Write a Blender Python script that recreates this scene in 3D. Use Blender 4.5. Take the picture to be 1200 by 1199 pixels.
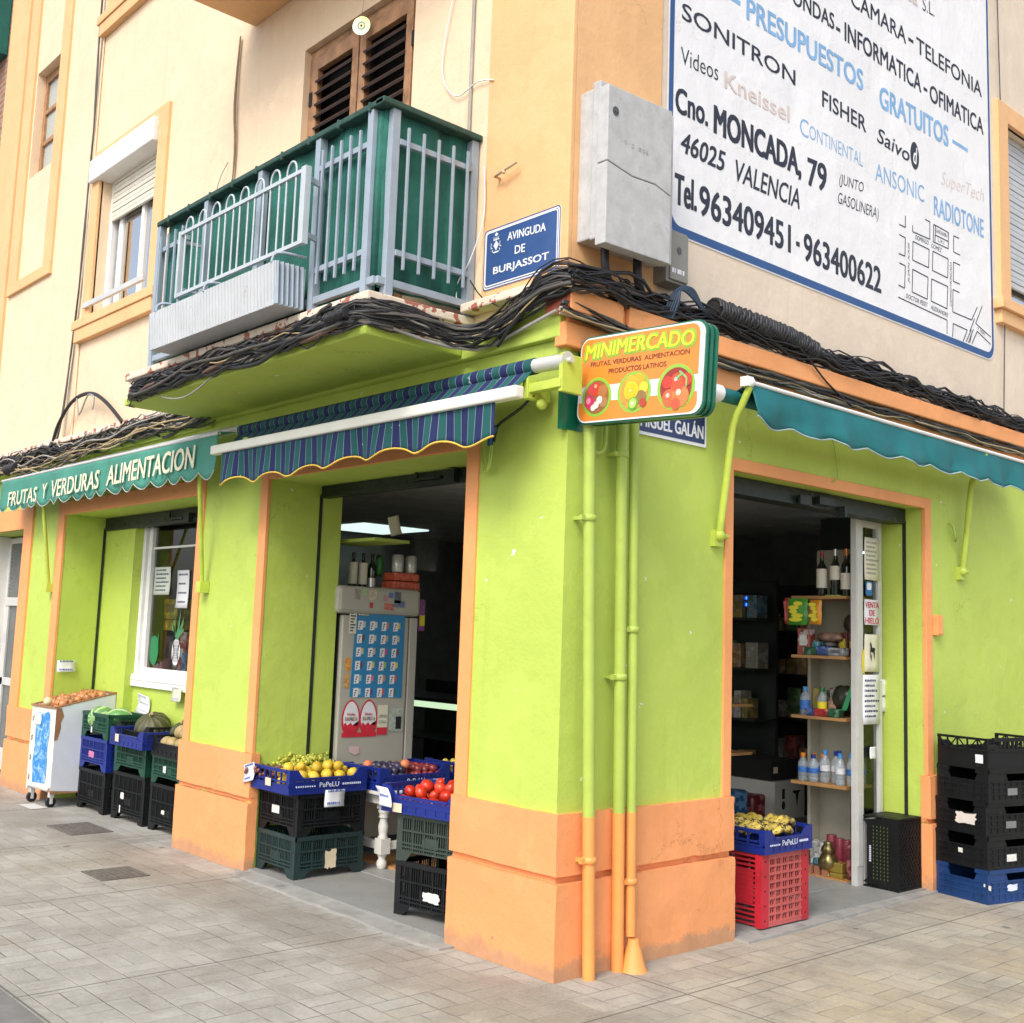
import bpy, math, random
from mathutils import Vector, Matrix, Euler
random.seed(7)
SC = bpy.context.scene
for o in list(bpy.data.objects): bpy.data.objects.remove(o)
COL = SC.collection
# ---------------------------------------------------------------- camera
cd = bpy.data.cameras.new('camera'); cam = bpy.data.objects.new('camera', cd); COL.objects.link(cam)
CR = Vector((0.66181746, 0.74879385, 0.03613066)); CU = Vector((0.06897365, -0.1088117, 0.9916666)); CF = Vector((-0.74648529, 0.65381021, 0.12366053))
cam.matrix_world = Matrix(((CR.x, CU.x, -CF.x, 3.96905485), (CR.y, CU.y, -CF.y, -3.9520721), (CR.z, CU.z, -CF.z, 1.6), (0, 0, 0, 1)))
cd.sensor_fit = 'HORIZONTAL'; cd.sensor_width = 36; cd.lens = 1337.63/1200*36
cd.shift_x = (600-580.1)/1200; cd.shift_y = -(599.5-579.2)/1200
cd.clip_start = .05; cd.clip_end = 1000
SC.camera = cam
# ---------------------------------------------------------------- sky, sun, exposure
SUN_AZ, SUN_EL = math.radians(156), math.radians(46)      # azimuth measured from +Y clockwise seen from above
sd = Vector((math.sin(SUN_AZ)*math.cos(SUN_EL), math.cos(SUN_AZ)*math.cos(SUN_EL), math.sin(SUN_EL)))
W = bpy.data.worlds.new('World'); SC.world = W; W.use_nodes = True
nt = W.node_tree; nt.nodes.clear()
wo = nt.nodes.new('ShaderNodeOutputWorld'); bg = nt.nodes.new('ShaderNodeBackground'); sk = nt.nodes.new('ShaderNodeTexSky'); hs = nt.nodes.new('ShaderNodeHueSaturation')
sk.sky_type = 'NISHITA'; sk.sun_disc = False; sk.sun_elevation = SUN_EL; sk.sun_rotation = SUN_AZ
sk.air_density = 1.0; sk.dust_density = 3.0; sk.ozone_density = 1.0
hs.inputs['Saturation'].default_value = .62
nt.links.new(sk.outputs[0], hs.inputs['Color']); nt.links.new(hs.outputs[0], bg.inputs[0]); bg.inputs[1].default_value = .15; nt.links.new(bg.outputs[0], wo.inputs[0])
sl = bpy.data.lights.new('sun', 'SUN'); sun = bpy.data.objects.new('sun', sl); COL.objects.link(sun)
sl.energy = 1.0; sl.angle = math.radians(22); sl.color = (1, .935, .84)
sun.rotation_euler = (-sd).to_track_quat('-Z', 'Y').to_euler(); sun.location = (0, -10, 20)
SC.view_settings.view_transform = 'Standard'; SC.view_settings.look = 'None'; SC.view_settings.gamma = 1; SC.view_settings.use_curve_mapping = False
SC.view_settings.exposure = 0.92
SC.render.engine = 'CYCLES'

# ---------------------------------------------------------------- helpers: materials
class NT:
    def __init__(s, name):
        s.m = bpy.data.materials.new(name); s.m.use_nodes = True; s.t = s.m.node_tree
        s.b = s.t.nodes['Principled BSDF']; s.pos = None
    def n(s, ty, **kw):
        x = s.t.nodes.new(ty)
        for k, v in kw.items():
            if k in x.inputs: x.inputs[k].default_value = v
            else: setattr(x, k, v)
        return x
    def l(s, a, b): s.t.links.new(a, b)
    def geo(s, local=False):
        if s.pos is None:
            s.pos = s.n('ShaderNodeTexCoord').outputs['Object'] if local else s.n('ShaderNodeNewGeometry').outputs['Position']
        return s.pos
    def noise(s, scale, detail=4, rough=.6, vec=None, dist=0):
        x = s.n('ShaderNodeTexNoise', Scale=scale, Detail=detail, Roughness=rough, Distortion=dist); s.l(vec or s.geo(), x.inputs['Vector']); return x.outputs['Fac']
    def ramp(s, f, a, b, c0=(0, 0, 0, 1), c1=(1, 1, 1, 1)):
        r = s.n('ShaderNodeValToRGB'); e = r.color_ramp.elements; e[0].position = a; e[1].position = b; e[0].color = c0; e[1].color = c1; s.l(f, r.inputs[0]); return r.outputs[0]
    def mix(s, f, a, b, mode='MIX'):
        x = s.n('ShaderNodeMixRGB', blend_type=mode)
        for i, v in ((0, f), (1, a), (2, b)):
            if isinstance(v, (int, float)): x.inputs[i].default_value = v
            elif isinstance(v, tuple): x.inputs[i].default_value = v if len(v) == 4 else (*v, 1)
            else: s.l(v, x.inputs[i])
        return x.outputs[0]
    def math(s, op, a, b=0.0, c=0.0):
        x = s.n('ShaderNodeMath', operation=op)
        for i, v in ((0, a), (1, b), (2, c)):
            if isinstance(v, (int, float)): x.inputs[i].default_value = v
            else: s.l(v, x.inputs[i])
        return x.outputs[0]
    def xyz(s):
        x = s.n('ShaderNodeSeparateXYZ'); s.l(s.geo(), x.inputs[0]); return x.outputs
    def bump(s, h, strength=.3, dist=.01, prev=None):
        x = s.n('ShaderNodeBump', Strength=strength, Distance=dist); s.l(h, x.inputs['Height'])
        if prev: s.l(prev, x.inputs['Normal'])
        s.l(x.outputs[0], s.b.inputs['Normal']); return x.outputs[0]
    def col(s, c): s.l(c, s.b.inputs['Base Color'])
MATS = {}
def plain(name, c, rough=.5, var=.12, sc=6, bump=0, bs=60, metal=0, spec=.5, dirt=None, rnd=0, local=False, alpha=None, trans=0, sss=0):
    if name in MATS: return MATS[name]
    k = NT(name); k.geo(local)
    n = k.noise(sc, 5, .65)
    lo = tuple(max(0, x*(1-var)) for x in c); hi = tuple(min(1, x*(1+var)) for x in c)
    cc = k.ramp(n, .3, .7, (*lo, 1), (*hi, 1))
    if rnd:
        oi = k.n('ShaderNodeObjectInfo'); v = k.math('MULTIPLY_ADD', oi.outputs['Random'], 2*rnd, 1-rnd)
        h = k.n('ShaderNodeHueSaturation'); k.l(v, h.inputs['Value']); k.l(k.math('MULTIPLY_ADD', oi.outputs['Random'], rnd*.12, .5-rnd*.06), h.inputs['Hue']); k.l(cc, h.inputs['Color']); cc = h.outputs[0]
    if dirt:
        f = k.ramp(k.noise(dirt[1], 6, .7), dirt[2], dirt[2]+.12); cc = k.mix(f, cc, dirt[0])
    k.col(cc)
    k.b.inputs['Roughness'].default_value = rough; k.b.inputs['Metallic'].default_value = metal; k.b.inputs['Specular IOR Level'].default_value = spec
    if trans: k.b.inputs['Transmission Weight'].default_value = trans
    if sss: k.b.inputs['Subsurface Weight'].default_value = sss; k.b.inputs['Subsurface Radius'].default_value = (.01, .006, .003)
    if bump: k.bump(k.noise(bs, 4), bump, .004)
    MATS[name] = k.m; return k.m
def printed(name, c1, c2, c3, sc=26, rough=.35):
    """shop packaging: blocks of print and bands of colour"""
    if name in MATS: return MATS[name]
    k = NT(name); vo = k.n('ShaderNodeTexVoronoi', Scale=sc, distance='CHEBYCHEV'); k.l(k.geo(), vo.inputs['Vector'])
    sp = k.n('ShaderNodeSeparateColor'); k.l(vo.outputs['Color'], sp.inputs[0])
    c = k.mix(k.math('GREATER_THAN', sp.outputs[0], .62), (*c1,), (*c2,)); c = k.mix(k.math('GREATER_THAN', sp.outputs[1], .74), c, (*c3,))
    c = k.mix(k.math('MULTIPLY', k.math('GREATER_THAN', k.noise(sc*3.5, 2), .58), .5), c, (.05, .05, .06)); c = k.mix(.35, c, k.ramp(k.noise(14, 4), .3, .7, (*[x*.5 for x in c1], 1), (*[min(1, x*1.3) for x in c1], 1)))
    k.col(c); k.b.inputs['Roughness'].default_value = rough; k.bump(k.noise(22, 3), .25, .01); MATS[name] = k.m; return k.m
def emit(name, c, st):
    k = NT(name); k.b.inputs['Base Color'].default_value = (*c, 1); k.b.inputs['Emission Color'].default_value = (*c, 1); k.b.inputs['Emission Strength'].default_value = st
    MATS[name] = k.m; return k.m
def paint(name, c, chips=0, chipcol=(.75, .73, .66), crack=.5, rough=.62, dirty=0, streak=0, var=.06):
    k = NT(name); p = k.geo()
    big = k.noise(.9, 5, .6); fine = k.noise(9, 6, .7)
    lo = tuple(x*(1-var) for x in c); hi = tuple(min(1, x*(1+var)) for x in c)
    cc = k.ramp(big, .3, .7, (*lo, 1), (*hi, 1))
    cc = k.mix(.22, cc, k.ramp(fine, .25, .75, (*[x*.86 for x in c], 1), (*[min(1, x*1.08) for x in c], 1)))
    if streak:                                   # rain streaks running down the render
        mp = k.n('ShaderNodeMapping'); mp.inputs['Scale'].default_value = (5, 5, .35); k.l(p, mp.inputs[0])
        s1 = k.ramp(k.noise(1.6, 6, .7, vec=mp.outputs[0]), .5, .8)
        cc = k.mix(k.math('MULTIPLY', s1, streak), cc, (c[0]*.62, c[1]*.52, c[2]*.42))
    # touched-up areas, roller marks and faint drips
    pt = k.ramp(k.noise(1.7, 5, .62), .53, .555); cc = k.mix(k.math('MULTIPLY', pt, .30), cc, tuple(min(1, x*1.10+.02) for x in c))
    p2_ = k.ramp(k.noise(2.9, 6, .7), .60, .66); cc = k.mix(k.math('MULTIPLY', p2_, .26), cc, (c[0]*.78, c[1]*.76, c[2]*.80))
    mp2 = k.n('ShaderNodeMapping'); mp2.inputs['Scale'].default_value = (9, 9, .55); k.l(p, mp2.inputs[0])
    dr = k.ramp(k.noise(1.4, 4, .6, vec=mp2.outputs[0]), .60, .76); cc = k.mix(k.math('MULTIPLY', dr, .16), cc, (c[0]*.6, c[1]*.58, c[2]*.6))
    # hairline cracks
    wv = k.n('ShaderNodeVectorMath', operation='ADD'); k.l(p, wv.inputs[0])
    nn = k.n('ShaderNodeTexNoise', Scale=2.2, Detail=5, Roughness=.7); k.l(p, nn.inputs['Vector'])
    sc = k.n('ShaderNodeVectorMath', operation='SCALE'); sc.inputs['Scale'].default_value = .55; k.l(nn.outputs['Color'], sc.inputs[0]); k.l(sc.outputs[0], wv.inputs[1])
    vo = k.n('ShaderNodeTexVoronoi', feature='DISTANCE_TO_EDGE', Scale=1.35); k.l(wv.outputs[0], vo.inputs['Vector'])
    ck = k.math('MULTIPLY', k.math('LESS_THAN', vo.outputs[0], .0035), k.ramp(k.noise(1.1, 3), .54, .62))
    cc = k.mix(k.math('MULTIPLY', ck, crack), cc, (c[0]*.5, c[1]*.45, c[2]*.4))
    if chips:
        cf = k.ramp(k.noise(13, 3, .55), chips, chips+.012); cc = k.mix(cf, cc, chipcol)
    if dirty:                                    # flaking and grime along the foot of the wall
        z = k.xyz()[2]
        h = k.math('SUBTRACT', k.math('MULTIPLY', k.math('POWER', k.noise(5, 8, .8), 1.6), dirty*2.1), z)
        f = k.ramp(h, .0, .035); cc = k.mix(k.math('MULTIPLY', f, .62), cc, k.mix(fine, (.20, .12, .07), (.48, .34, .22)))
        st = k.ramp(k.noise(24, 5, .7), .66, .72); cc = k.mix(k.math('MULTIPLY', st, .45), cc, (c[0]*.5, c[1]*.4, c[2]*.35))
    k.col(cc); k.b.inputs['Roughness'].default_value = rough; k.b.inputs['Specular IOR Level'].default_value = .35
    b1 = k.bump(k.noise(5, 6, .62), .32, .03)
    b2 = k.bump(k.noise(70, 4, .6), .18, .004, b1)
    k.bump(k.math('MULTIPLY', ck, -1), .5, .004, b2)
    MATS[name] = k.m; return k.m
# ---------------------------------------------------------------- helpers: meshes
def V3(a): return a if isinstance(a, Vector) else Vector(a)
class MB:
    def __init__(s): s.v = []; s.f = []; s.mi = []; s.sm = []
    def add(s, vs, fs, mi=0, smooth=False):
        o = len(s.v); s.v += [tuple(v) for v in vs]
        for f in fs: s.f.append(tuple(i+o for i in f)); s.mi.append(mi); s.sm.append(smooth)
    def box(s, x0, x1, y0, y1, z0, z1, mi=0):
        s.add([(x0, y0, z0), (x1, y0, z0), (x1, y1, z0), (x0, y1, z0), (x0, y0, z1), (x1, y0, z1), (x1, y1, z1), (x0, y1, z1)],
              [(0, 3, 2, 1), (4, 5, 6, 7), (0, 1, 5, 4), (1, 2, 6, 5), (2, 3, 7, 6), (3, 0, 4, 7)], mi)
    def fbox(s, O, U, Vv, N, u0, u1, v0, v1, t0, t1, mi=0):
        P = lambda u, v, t: O+U*u+Vv*v+N*t
        s.add([P(u0, v0, t0), P(u1, v0, t0), P(u1, v0, t1), P(u0, v0, t1), P(u0, v1, t0), P(u1, v1, t0), P(u1, v1, t1), P(u0, v1, t1)],
              [(0, 3, 2, 1), (4, 5, 6, 7), (0, 1, 5, 4), (1, 2, 6, 5), (2, 3, 7, 6), (3, 0, 4, 7)], mi)
    def beam(s, a, b, w, h, mi=0, up=(0, 0, 1)):
        a = V3(a); b = V3(b); d = (b-a); L = d.length; d.normalize(); u = d.cross(V3(up)); u.normalize(); n = u.cross(d)
        s.fbox(a, d, u, n, 0, L, -w/2, w/2, -h/2, h/2, mi)
    def quad(s, a, b, c, d, mi=0): s.add([a, b, c, d], [(0, 1, 2, 3)], mi)
    def prism(s, poly, O, U, Vv, depth, mi=0):
        O = V3(O); U = V3(U); Vv = V3(Vv); N = U.cross(Vv); n = len(poly)
        vs = [O+U*a+Vv*b for a, b in poly]+[O+U*a+Vv*b-N*depth for a, b in poly]
        s.add(vs, [tuple(range(n)), tuple(range(2*n-1, n-1, -1))]+[(i, i+n, (i+1) % n+n, (i+1) % n) for i in range(n)], mi)
    def flat(s, poly, O, U, Vv, mi=0):
        O = V3(O); U = V3(U); Vv = V3(Vv); s.add([O+U*a+Vv*b for a, b in poly], [tuple(range(len(poly)))], mi)
    def tube(s, pts, r, n=8, mi=0, caps=True, radii=None):
        pts = [V3(p) for p in pts]; m = len(pts); vs = []; t0 = (pts[1]-pts[0]).normalized()
        u = t0.cross(Vector((0, 0, 1)));  u = u if u.length > .05 else t0.cross(Vector((0, 1, 0))); u.normalize()
        for i, p in enumerate(pts):
            t = (pts[min(i+1, m-1)]-pts[max(i-1, 0)])
            if t.length < 1e-9: t = t0.copy()
            t.normalize(); u = (u-t*u.dot(t)); u.normalize(); w = t.cross(u); rr = radii[i] if radii else r
            for k in range(n):
                a = 2*math.pi*k/n; vs.append(p+u*(rr*math.cos(a))+w*(rr*math.sin(a)))
        fs = [(i*n+k, i*n+(k+1) % n, (i+1)*n+(k+1) % n, (i+1)*n+k) for i in range(m-1) for k in range(n)]
        s.add(vs, fs, mi, True)
        if caps: s.add([vs[k] for k in range(n)], [tuple(range(n-1, -1, -1))], mi); s.add([vs[(m-1)*n+k] for k in range(n)], [tuple(range(n))], mi)
    def lathe(s, prof, c=(0, 0, 0), n=16, mi=0, sy=1, wob=None):
        vs = []; m = len(prof)
        for r, z in prof:
            for k in range(n):
                a = 2*math.pi*k/n; q = r*(1+(wob(a, z) if wob else 0)); vs.append((c[0]+q*math.cos(a), c[1]+q*math.sin(a)*sy, c[2]+z))
        s.add(vs, [(i*n+k, i*n+(k+1) % n, (i+1)*n+(k+1) % n, (i+1)*n+k) for i in range(m-1) for k in range(n)], mi, True)
        s.add([vs[k] for k in range(n)], [tuple(range(n-1, -1, -1))], mi); s.add([vs[(m-1)*n+k] for k in range(n)], [tuple(range(n))], mi)
    def sphere(s, c, r, n=12, m=8, mi=0, sc=(1, 1, 1), wob=None):
        vs = []; 
        for i in range(m+1):
            t = math.pi*i/m
            for k in range(n):
                a = 2*math.pi*k/n; q = r*(1+(wob(a, t) if wob else 0)); vs.append((c[0]+q*math.sin(t)*math.cos(a)*sc[0], c[1]+q*math.sin(t)*math.sin(a)*sc[1], c[2]-q*math.cos(t)*sc[2]))
        s.add(vs, [(i*n+k, i*n+(k+1) % n, (i+1)*n+(k+1) % n, (i+1)*n+k) for i in range(m) for k in range(n)], mi, True)
    def build(s, name, mats, parent=None, world=True, bevel=0, solid=0):
        me = bpy.data.meshes.new(name); me.from_pydata(s.v, [], s.f)
        if not isinstance(mats, (list, tuple)): mats = [mats]
        for m in mats: me.materials.append(m)
        me.polygons.foreach_set('material_index', s.mi); me.polygons.foreach_set('use_smooth', s.sm); me.update()
        o = bpy.data.objects.new(name, me); COL.objects.link(o)
        if parent: attach(o, parent, world)
        if solid: md = o.modifiers.new('thickness', 'SOLIDIFY'); md.thickness = solid; md.offset = 0
        if bevel: md = o.modifiers.new('bevel', 'BEVEL'); md.width = bevel; md.segments = 2; md.limit_method = 'ANGLE'; md.angle_limit = math.radians(40)
        return o
def wm(o):
    b = Matrix.LocRotScale(o.location, o.rotation_euler, o.scale)
    return b if not o.parent else wm(o.parent) @ o.matrix_parent_inverse @ b
def attach(o, p, world=True):
    o.parent = p; o.matrix_parent_inverse = wm(p).inverted() if world else Matrix.Identity(4)
def tag(o, label=None, cat=None, group=None, kind=None):
    for k, v in (('label', label), ('category', cat), ('group', group), ('kind', kind)):
        if v: o[k] = v
    return o
def thing(name, label, cat, loc=(0, 0, 0), rz=0, group=None):
    o = bpy.data.objects.new(name, None); COL.objects.link(o); o.location = loc; o.rotation_euler = (0, 0, rz); o.empty_display_size = .1
    return tag(o, label, cat, group)
def dup(o, loc, rot=None, label=None, cat=None, group=None, scale=None):
    c = o.copy(); COL.objects.link(c)
    for ch in [x for x in bpy.data.objects if x.parent == o]: dup_child(ch, c)
    c.location = loc
    if rot is not None: c.rotation_euler = rot if not isinstance(rot, (int, float)) else (0, 0, rot)
    if scale: c.scale = (scale,)*3 if isinstance(scale, (int, float)) else scale
    return tag(c, label, cat, group)
def dup_child(o, p):
    c = o.copy(); COL.objects.link(c); c.parent = p
    for ch in [x for x in bpy.data.objects if x.parent == o]: dup_child(ch, c)
X, Y, Z = Vector((1, 0, 0)), Vector((0, 1, 0)), Vector((0, 0, 1))
FONT = None
def textdata(s, bold=0, shear=0, space=1):
    cu = bpy.data.curves.new('lettering', 'FONT'); cu.body = s; cu.size = 1; cu.offset = bold; cu.shear = shear; cu.space_character = space; cu.resolution_u = 3; cu.fill_mode = 'BOTH'
    o = bpy.data.objects.new('lettering', cu); COL.objects.link(o)
    dg = bpy.context.evaluated_depsgraph_get(); dg.update()
    me = o.evaluated_get(dg).to_mesh(); vs = [v.co.copy() for v in me.vertices]; fs = [tuple(p.vertices) for p in me.polygons]
    o.evaluated_get(dg).to_mesh_clear(); bpy.data.objects.remove(o); bpy.data.curves.remove(cu)
    return vs, fs
def text(mb, s, BL, BR, h, up=Z, mi=0, bold=0, shear=0, off=None, space=1, arc=0):
    """lettering fitted between two baseline ends, h tall"""
    vs, fs = textdata(s, min(bold, 0), shear, space)
    x0 = min(v.x for v in vs); x1 = max(v.x for v in vs); y0 = min(v.y for v in vs); y1 = max(v.y for v in vs)
    BL = V3(BL); BR = V3(BR); D = BR-BL
    b = max(bold, 0); N = D.cross(V3(up)).normalized(); sx = D.length/(x1-x0); W = D.length-2*b*h; Hh = h*(1-1.2*b); u = D.normalized()
    # heavier strokes: the same glyphs shifted a little, each copy a hair's breadth proud of the last
    for q, (dx, dy) in enumerate(((-1, -.6), (1, -.6), (-1, .6), (1, .6), (0, 0)) if b else ((0, 0),)):
        out = []
        for v in vs:
            a = (v.x-x0)/(x1-x0); out.append(BL+u*(b*h*(1+dx)+W*a)+V3(up)*((v.y-y0)/(y1-y0)*Hh+b*h*.6*(1+dy/.6)+arc*math.sin(a*math.pi))+N*(.00022*q))
        mb.add(out, fs, mi)
def grid_wall(mb, axis, f, b, u0, u1, z0, z1, holes, mi=0):
    us = sorted({u0, u1, *[h[0] for h in holes], *[h[1] for h in holes]}); zs = sorted({z0, z1, *[h[2] for h in holes], *[h[3] for h in holes]})
    us = [u for u in us if u0 <= u <= u1]; zs = [z for z in zs if z0 <= z <= z1]
    solid = lambda i, j: 0 <= i < len(us)-1 and 0 <= j < len(zs)-1 and not any(h[0] < (us[i]+us[i+1])/2 < h[1] and h[2] < (zs[j]+zs[j+1])/2 < h[3] for h in holes)
    P = (lambda u, d, z: (u, d, z)) if axis == 'y' else (lambda u, d, z: (d, u, z))
    for i in range(len(us)-1):
        for j in range(len(zs)-1):
            if not solid(i, j): continue
            a, c, e, g = us[i], us[i+1], zs[j], zs[j+1]
            mb.quad(P(a, f, e), P(c, f, e), P(c, f, g), P(a, f, g), mi); mb.quad(P(c, b, e), P(a, b, e), P(a, b, g), P(c, b, g), mi)
            if not solid(i-1, j): mb.quad(P(a, b, e), P(a, f, e), P(a, f, g), P(a, b, g), mi)
            if not solid(i+1, j): mb.quad(P(c, f, e), P(c, b, e), P(c, b, g), P(c, f, g), mi)
            if not solid(i, j-1): mb.quad(P(a, b, e), P(c, b, e), P(c, f, e), P(a, f, e), mi)
            if not solid(i, j+1): mb.quad(P(a, f, g), P(c, f, g), P(c, b, g), P(a, b, g), mi)
from mathutils import noise as MN
import bmesh
def wobble(o, step=.05, amp=.004, freq=6, chip=0):
    """hand trowelled edges: cut the mesh finely and push it about a little"""
    bm = bmesh.new(); bm.from_mesh(o.data)
    for ax in range(3):
        lo = min(v.co[ax] for v in bm.verts); hi = max(v.co[ax] for v in bm.verts); n = int((hi-lo)/step)
        for k in range(1, n+1):
            no = [0, 0, 0]; no[ax] = 1; co = [0, 0, 0]; co[ax] = lo+k*(hi-lo)/(n+1); bmesh.ops.bisect_plane(bm, geom=bm.verts[:]+bm.edges[:]+bm.faces[:], plane_co=co, plane_no=no)
    bmesh.ops.remove_doubles(bm, verts=bm.verts, dist=1e-5); bm.normal_update()
    for e in bm.edges: e.smooth = not (len(e.link_faces) == 2 and e.calc_face_angle(0) > .6)
    for v in bm.verts:
        d = MN.noise_vector(v.co*freq)*amp+MN.noise_vector(v.co*freq*4)*amp*.45
        if chip and any(not e.smooth for e in v.link_edges):
            c = MN.noise(v.co*17)
            if c > .25: d += -v.normal*chip*(c-.25)*3
        v.co += d
    for f in bm.faces: f.smooth = True
    bm.to_mesh(o.data); bm.free(); return o
def crom(pts, step=.1):
    pts = [V3(p) for p in pts]; out = []
    for i in range(len(pts)-1):
        p0 = pts[max(i-1, 0)]; p1 = pts[i]; p2 = pts[i+1]; p3 = pts[min(i+2, len(pts)-1)]; n = max(2, int((p2-p1).length/step))
        for k in range(n):
            t = k/n; out.append(.5*((2*p1)+(p2-p0)*t+(2*p0-5*p1+4*p2-p3)*t*t+(3*p1-p0-3*p2+p3)*t**3))
    out.append(pts[-1]); return out
def ell(rx, ry, n=28, cx=0, cy=0): return [(cx+rx*math.cos(2*math.pi*i/n), cy+ry*math.sin(2*math.pi*i/n)) for i in range(n)]
def rrect(x0, x1, y0, y1, r, n=6):
    out = []
    for cx, cy, a0 in ((x1-r, y1-r, 0), (x0+r, y1-r, 90), (x0+r, y0+r, 180), (x1-r, y0+r, 270)):
        for i in range(n+1): a = math.radians(a0+90*i/n); out.append((cx+r*math.cos(a), cy+r*math.sin(a)))
    return out
# ================================================================ materials
GREEN = paint('lime_paint', (.455, .575, .10), chips=.735, crack=.45)
GREENR = paint('lime_paint_reveal', (.44, .56, .09), chips=.72, crack=.6)
ORANGE = paint('orange_paint', (.78, .32, .125), crack=.45, dirty=.13, chips=.745, chipcol=(.42, .20, .10))
ORANGET = paint('orange_trim', (.80, .34, .125), crack=.1)
CREAM = paint('cream_render', (.77, .595, .405), crack=.2, streak=.16)
CREAMSKY = paint('cream_render_skylit', (.72, .60, .47), crack=.15, streak=.12)  # the cream paint again for the side wall, bluer sky light mixed into its colour
PILAS = paint('apricot_render', (.76, .45, .215), crack=.5, streak=.12)
LEDGE = paint('old_white_ledge', (.72, .62, .50), chips=.56, chipcol=(.38, .13, .09), crack=.8, streak=.6)
WHITEP = paint('white_wall_paint', (.80, .80, .81), crack=.25, streak=.08, var=.03)
BLUEP = plain('blue_wall_paint', (.028, .09, .25), .6, .12)
INKB = plain('black_lettering_paint', (.022, .026, .045), .6, .2)
INKL = plain('light_blue_lettering_paint', (.22, .42, .68), .6, .15)
INKF = plain('faded_lettering_paint', (.66, .56, .52), .7, .1)
WHITE = plain('white_enamel', (.78, .78, .76), .4, .06, dirt=((.5, .46, .4), 9, .66))
ALU = plain('pale_aluminium', (.60, .60, .58), .42, .08, metal=.2, dirt=((.4, .36, .3), 12, .66))
GREYP = plain('pale_blue_grey_metal', (.30, .36, .42), .45, .1, dirt=((.30, .17, .09), 14, .70))
DARKG = plain('dark_shutter_metal', (.012, .02, .016), .5, .4, sc=14, dirt=((.25, .34, .12), 11, .66))
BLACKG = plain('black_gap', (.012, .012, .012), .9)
WOOD = plain('varnished_wood', (.36, .19, .09), .5, .35, sc=9, dirt=((.14, .065, .03), 5, .60))
WOODD = plain('dark_slat_wood', (.055, .030, .022), .5, .3, dirt=((.13, .07, .04), 16, .66))
PLYW = plain('shelf_wood', (.42, .22, .08), .5, .2)
CONC = plain('grey_concrete', (.46, .46, .44), .8, .14, sc=9, bump=.4, bs=90, dirt=((.34, .34, .33), 5, .55))
CONCB = plain('cabinet_concrete', (.47, .47, .465), .8, .13, sc=11, bump=.3, bs=120, dirt=((.34, .34, .33), 26, .6))
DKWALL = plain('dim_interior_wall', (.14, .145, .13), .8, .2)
CEIL = plain('dim_ceiling_tile', (.50, .50, .47), .8, .1)
FLOORT = plain('grey_floor_tile', (.30, .30, .29), .5, .2, sc=30, dirt=((.2, .2, .19), 60, .5))
BLK = plain('black_cable_rubber', (.018, .018, .02), .5, .4, sc=4)
BLK2 = plain('dusty_cable_rubber', (.075, .068, .06), .65, .4, sc=5)
BLK3 = plain('brown_cable_rubber', (.13, .075, .05), .6, .35, sc=5)
BLK4 = plain('grey_cable_rubber', (.33, .31, .28), .6, .2, sc=5)
BLK5 = plain('tan_cable_rubber', (.42, .32, .17), .6, .2, sc=5)
PAPER = plain('white_paper', (.76, .77, .80), .7, .05)
PAPERY = plain('yellowed_paper', (.70, .68, .52), .7, .06)
CARD = plain('torn_cardboard_label', (.66, .55, .38), .8, .1)
PENB = plain('pen_ink', (.07, .07, .13), .7)
PENR = plain('red_print', (.62, .05, .08), .6)
def glass(name, tint=(1, 1, 1), rough=.02):
    k = NT(name); k.b.inputs['Base Color'].default_value = (*tint, 1); k.b.inputs['Roughness'].default_value = rough
    tr = k.n('ShaderNodeBsdfTransparent'); tr.inputs[0].default_value = (*tint, 1); gl = k.n('ShaderNodeBsdfGlossy'); gl.inputs['Roughness'].default_value = rough
    fr = k.n('ShaderNodeFresnel', IOR=1.5); mx = k.n('ShaderNodeMixShader'); k.l(fr.outputs[0], mx.inputs[0]); k.l(tr.outputs[0], mx.inputs[1]); k.l(gl.outputs[0], mx.inputs[2])
    k.l(mx.outputs[0], k.t.nodes['Material Output'].inputs['Surface']); MATS[name] = k.m; return k.m
GLASS = glass('window_glass', (.86, .92, .88))
def mirrorglass():
    k = NT('sky_reflecting_glass'); k.b.inputs['Base Color'].default_value = (.03, .035, .04, 1); k.b.inputs['Roughness'].default_value = .04; k.b.inputs['Specular IOR Level'].default_value = 1.6
    k.b.inputs['IOR'].default_value = 2.6
    k.bump(k.noise(1.5, 2), .05, .02); return k.m
MGLASS = mirrorglass()
FROST = plain('frosted_glass', (.42, .45, .42), .35, .2, sc=60)
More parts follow.
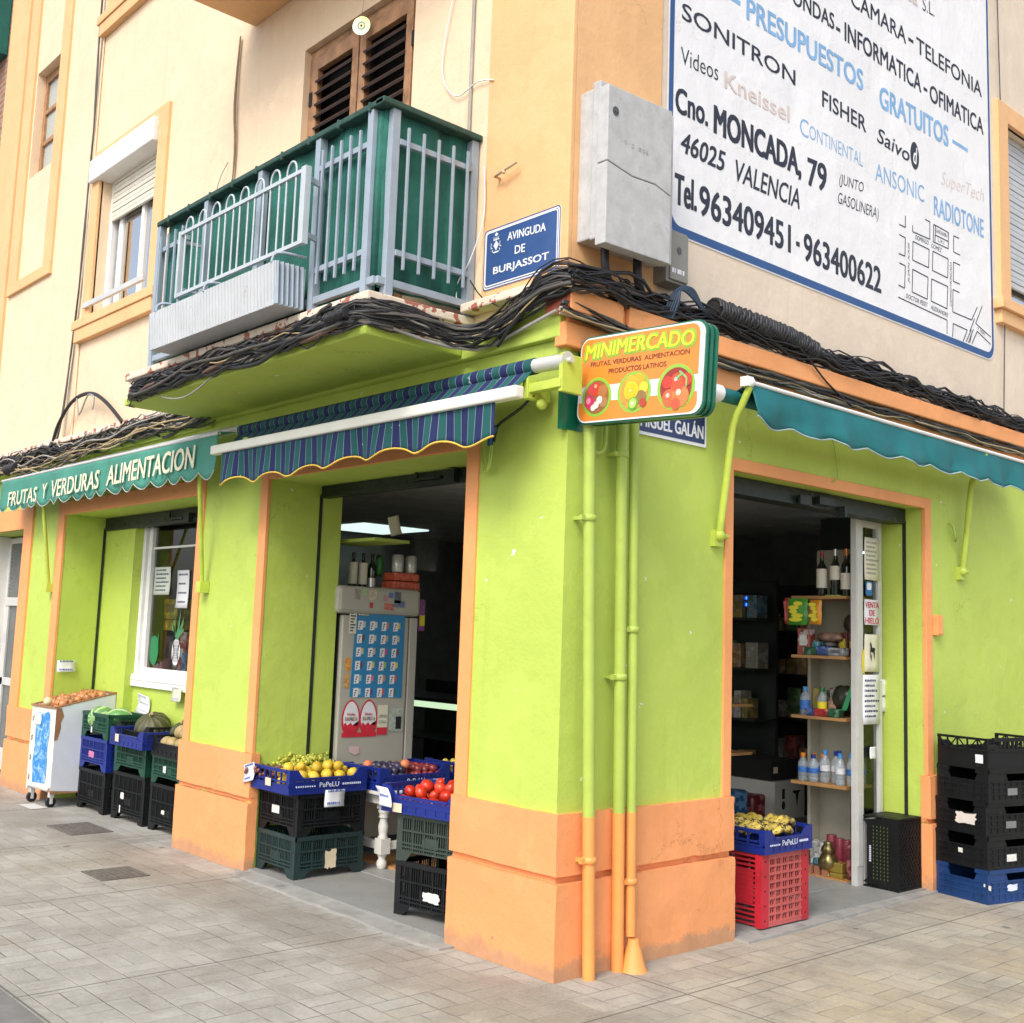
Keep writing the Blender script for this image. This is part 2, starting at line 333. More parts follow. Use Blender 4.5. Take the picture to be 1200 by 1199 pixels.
def pavers():
    k = NT('worn_paving_blocks'); p = k.geo()
    # basket weave: squares of two blocks, turned a quarter from one square to the next
    wob = k.n('ShaderNodeVectorMath', operation='ADD'); nz = k.n('ShaderNodeTexNoise', Scale=2.4, Detail=3); k.l(p, nz.inputs['Vector'])
    sc = k.n('ShaderNodeVectorMath', operation='SCALE'); sc.inputs['Scale'].default_value = .022; k.l(nz.outputs['Color'], sc.inputs[0]); k.l(p, wob.inputs[0]); k.l(sc.outputs[0], wob.inputs[1])
    q = k.n('ShaderNodeSeparateXYZ'); k.l(wob.outputs[0], q.inputs[0]); S = .222
    gx = k.math('MULTIPLY', q.outputs[0], 1/S); gy = k.math('MULTIPLY', q.outputs[1], 1/S); cx = k.math('FLOOR', gx); cy = k.math('FLOOR', gy); fx = k.math('FRACT', gx); fy = k.math('FRACT', gy)
    par = k.math('FLOORED_MODULO', k.math('ADD', cx, cy), 2.0); a = k.math('ADD', k.math('MULTIPLY', par, fx), k.math('MULTIPLY', k.math('SUBTRACT', 1, par), fy)); half = k.math('GREATER_THAN', a, .5)
    d = k.math('MINIMUM', k.math('MINIMUM', k.math('MINIMUM', fx, k.math('SUBTRACT', 1, fx)), k.math('MINIMUM', fy, k.math('SUBTRACT', 1, fy))), k.math('ABSOLUTE', k.math('SUBTRACT', a, .5)))
    jw = k.math('MULTIPLY_ADD', k.noise(6, 3), .022, .010)
    joint = k.math('SUBTRACT', 1, k.math('SMOOTH_MIN', 1, k.math('DIVIDE', d, jw), .2)); joint = k.math('MAXIMUM', joint, 0)
    wn = k.n('ShaderNodeTexWhiteNoise'); cv = k.n('ShaderNodeCombineXYZ'); k.l(cx, cv.inputs[0]); k.l(cy, cv.inputs[1]); k.l(half, cv.inputs[2]); k.l(cv.outputs[0], wn.inputs['Vector']); rnd = wn.outputs['Value']
    warm = k.mix(rnd, (.39, .305, .18), (.475, .395, .26)); grey = k.mix(rnd, (.335, .325, .295), (.41, .40, .365))
    x, y, z = k.xyz()
    f = k.math('ADD', k.math('MULTIPLY_ADD', x, .26, .36), k.math('MULTIPLY_ADD', k.noise(.9, 4), .9, -.45))
    f = k.ramp(f, .25, .75)
    c = k.mix(f, grey, warm)
    yl = k.ramp(k.noise(1.3, 4, .6), .58, .68); c = k.mix(k.math('MULTIPLY', yl, .35), c, (.46, .37, .22))
    blot = k.ramp(k.noise(2.6, 6, .7), .42, .66); c = k.mix(k.math('MULTIPLY', blot, .62), c, (.15, .14, .12))
    # long trodden, damp looking patch along the foot of the shop front
    dd = k.math('SUBTRACT', 1, k.math('DIVIDE', k.math('ABSOLUTE', k.math('ADD', y, .42)), .55)); dm = k.ramp(k.math('ADD', dd, k.math('MULTIPLY_ADD', k.noise(1.5, 6, .7), 1.6, -1.0)), .25, .50)
    c = k.mix(k.math('MULTIPLY', dm, .5), c, (.19, .155, .12))
    gr = k.noise(55, 4, .7); c = k.mix(.25, c, k.ramp(gr, .3, .7, (.13, .125, .11, 1), (.46, .43, .37, 1)))
    # joints: part light sand, part dark dirt
    jn = k.mix(k.ramp(k.noise(1.9, 5, .75), .40, .60), (.12, .105, .085), (.47, .43, .36))
    c = k.mix(k.math('MULTIPLY', joint, .95), c, jn)
    # wider control joints round each panel
    def line(co, per, off):
        m = k.math('FRACT', k.math('MULTIPLY_ADD', co, 1/per, off)); return k.math('LESS_THAN', k.math('ABSOLUTE', k.math('SUBTRACT', m, .5)), .006/per*1.0)
    w1 = k.math('MAXIMUM', line(x, 1.64, .21), line(y, 2.46, .34))
    c = k.mix(k.math('MULTIPLY', w1, .7), c, (.07, .06, .05))
    # trodden chewing gum and oil spots
    vo = k.n('ShaderNodeTexVoronoi', Scale=2.6); vo.inputs['Randomness'].default_value = 1; nv = k.n('ShaderNodeVectorMath', operation='ADD'); sv = k.n('ShaderNodeVectorMath', operation='SCALE'); sv.inputs['Scale'].default_value = .06
    nq = k.n('ShaderNodeTexNoise', Scale=14, Detail=2); k.l(p, nq.inputs['Vector']); k.l(nq.outputs['Color'], sv.inputs[0]); k.l(p, nv.inputs[0]); k.l(sv.outputs[0], nv.inputs[1]); k.l(nv.outputs[0], vo.inputs['Vector'])
    sp = k.n('ShaderNodeSeparateColor'); k.l(vo.outputs['Color'], sp.inputs[0])
    th = k.math('MULTIPLY_ADD', sp.outputs[0], .11, -.01)
    gum = k.math('MULTIPLY', k.math('LESS_THAN', vo.outputs['Distance'], th), k.math('GREATER_THAN', sp.outputs[1], .45))
    c = k.mix(k.math('MULTIPLY', gum, .7), c, (.085, .085, .095))
    k.col(c); k.b.inputs['Roughness'].default_value = .78
    b = k.bump(k.math('MULTIPLY', joint, -1), .7, .006); b = k.bump(rnd, .12, .006, b); k.bump(gr, .15, .004, b)
    return k.m
PAVE = pavers()
KERBD = plain('dark_road_blocks', (.17, .165, .155), .85, .2, sc=8, bump=.4, bs=50)
def stripes():
    k = NT('striped_awning_cloth'); x, y, z = k.xyz()
    m = k.math('FRACT', k.math('MULTIPLY', x, 1/.118))
    r = k.n('ShaderNodeValToRGB'); r.color_ramp.interpolation = 'CONSTANT'; e = r.color_ramp.elements
    cols = [(0, (.005, .014, .085)), (.41, (.24, .28, .31)), (.435, (.003, .06, .08)), (.46, (.003, .08, .08)), (.91, (.24, .28, .31)), (.935, (.005, .014, .085))]
    e[0].position = 0; e[0].color = (*cols[0][1], 1); e[1].position = cols[1][0]; e[1].color = (*cols[1][1], 1)
    for p, c in cols[2:]: q = e.new(p); q.color = (*c, 1)
    k.l(m, r.inputs[0]); c = k.mix(k.ramp(k.noise(16, 4), .70, .73), r.outputs[0], (.45, .5, .5)); k.col(c); k.b.inputs['Roughness'].default_value = .8
    k.bump(k.noise(30, 3), .15, .004); return k.m
STRIPE = stripes()
def cloth(name, c, wear):
    k = NT(name); n = k.noise(2.2, 5, .65); cc = k.ramp(n, .3, .7, (*[x*.82 for x in c], 1), (*[x*1.15 for x in c], 1))
    cc = k.mix(k.ramp(k.noise(10, 5, .7), .69, .76), cc, wear); k.col(cc); k.b.inputs['Roughness'].default_value = .7; k.bump(k.noise(5, 4), .35, .02); return k.m
AWG = cloth('faded_green_awning_cloth', (.055, .25, .185), (.22, .38, .30)); AWT = cloth('teal_awning_cloth', (.005, .135, .145), (.12, .30, .30))
YEL = plain('yellow_binding', (.78, .52, .08), .7)
CREAMP = plain('cream_lettering_paint', (.74, .70, .50), .7, .06)
def screen():
    k = NT('dark_green_shade_net'); n = k.noise(3, 5, .7); cc = k.ramp(n, .3, .75, (.006, .07, .055, 1), (.022, .17, .13, 1))
    x, y, z = k.xyz(); w = k.n('ShaderNodeTexWave', Scale=14.0, Distortion=1.5, Detail=2); k.l(k.geo(), w.inputs[0]); cc = k.mix(.2, cc, k.ramp(w.outputs['Fac'], .3, .7, (.003, .04, .032, 1), (.028, .20, .15, 1)))
    k.col(cc); k.b.inputs['Roughness'].default_value = .85; k.bump(n, .4, .03); return k.m
NET = screen()
def brickm():
    k = NT('old_red_brick'); br = k.n('ShaderNodeTexBrick'); mp = k.n('ShaderNodeMapping'); mp.inputs['Rotation'].default_value = (math.radians(90), 0, 0); k.l(k.geo(), mp.inputs[0]); k.l(mp.outputs[0], br.inputs['Vector'])
    for a, v in (('Scale', 1), ('Mortar Size', .012), ('Brick Width', .25), ('Row Height', .07)): br.inputs[a].default_value = v
    br.inputs['Color1'].default_value = (.26, .10, .055, 1); br.inputs['Color2'].default_value = (.38, .17, .09, 1); br.inputs['Mortar'].default_value = (.3, .26, .22, 1)
    k.col(br.outputs['Color']); k.b.inputs['Roughness'].default_value = .85; k.bump(k.math('MULTIPLY', br.outputs['Fac'], -1), .6, .01); return k.m
BRICK = brickm()
TILEW = plain('white_marble_tile', (.68, .67, .64), .35, .08, sc=3)

# ================================================================ setting
mb = MB(); mb.quad((-150, -150, 0), (150, -150, 0), (150, 150, 0), (-150, 150, 0)); tag(mb.build('pavement', PAVE), kind='structure')
mb = MB(); mb.quad((-150, -40, .004), (150, -40, .004), (150, -2.085, .004), (-150, -2.085, .004)); tag(mb.build('road', KERBD), kind='structure')
mb = MB(); mb.box(-7.2, -.4, .60, 6.4, -.02, .028); tag(mb.build('shop_floor', FLOORT), kind='structure')
def slab(outline, zf, n=1):
    mb = MB(); mb.flat(outline, (0, 0, zf), X, Y)
    for i in range(len(outline)):
        a = outline[i]; b = outline[(i+1) % len(outline)]; mb.quad((a[0], a[1], zf), (b[0], b[1], zf), (b[0], b[1], -.02), (a[0], a[1], -.02))
    return mb
def jag(a, b, n, amp): return [(a[0]+(b[0]-a[0])*i/n+random.uniform(-amp, amp)*.3, a[1]+(b[1]-a[1])*i/n+random.uniform(-amp, amp)) for i in range(1, n)]
CONCT = plain('rough_cement', (.30, .295, .275), .85, .18, sc=5, bump=.5, bs=60, dirt=((.19, .185, .17), 4, .55))
TERR = plain('granite_speckle', (.25, .25, .235), .6, .1, sc=5, bump=.1, dirt=((.16, .16, .155), 70, .56))
o = [(-2.99, .03), (-2.99, -.03)]+jag((-2.95, -.10), (-.72, -.13), 14, .02)+[(-.72, -.11), (-.72, .03)]
tag(slab(o, .012).build('cement_sill', CONCT, bevel=.004), kind='structure')
tag(slab([(-2.92, .02), (-.79, .02), (-.79, .62), (-2.92, .62)], .022).build('door_sill', TERR), kind='structure')
o = [(-.04, 1.36), (.10, 1.38)]+jag((.11, 1.40), (.04, 3.4), 12, .02)+[(.03, 3.58), (-.04, 3.58)]
tag(slab(o, .012).build('cement_sill', CONCT, bevel=.004), kind='structure')
tag(slab([(-.40, 1.36), (-.035, 1.36), (-.035, 3.56), (-.40, 3.56)], .02).build('door_sill', TERR), kind='structure')
def manhole(x0, x1, y0, y1, label):
    mb = MB(); mb.box(x0, x1, y0, y1, -.01, .006); mt = plain('rusty_cast_iron', (.13, .115, .10), .7, .3, sc=25, bump=.6, bs=70)
    t = thing('manhole_cover', label, 'manhole cover', ((x0+x1)/2, (y0+y1)/2, 0))
    mb.build('frame', mt, t); mb = MB(); mb.box(x0+.025, x1-.025, y0+.025, y1-.025, .0, .0085)
    n = 9
    for i in range(n):
        for j in range(7):
            cx = x0+.05+(x1-x0-.1)*i/(n-1); cy = y0+.05+(y1-y0-.1)*j/6; mb.box(cx-.012, cx+.012, cy-.006, cy+.006, .0085, .0115)
    mb.build('lid', mt, t)
manhole(-5.22, -4.72, -.45, -.12, 'dark iron manhole cover near the onion cart')
manhole(-3.45, -3.12, -.88, -.56, 'square manhole cover in the pavement beside the orange plinth')

# ================================================================ corner building
B = thing('corner_building', 'corner shop building painted lime green and orange below, cream above', 'building', (-.4, .4, 0))
DL = (-2.92, -.79, 0, 2.62); WL = (-6.60, -3.93, 0, 2.58); RD = (-9.2, -7.62, 0, 2.49); DR = (1.36, 3.56, 0, 2.606)
mb = MB(); grid_wall(mb, 'y', .018, .62, -9.5, -.38, 0, 3.3, [DL, WL, RD]); grid_wall(mb, 'x', -.03, -.38, .018, 9, 0, 3.3, [DR])
gw = mb.build('ground_floor_wall', GREEN, B)
WU = (-6.34, -5.09, 4.40, 5.86); SW = (-8.43, -7.69, 6.35, 7.56); BD = (-2.76, -1.46, 3.34, 5.68); RW = (4.98, 6.3, 4.40, 5.92)
mb = MB(); grid_wall(mb, 'y', 0, .32, -9.42, -.36, 3.3, 10.5, [WU, SW, BD], 0); grid_wall(mb, 'x', -.055, -.36, .0, 9, 3.3, 10.5, [RW], 1)
mb.box(-9.3, -.4, .34, 8.9, 10.3, 10.4); mb.box(-9.3, -.4, 8.8, 8.9, 0, 10.3); mb.box(-9.42, -9.35, .34, 8.9, 0, 10.3); mb.box(-9.3, -.4, .34, 8.8, 3.05, 3.1)
mb.build('upper_wall', [CREAM, CREAMSKY], B)
# dark rooms behind the upper windows
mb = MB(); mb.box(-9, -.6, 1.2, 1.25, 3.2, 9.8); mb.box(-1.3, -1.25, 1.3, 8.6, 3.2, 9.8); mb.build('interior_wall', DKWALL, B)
# interior shop walls and ceiling
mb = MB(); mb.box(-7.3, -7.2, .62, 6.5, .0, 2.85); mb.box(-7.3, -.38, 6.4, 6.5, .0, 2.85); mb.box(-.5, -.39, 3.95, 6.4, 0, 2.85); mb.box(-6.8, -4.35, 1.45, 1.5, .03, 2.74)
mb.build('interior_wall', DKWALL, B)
mb = MB()
for i in range(12):
    for j in range(10):
        x0 = -7.19+i*.567; y0 = .63+j*.577; mb.box(x0+.006, x0+.56, y0+.006, y0+.57, 2.76, 2.80)
mb.box(-7.2, -.4, .62, 6.4, 2.805, 2.85); mb.build('ceiling', CEIL, B)
t = thing('ceiling_light', 'square white ceiling light panel glowing inside the shop', 'light', (-6.5, 3.47, 2.75))
mb = MB(); mb.box(-6.98, -6.1, 3.02, 3.9, 2.742, 2.757); mb.build('diffuser', emit('ceiling_panel_glow', (.74, .92, .88), .60), t)
# --- plinth
def plinth(parts):
    mb = MB()
    for ax, a, b, c, d in parts:                 # axis, start, end, proud offset lower, proud offset upper
        for z0, z1, o in ((-.02, .445, c), (.478, .765, d)):
            if ax == 'y': mb.box(a, b, o-.014, .06, z0, z1)
            else: mb.box(-.07, o+.012, a, b, z0, z1)
        if ax == 'y': mb.box(a+.003, b-.003, .0155, .06, .445, .478)
        else: mb.box(-.07, -.0275, a+.003, b-.02, .445, .478)
    return mb
def corner_plinth():
    mb = MB()
    for z0, z1, o, e in ((-.02, .445, -.014, .012), (.478, .765, -.008, .002)):      # an L on plan, one course above the other
        pts = [(-.80, o), (e, o), (e, 1.372), (e-.06, 1.372), (e-.06, o+.06), (-.80, o+.06)]
        mb.prism(pts, (0, 0, z1), X, Y, z1-z0)
    mb.prism([(-.799, .0155), (-.0275, .0155), (-.0275, 1.371), (-.07, 1.371), (-.07, .07), (-.799, .07)], (0, 0, .479), X, Y, .035)
    return mb
wobble(corner_plinth().build('plinth', ORANGE, B), chip=.005)
wobble(plinth([('y', -3.955, -2.90, 0, .006)]).build('plinth', ORANGE, B), chip=.005)
wobble(plinth([('y', -7.64, -6.58, 0, .006)]).build('plinth', ORANGE, B), chip=.005)
wobble(plinth([('x', 3.548, 9.0, .0, -.010)]).build('plinth', ORANGE, B), chip=.005)
# --- painted door surrounds
def surround_y(x0, x1, zt, w, wl, z0=.765, wr=None):
    mb = MB(); wr = wr or w
    mb.box(x0-w, x0+.004, .004, .03, z0, zt+wl); mb.box(x1-.004, x1+wr, .004, .03, z0, zt+wl); mb.box(x0+.004, x1-.004, .006, .03, zt-.004, zt+wl); return mb
surround_y(DL[0], DL[1], DL[3], .095, .10).build('door_surround', ORANGET, B, bevel=.003)
surround_y(WL[0], WL[1], WL[3], .15, .12, wr=.09).build('window_surround', ORANGET, B, bevel=.003)
mb = MB(); mb.box(-7.625, -7.40, -.004, .03, .765, 2.70); mb.box(-9.2, -7.625, -.004, .03, 2.49, 2.70); mb.build('door_surround', ORANGET, B, bevel=.003)
mb = MB(); mb.box(-.05, -.018, 1.29, 1.364, .765, 2.675); mb.box(-.05, -.018, 3.556, 3.64, .765, 2.675); mb.box(-.05, -.020, 1.364, 3.556, 2.602, 2.675); mb.build('door_surround', ORANGET, B, bevel=.003)
# --- roller shutter rails and boxes
def shutter_y(x0, x1, y, zb, zt):
    mb = MB(); mb.box(x0+.002, x1-.002, y, y+.05, zb, zt-.004); mb.box(x0+.002, x1-.002, y-.012, y+.06, zb-.012, zb+.012)
    xm = (x0+x1)/2
    mb.box(xm+.05, xm+.32, y-.03, y+.01, zb+.02, zb+.035); mb.box(xm+.38, xm+.48, y-.05, y, zb-.02, zb+.06); mb.box(xm+.06, xm+.08, y-.03, y-.015, zb+.03, zb+.09)
    for k in range(7): mb.box(x0+.1+k*.28, x0+.16+k*.28, y-.004, y, zb+.02+.006*(k % 3), zb+.04+.006*(k % 3))
    for xx in (x0+.0005, x1-.0065): mb.box(xx, xx+.006, y-.012, y+.012, .02, zb)
    return mb
shutter_y(DL[0], DL[1], .44, 2.545, 2.62).build('roller_shutter', [DARKG], B)
shutter_y(WL[0], WL[1], .40, 2.47, 2.58).build('roller_shutter', [DARKG], B)
mb = MB(); mb.box(-.30, -.17, 1.362, 3.558, 2.515, 2.602); mb.box(-.305, -.165, 1.362, 3.558, 2.50, 2.522); mb.box(-.155, -.12, 2.4, 2.58, 2.52, 2.57); mb.box(-.15, -.13, 2.2, 2.32, 2.5, 2.56); mb.box(-.16, -.10, 2.66, 2.69, 2.46, 2.53)
mb.box(-.192, -.168, 3.5525, 3.5595, .02, 2.51); mb.build('roller_shutter', DARKG, B)
# --- wall inside the shop-window recess, with the window
mb = MB(); grid_wall(mb, 'y', .42, .60, -6.60, -5.955, 0, 2.47, []); grid_wall(mb, 'y', .505, .60, -5.955, -3.93, 0, 2.47, [(-5.955, -4.62, 1.08, 2.47)]); mb.build('window_recess_wall', GREENR, B)
f = MB()
f.box(-5.955, -5.90, .50, .58, 1.10, 2.468); f.box(-5.865, -5.80, .515, .57, 1.16, 2.468); f.box(-5.90, -5.865, .545, .57, 1.1, 2.468); f.box(-4.70, -4.62, .50, .58, 1.10, 2.468); f.box(-5.80, -4.70, .52, .575, 1.15, 1.215); f.box(-5.80, -4.70, .535, .56, 2.268, 2.288)
sw = f.build('shop_window', WHITE, B, bevel=.004)
mb = MB(); mb.box(-5.96, -4.60, .475, .56, 1.045, 1.10); mb.box(-5.95, -4.62, .47, .56, 1.10, 1.15); mb.build('sill', WHITE, sw, bevel=.005)
mb = MB(); mb.quad((-5.80, .55, 1.215), (-4.70, .55, 1.215), (-4.70, .55, 2.268), (-5.80, .55, 2.268)); mb.quad((-5.80, .55, 2.288), (-4.70, .55, 2.288), (-4.70, .55, 2.468), (-5.80, .55, 2.468)); mb.build('pane', GLASS, sw)
# --- residential door beyond the lime pillar
mb = MB(); mb.box(-9.2, -7.63, .34, .40, .03, 2.485); mb.box(-9.2, -8.92, .06, .34, .03, 2.485)
for k in range(6): mb.box(-9.1, -8.915, .058, .062, .03+k*.4, .032+k*.4)
mb.build('tiled_reveal', TILEW, B)
f = MB(); f.box(-8.92, -8.86, .30, .36, .03, 2.47); f.box(-8.86, -7.63, .30, .36, 2.41, 2.47); f.box(-8.86, -7.63, .29, .36, 1.74, 1.83); f.box(-8.86, -8.78, .30, .35, .03, 1.74); f.box(-8.86, -7.63, .30, .35, .03, .25); f.box(-8.86, -7.63, .30, .35, .90, .98); f.box(-8.3, -8.22, .30, .35, .03, 1.74)
rd = f.build('street_door', ALU, B, bevel=.004); mb = MB(); mb.box(-8.78, -7.63, .32, .33, .25, .9); mb.box(-8.78, -7.63, .32, .33, .98, 1.74); mb.box(-8.86, -7.63, .32, .33, 1.83, 2.41)
for k in range(14): mb.box(-8.86, -7.63, .314, .318, 1.84+k*.04, 1.862+k*.04)
mb.build('pane', plain('smoked_glass', (.10, .11, .11), .15, .2), rd)
# --- glazed side panel with papers inside the other doorway
f = MB(); f.box(-.38, -.335, 3.185, 3.262, .02, 2.535); f.box(-.375, -.34, 3.262, 3.28, .02, 2.535); f.box(-.38, -.335, 3.475, 3.52, .02, 2.535); f.box(-.378, -.337, 3.28, 3.475, 2.46, 2.535); f.box(-.378, -.337, 3.28, 3.475, .02, .45); f.box(-.334, -.328, 3.19, 3.255, .15, .62); f.box(-.334, -.328, 3.19, 3.215, 1.0, 2.3)
sp = f.build('glazed_door_panel', ALU, B, bevel=.002)
mb = MB(); mb.quad((-.357, 3.28, .45), (-.357, 3.475, .45), (-.357, 3.475, 2.46), (-.357, 3.28, 2.46)); mb.build('pane', GLASS, sp)
# --- cornices
mb = MB(); mb.box(-3.70, -.02, -.07, .02, 3.10, 3.27); mb.box(-9.4, -.02, -.028, .018, 3.02, 3.10); mb.box(-9.4, -3.70, -.06, .0, 3.06, 3.14); mb.build('cornice', GREEN, B, bevel=.006)
mb = MB(); mb.box(-9.4, -3.72, -.10, .0, 3.235, 3.285); mb.build('ledge', LEDGE, B, bevel=.008); mb = MB(); mb.box(-.78, -.07, -.10, .0, 3.36, 3.41); mb.build('ledge', LEDGE, B, bevel=.008)
mb = MB(); mb.box(-.06, .022, -.067, 9, 3.05, 3.175); mb.box(-.06, -.0, -.03, 9, 3.175, 3.215); mb.box(-.06, .075, -.09, .30, 3.215, 3.33); mb.box(-.06, .05, .30, .34, 3.22, 3.31); mb.box(-.06, .078, .34, 9, 3.212, 3.325); mb.build('cornice', ORANGET, B, bevel=.008)
mb = MB(); mb.box(-.10, .070, -.094, -.088, 3.22, 3.326); mb.build('broken_brick', plain('broken_red_brick', (.36, .09, .05), .9, .3, sc=30, bump=.6), B)
# --- corner pilaster and upper trims
mb = MB(); mb.box(-.71, -.04, -.012, .02, 3.42, 10.4); mb.box(-.10, -.043, .02, .70, 3.34, 10.4); mb.build('corner_pilaster', PILAS, B, bevel=.006)
mb = MB(); mb.box(-9.43, -8.80, -.035, .02, 3.3, 10.4); mb.build('pilaster', PILAS, B, bevel=.006)
mb = MB(); mb.box(-7.69, -7.47, -.03, .02, 5.20, 10.4); mb.box(-8.73, -8.47, -.03, .02, 5.20, 10.4); mb.box(-8.73, -7.47, -.034, .02, 5.08, 5.20); mb.build('window_surround', PILAS, B, bevel=.006)
def win_trim(dz):
    mb = MB(); mb.box(-6.50, -6.34, -.03, .02, 4.40+dz, 6.04+dz); mb.box(-5.09, -4.91, -.03, .02, 4.40+dz, 6.04+dz); mb.box(-6.34, -5.09, -.028, .02, 5.86+dz, 6.04+dz)
    mb.box(-6.62, -4.88, -.075, .02, 4.315+dz, 4.40+dz); mb.box(-6.58, -4.92, -.06, .02, 4.19+dz, 4.315+dz); return mb
win_trim(0).build('window_surround', PILAS, B, bevel=.006); win_trim(3.06).build('window_surround', PILAS, B, bevel=.006)
mb = MB(); mb.box(-.08, -.02, 4.80, 4.98, 4.40, 6.08); mb.box(-.08, -.02, 6.3, 6.5, 4.40, 6.08); mb.box(-.08, -.022, 4.98, 6.3, 5.92, 6.08); mb.box(-.08, .03, 4.72, 6.6, 4.31, 4.40); mb.box(-.08, .0, 4.76, 6.55, 4.20, 4.31); mb.build('window_surround', PILAS, B, bevel=.006)
# window with half lowered white shutter
f = MB(); f.box(-6.34, -6.27, .10, .16, 4.40, 5.86); f.box(-5.16, -5.09, .10, .16, 4.40, 5.86); f.box(-6.27, -5.16, .10, .16, 4.40, 4.48); f.box(-6.17, -6.10, .13, .18, 4.48, 5.4); f.box(-5.66, -5.61, .12, .18, 4.48, 5.4)
w1 = f.build('window', WHITE, B, bevel=.004)
mb = MB(); mb.box(-6.25, -5.16, .15, .156, 4.48, 5.5); mb.build('pane', MGLASS, w1)
mb = MB()
for k in range(11): mb.box(-6.27, -5.16, .085+.004*(k % 2), .11, 5.34+k*.045, 5.379+k*.045)
mb.build('shutter', plain('cream_shutter_slat', (.70, .66, .55), .5, .05), w1, bevel=.004)
mb = MB(); mb.box(-6.50, -5.10, -.075, .10, 5.735, 5.955); mb.build('shutter_box', WHITE, w1, bevel=.012)
mb = MB(); mb.beam((-6.42, -.045, 4.52), (-5.12, -.045, 4.52), .03, .05); mb.build('safety_bar', ALU, w1, bevel=.003)
f = MB(); f.box(-.22, -.16, 4.98, 5.05, 4.40, 5.92); f.box(-.22, -.16, 5.05, 6.3, 4.40, 4.48); w2 = f.build('window', WHITE, B)
mb = MB()
for k in range(26): mb.box(-.155, -.13+.003*(k % 2), 5.0, 6.3, 4.62+k*.05, 4.665+k*.05)
mb.build('shutter', plain('grey_shutter_slat', (.50, .52, .54), .5, .05), w2, bevel=.004); mb = MB(); mb.box(-.20, -.19, 5.05, 6.3, 4.48, 4.7); mb.build('pane', MGLASS, w2)
# stair window
f = MB(); f.box(-8.43, -8.37, .09, .15, 6.35, 7.56); f.box(-7.75, -7.69, .09, .15, 6.35, 7.56); f.box(-8.37, -7.75, .09, .15, 7.47, 7.56); f.box(-8.37, -7.75, .09, .15, 6.35, 6.40); f.box(-8.37, -7.75, .095, .15, 6.74, 6.79); f.box(-8.37, -7.75, .095, .15, 7.10, 7.15)
w3 = f.build('window', WOOD, B, bevel=.004); mb = MB(); mb.box(-8.37, -7.75, .12, .13, 6.40, 7.47); mb.build('pane', FROST, w3)
# --- balcony
mb = MB(); mb.box(-3.72, -.78, -.70, .0, 3.165, 3.335, 0); mb.box(-3.74, -.76, -.725, .0, 3.295, 3.345, 0); bal = mb.build('balcony', LEDGE, B, bevel=.008)
mb = MB(); mb.box(-3.72, -.78, -.72, -.072, 3.115, 3.165); mb.build('underside', GREENR, bal, bevel=.01)
r = MB()
def post(x, y, z0=3.345, z1=4.37, s=.05): r.box(x-s/2, x+s/2, y-s/2, y+s/2, z0, z1)
for x in (-3.45, -2.75, -2.05, -1.40, -.885): post(x, -.655)
post(-.80, -.585); post(-.80, -.035)
r.box(-3.45, -.80, -.672, -.638, 3.40, 3.44); r.box(-.82, -.78, -.655, -.02, 3.40, 3.44)
for a, b in ((-3.425, -3.0), (-1.375, -.91)):
    for z in (3.59, 4.185): r.box(a, b, -.678, -.652, z-.016, z+.016)
    n = 5 if a > -2 else 4
    for k in range(n): x = a+.05+(b-a-.1)*k/(n-1); r.box(x-.0075, x+.0075, -.695, -.680, 3.495, 4.275)
for z in (3.585, 4.195): r.box(-.792, -.766, -.56, -.06, z-.016, z+.016)
for k in range(5): y = -.516+.412*k/4; r.box(-.764, -.750, y-.0075, y+.0075, 3.495, 4.28)
r.build('railing', GREYP, bal, bevel=.002)
mb = MB(); mb.box(-3.47, -.76, -.69, -.62, 4.37, 4.405); mb.box(-.835, -.755, -.69, -.0, 4.372, 4.408)
for k in range(9): x = -3.3+k*.3; mb.box(x, x+.02, -.695, -.615, 4.355, 4.412)
mb.build('handrail', plain('green_wrapped_handrail', (.02, .065, .05), .7, .4, sc=20, bump=.4), bal, bevel=.008)
mb = MB(); n = 60
def sheet(mb, P, nu, nv):
    vs = [P(i/nu, j/nv) for j in range(nv+1) for i in range(nu+1)]; mb.add(vs, [(j*(nu+1)+i, j*(nu+1)+i+1, (j+1)*(nu+1)+i+1, (j+1)*(nu+1)+i) for j in range(nv) for i in range(nu)], 0, True)
sheet(mb, lambda u, v: (-3.44+2.60*u, -.622+.010*math.sin(u*61+2*v)+.014*MN.noise(Vector((u*16, v*1.6, .3))), 3.37+1.01*v), 90, 6)
sheet(mb, lambda u, v: (-.822+.010*math.sin(u*17)+.016*MN.noise(Vector((u*5, v*2.2, 7))), -.63+.61*u, 3.39+.985*v), 24, 6)
mb.tube([(-.855, -.615, 3.42), (-.86, -.62, 3.9), (-.855, -.615, 4.36)], .034, 9)
mb.build('privacy_screen', NET, bal, solid=.006)
# planter frame with hoops hung outside the railing
mb = MB(); y = -.80
for z in (3.71, 4.125): mb.beam((-2.82, y, z), (-1.31, y, z), .022, .022)
mb.box(-2.835, -2.805, y-.015, y+.015, 3.695, 4.14); mb.box(-1.335, -1.285, y-.018, y+.018, 3.695, 4.14)
for z in (3.76, 4.08):
    mb.beam((-2.82, y, z), (-2.82, -.66, z), .02, .02); mb.beam((-1.31, y, z), (-1.36, -.66, z), .02, .03)
n = 8
for k in range(n):
    x0 = -2.76+k*.178; x1 = x0+.10
    for xx in (x0, x1): mb.tube([(xx, y, 3.71), (xx, y, 4.15)], .0065, 6)
    mb.tube([(x0+.05-.05*math.cos(a), y, 4.15+.065*math.sin(a)) for a in [math.pi*i/10 for i in range(11)]], .0065, 6)
mb.build('planter_frame', plain('chalky_white_metal', (.47, .52, .55), .5, .08), bal)
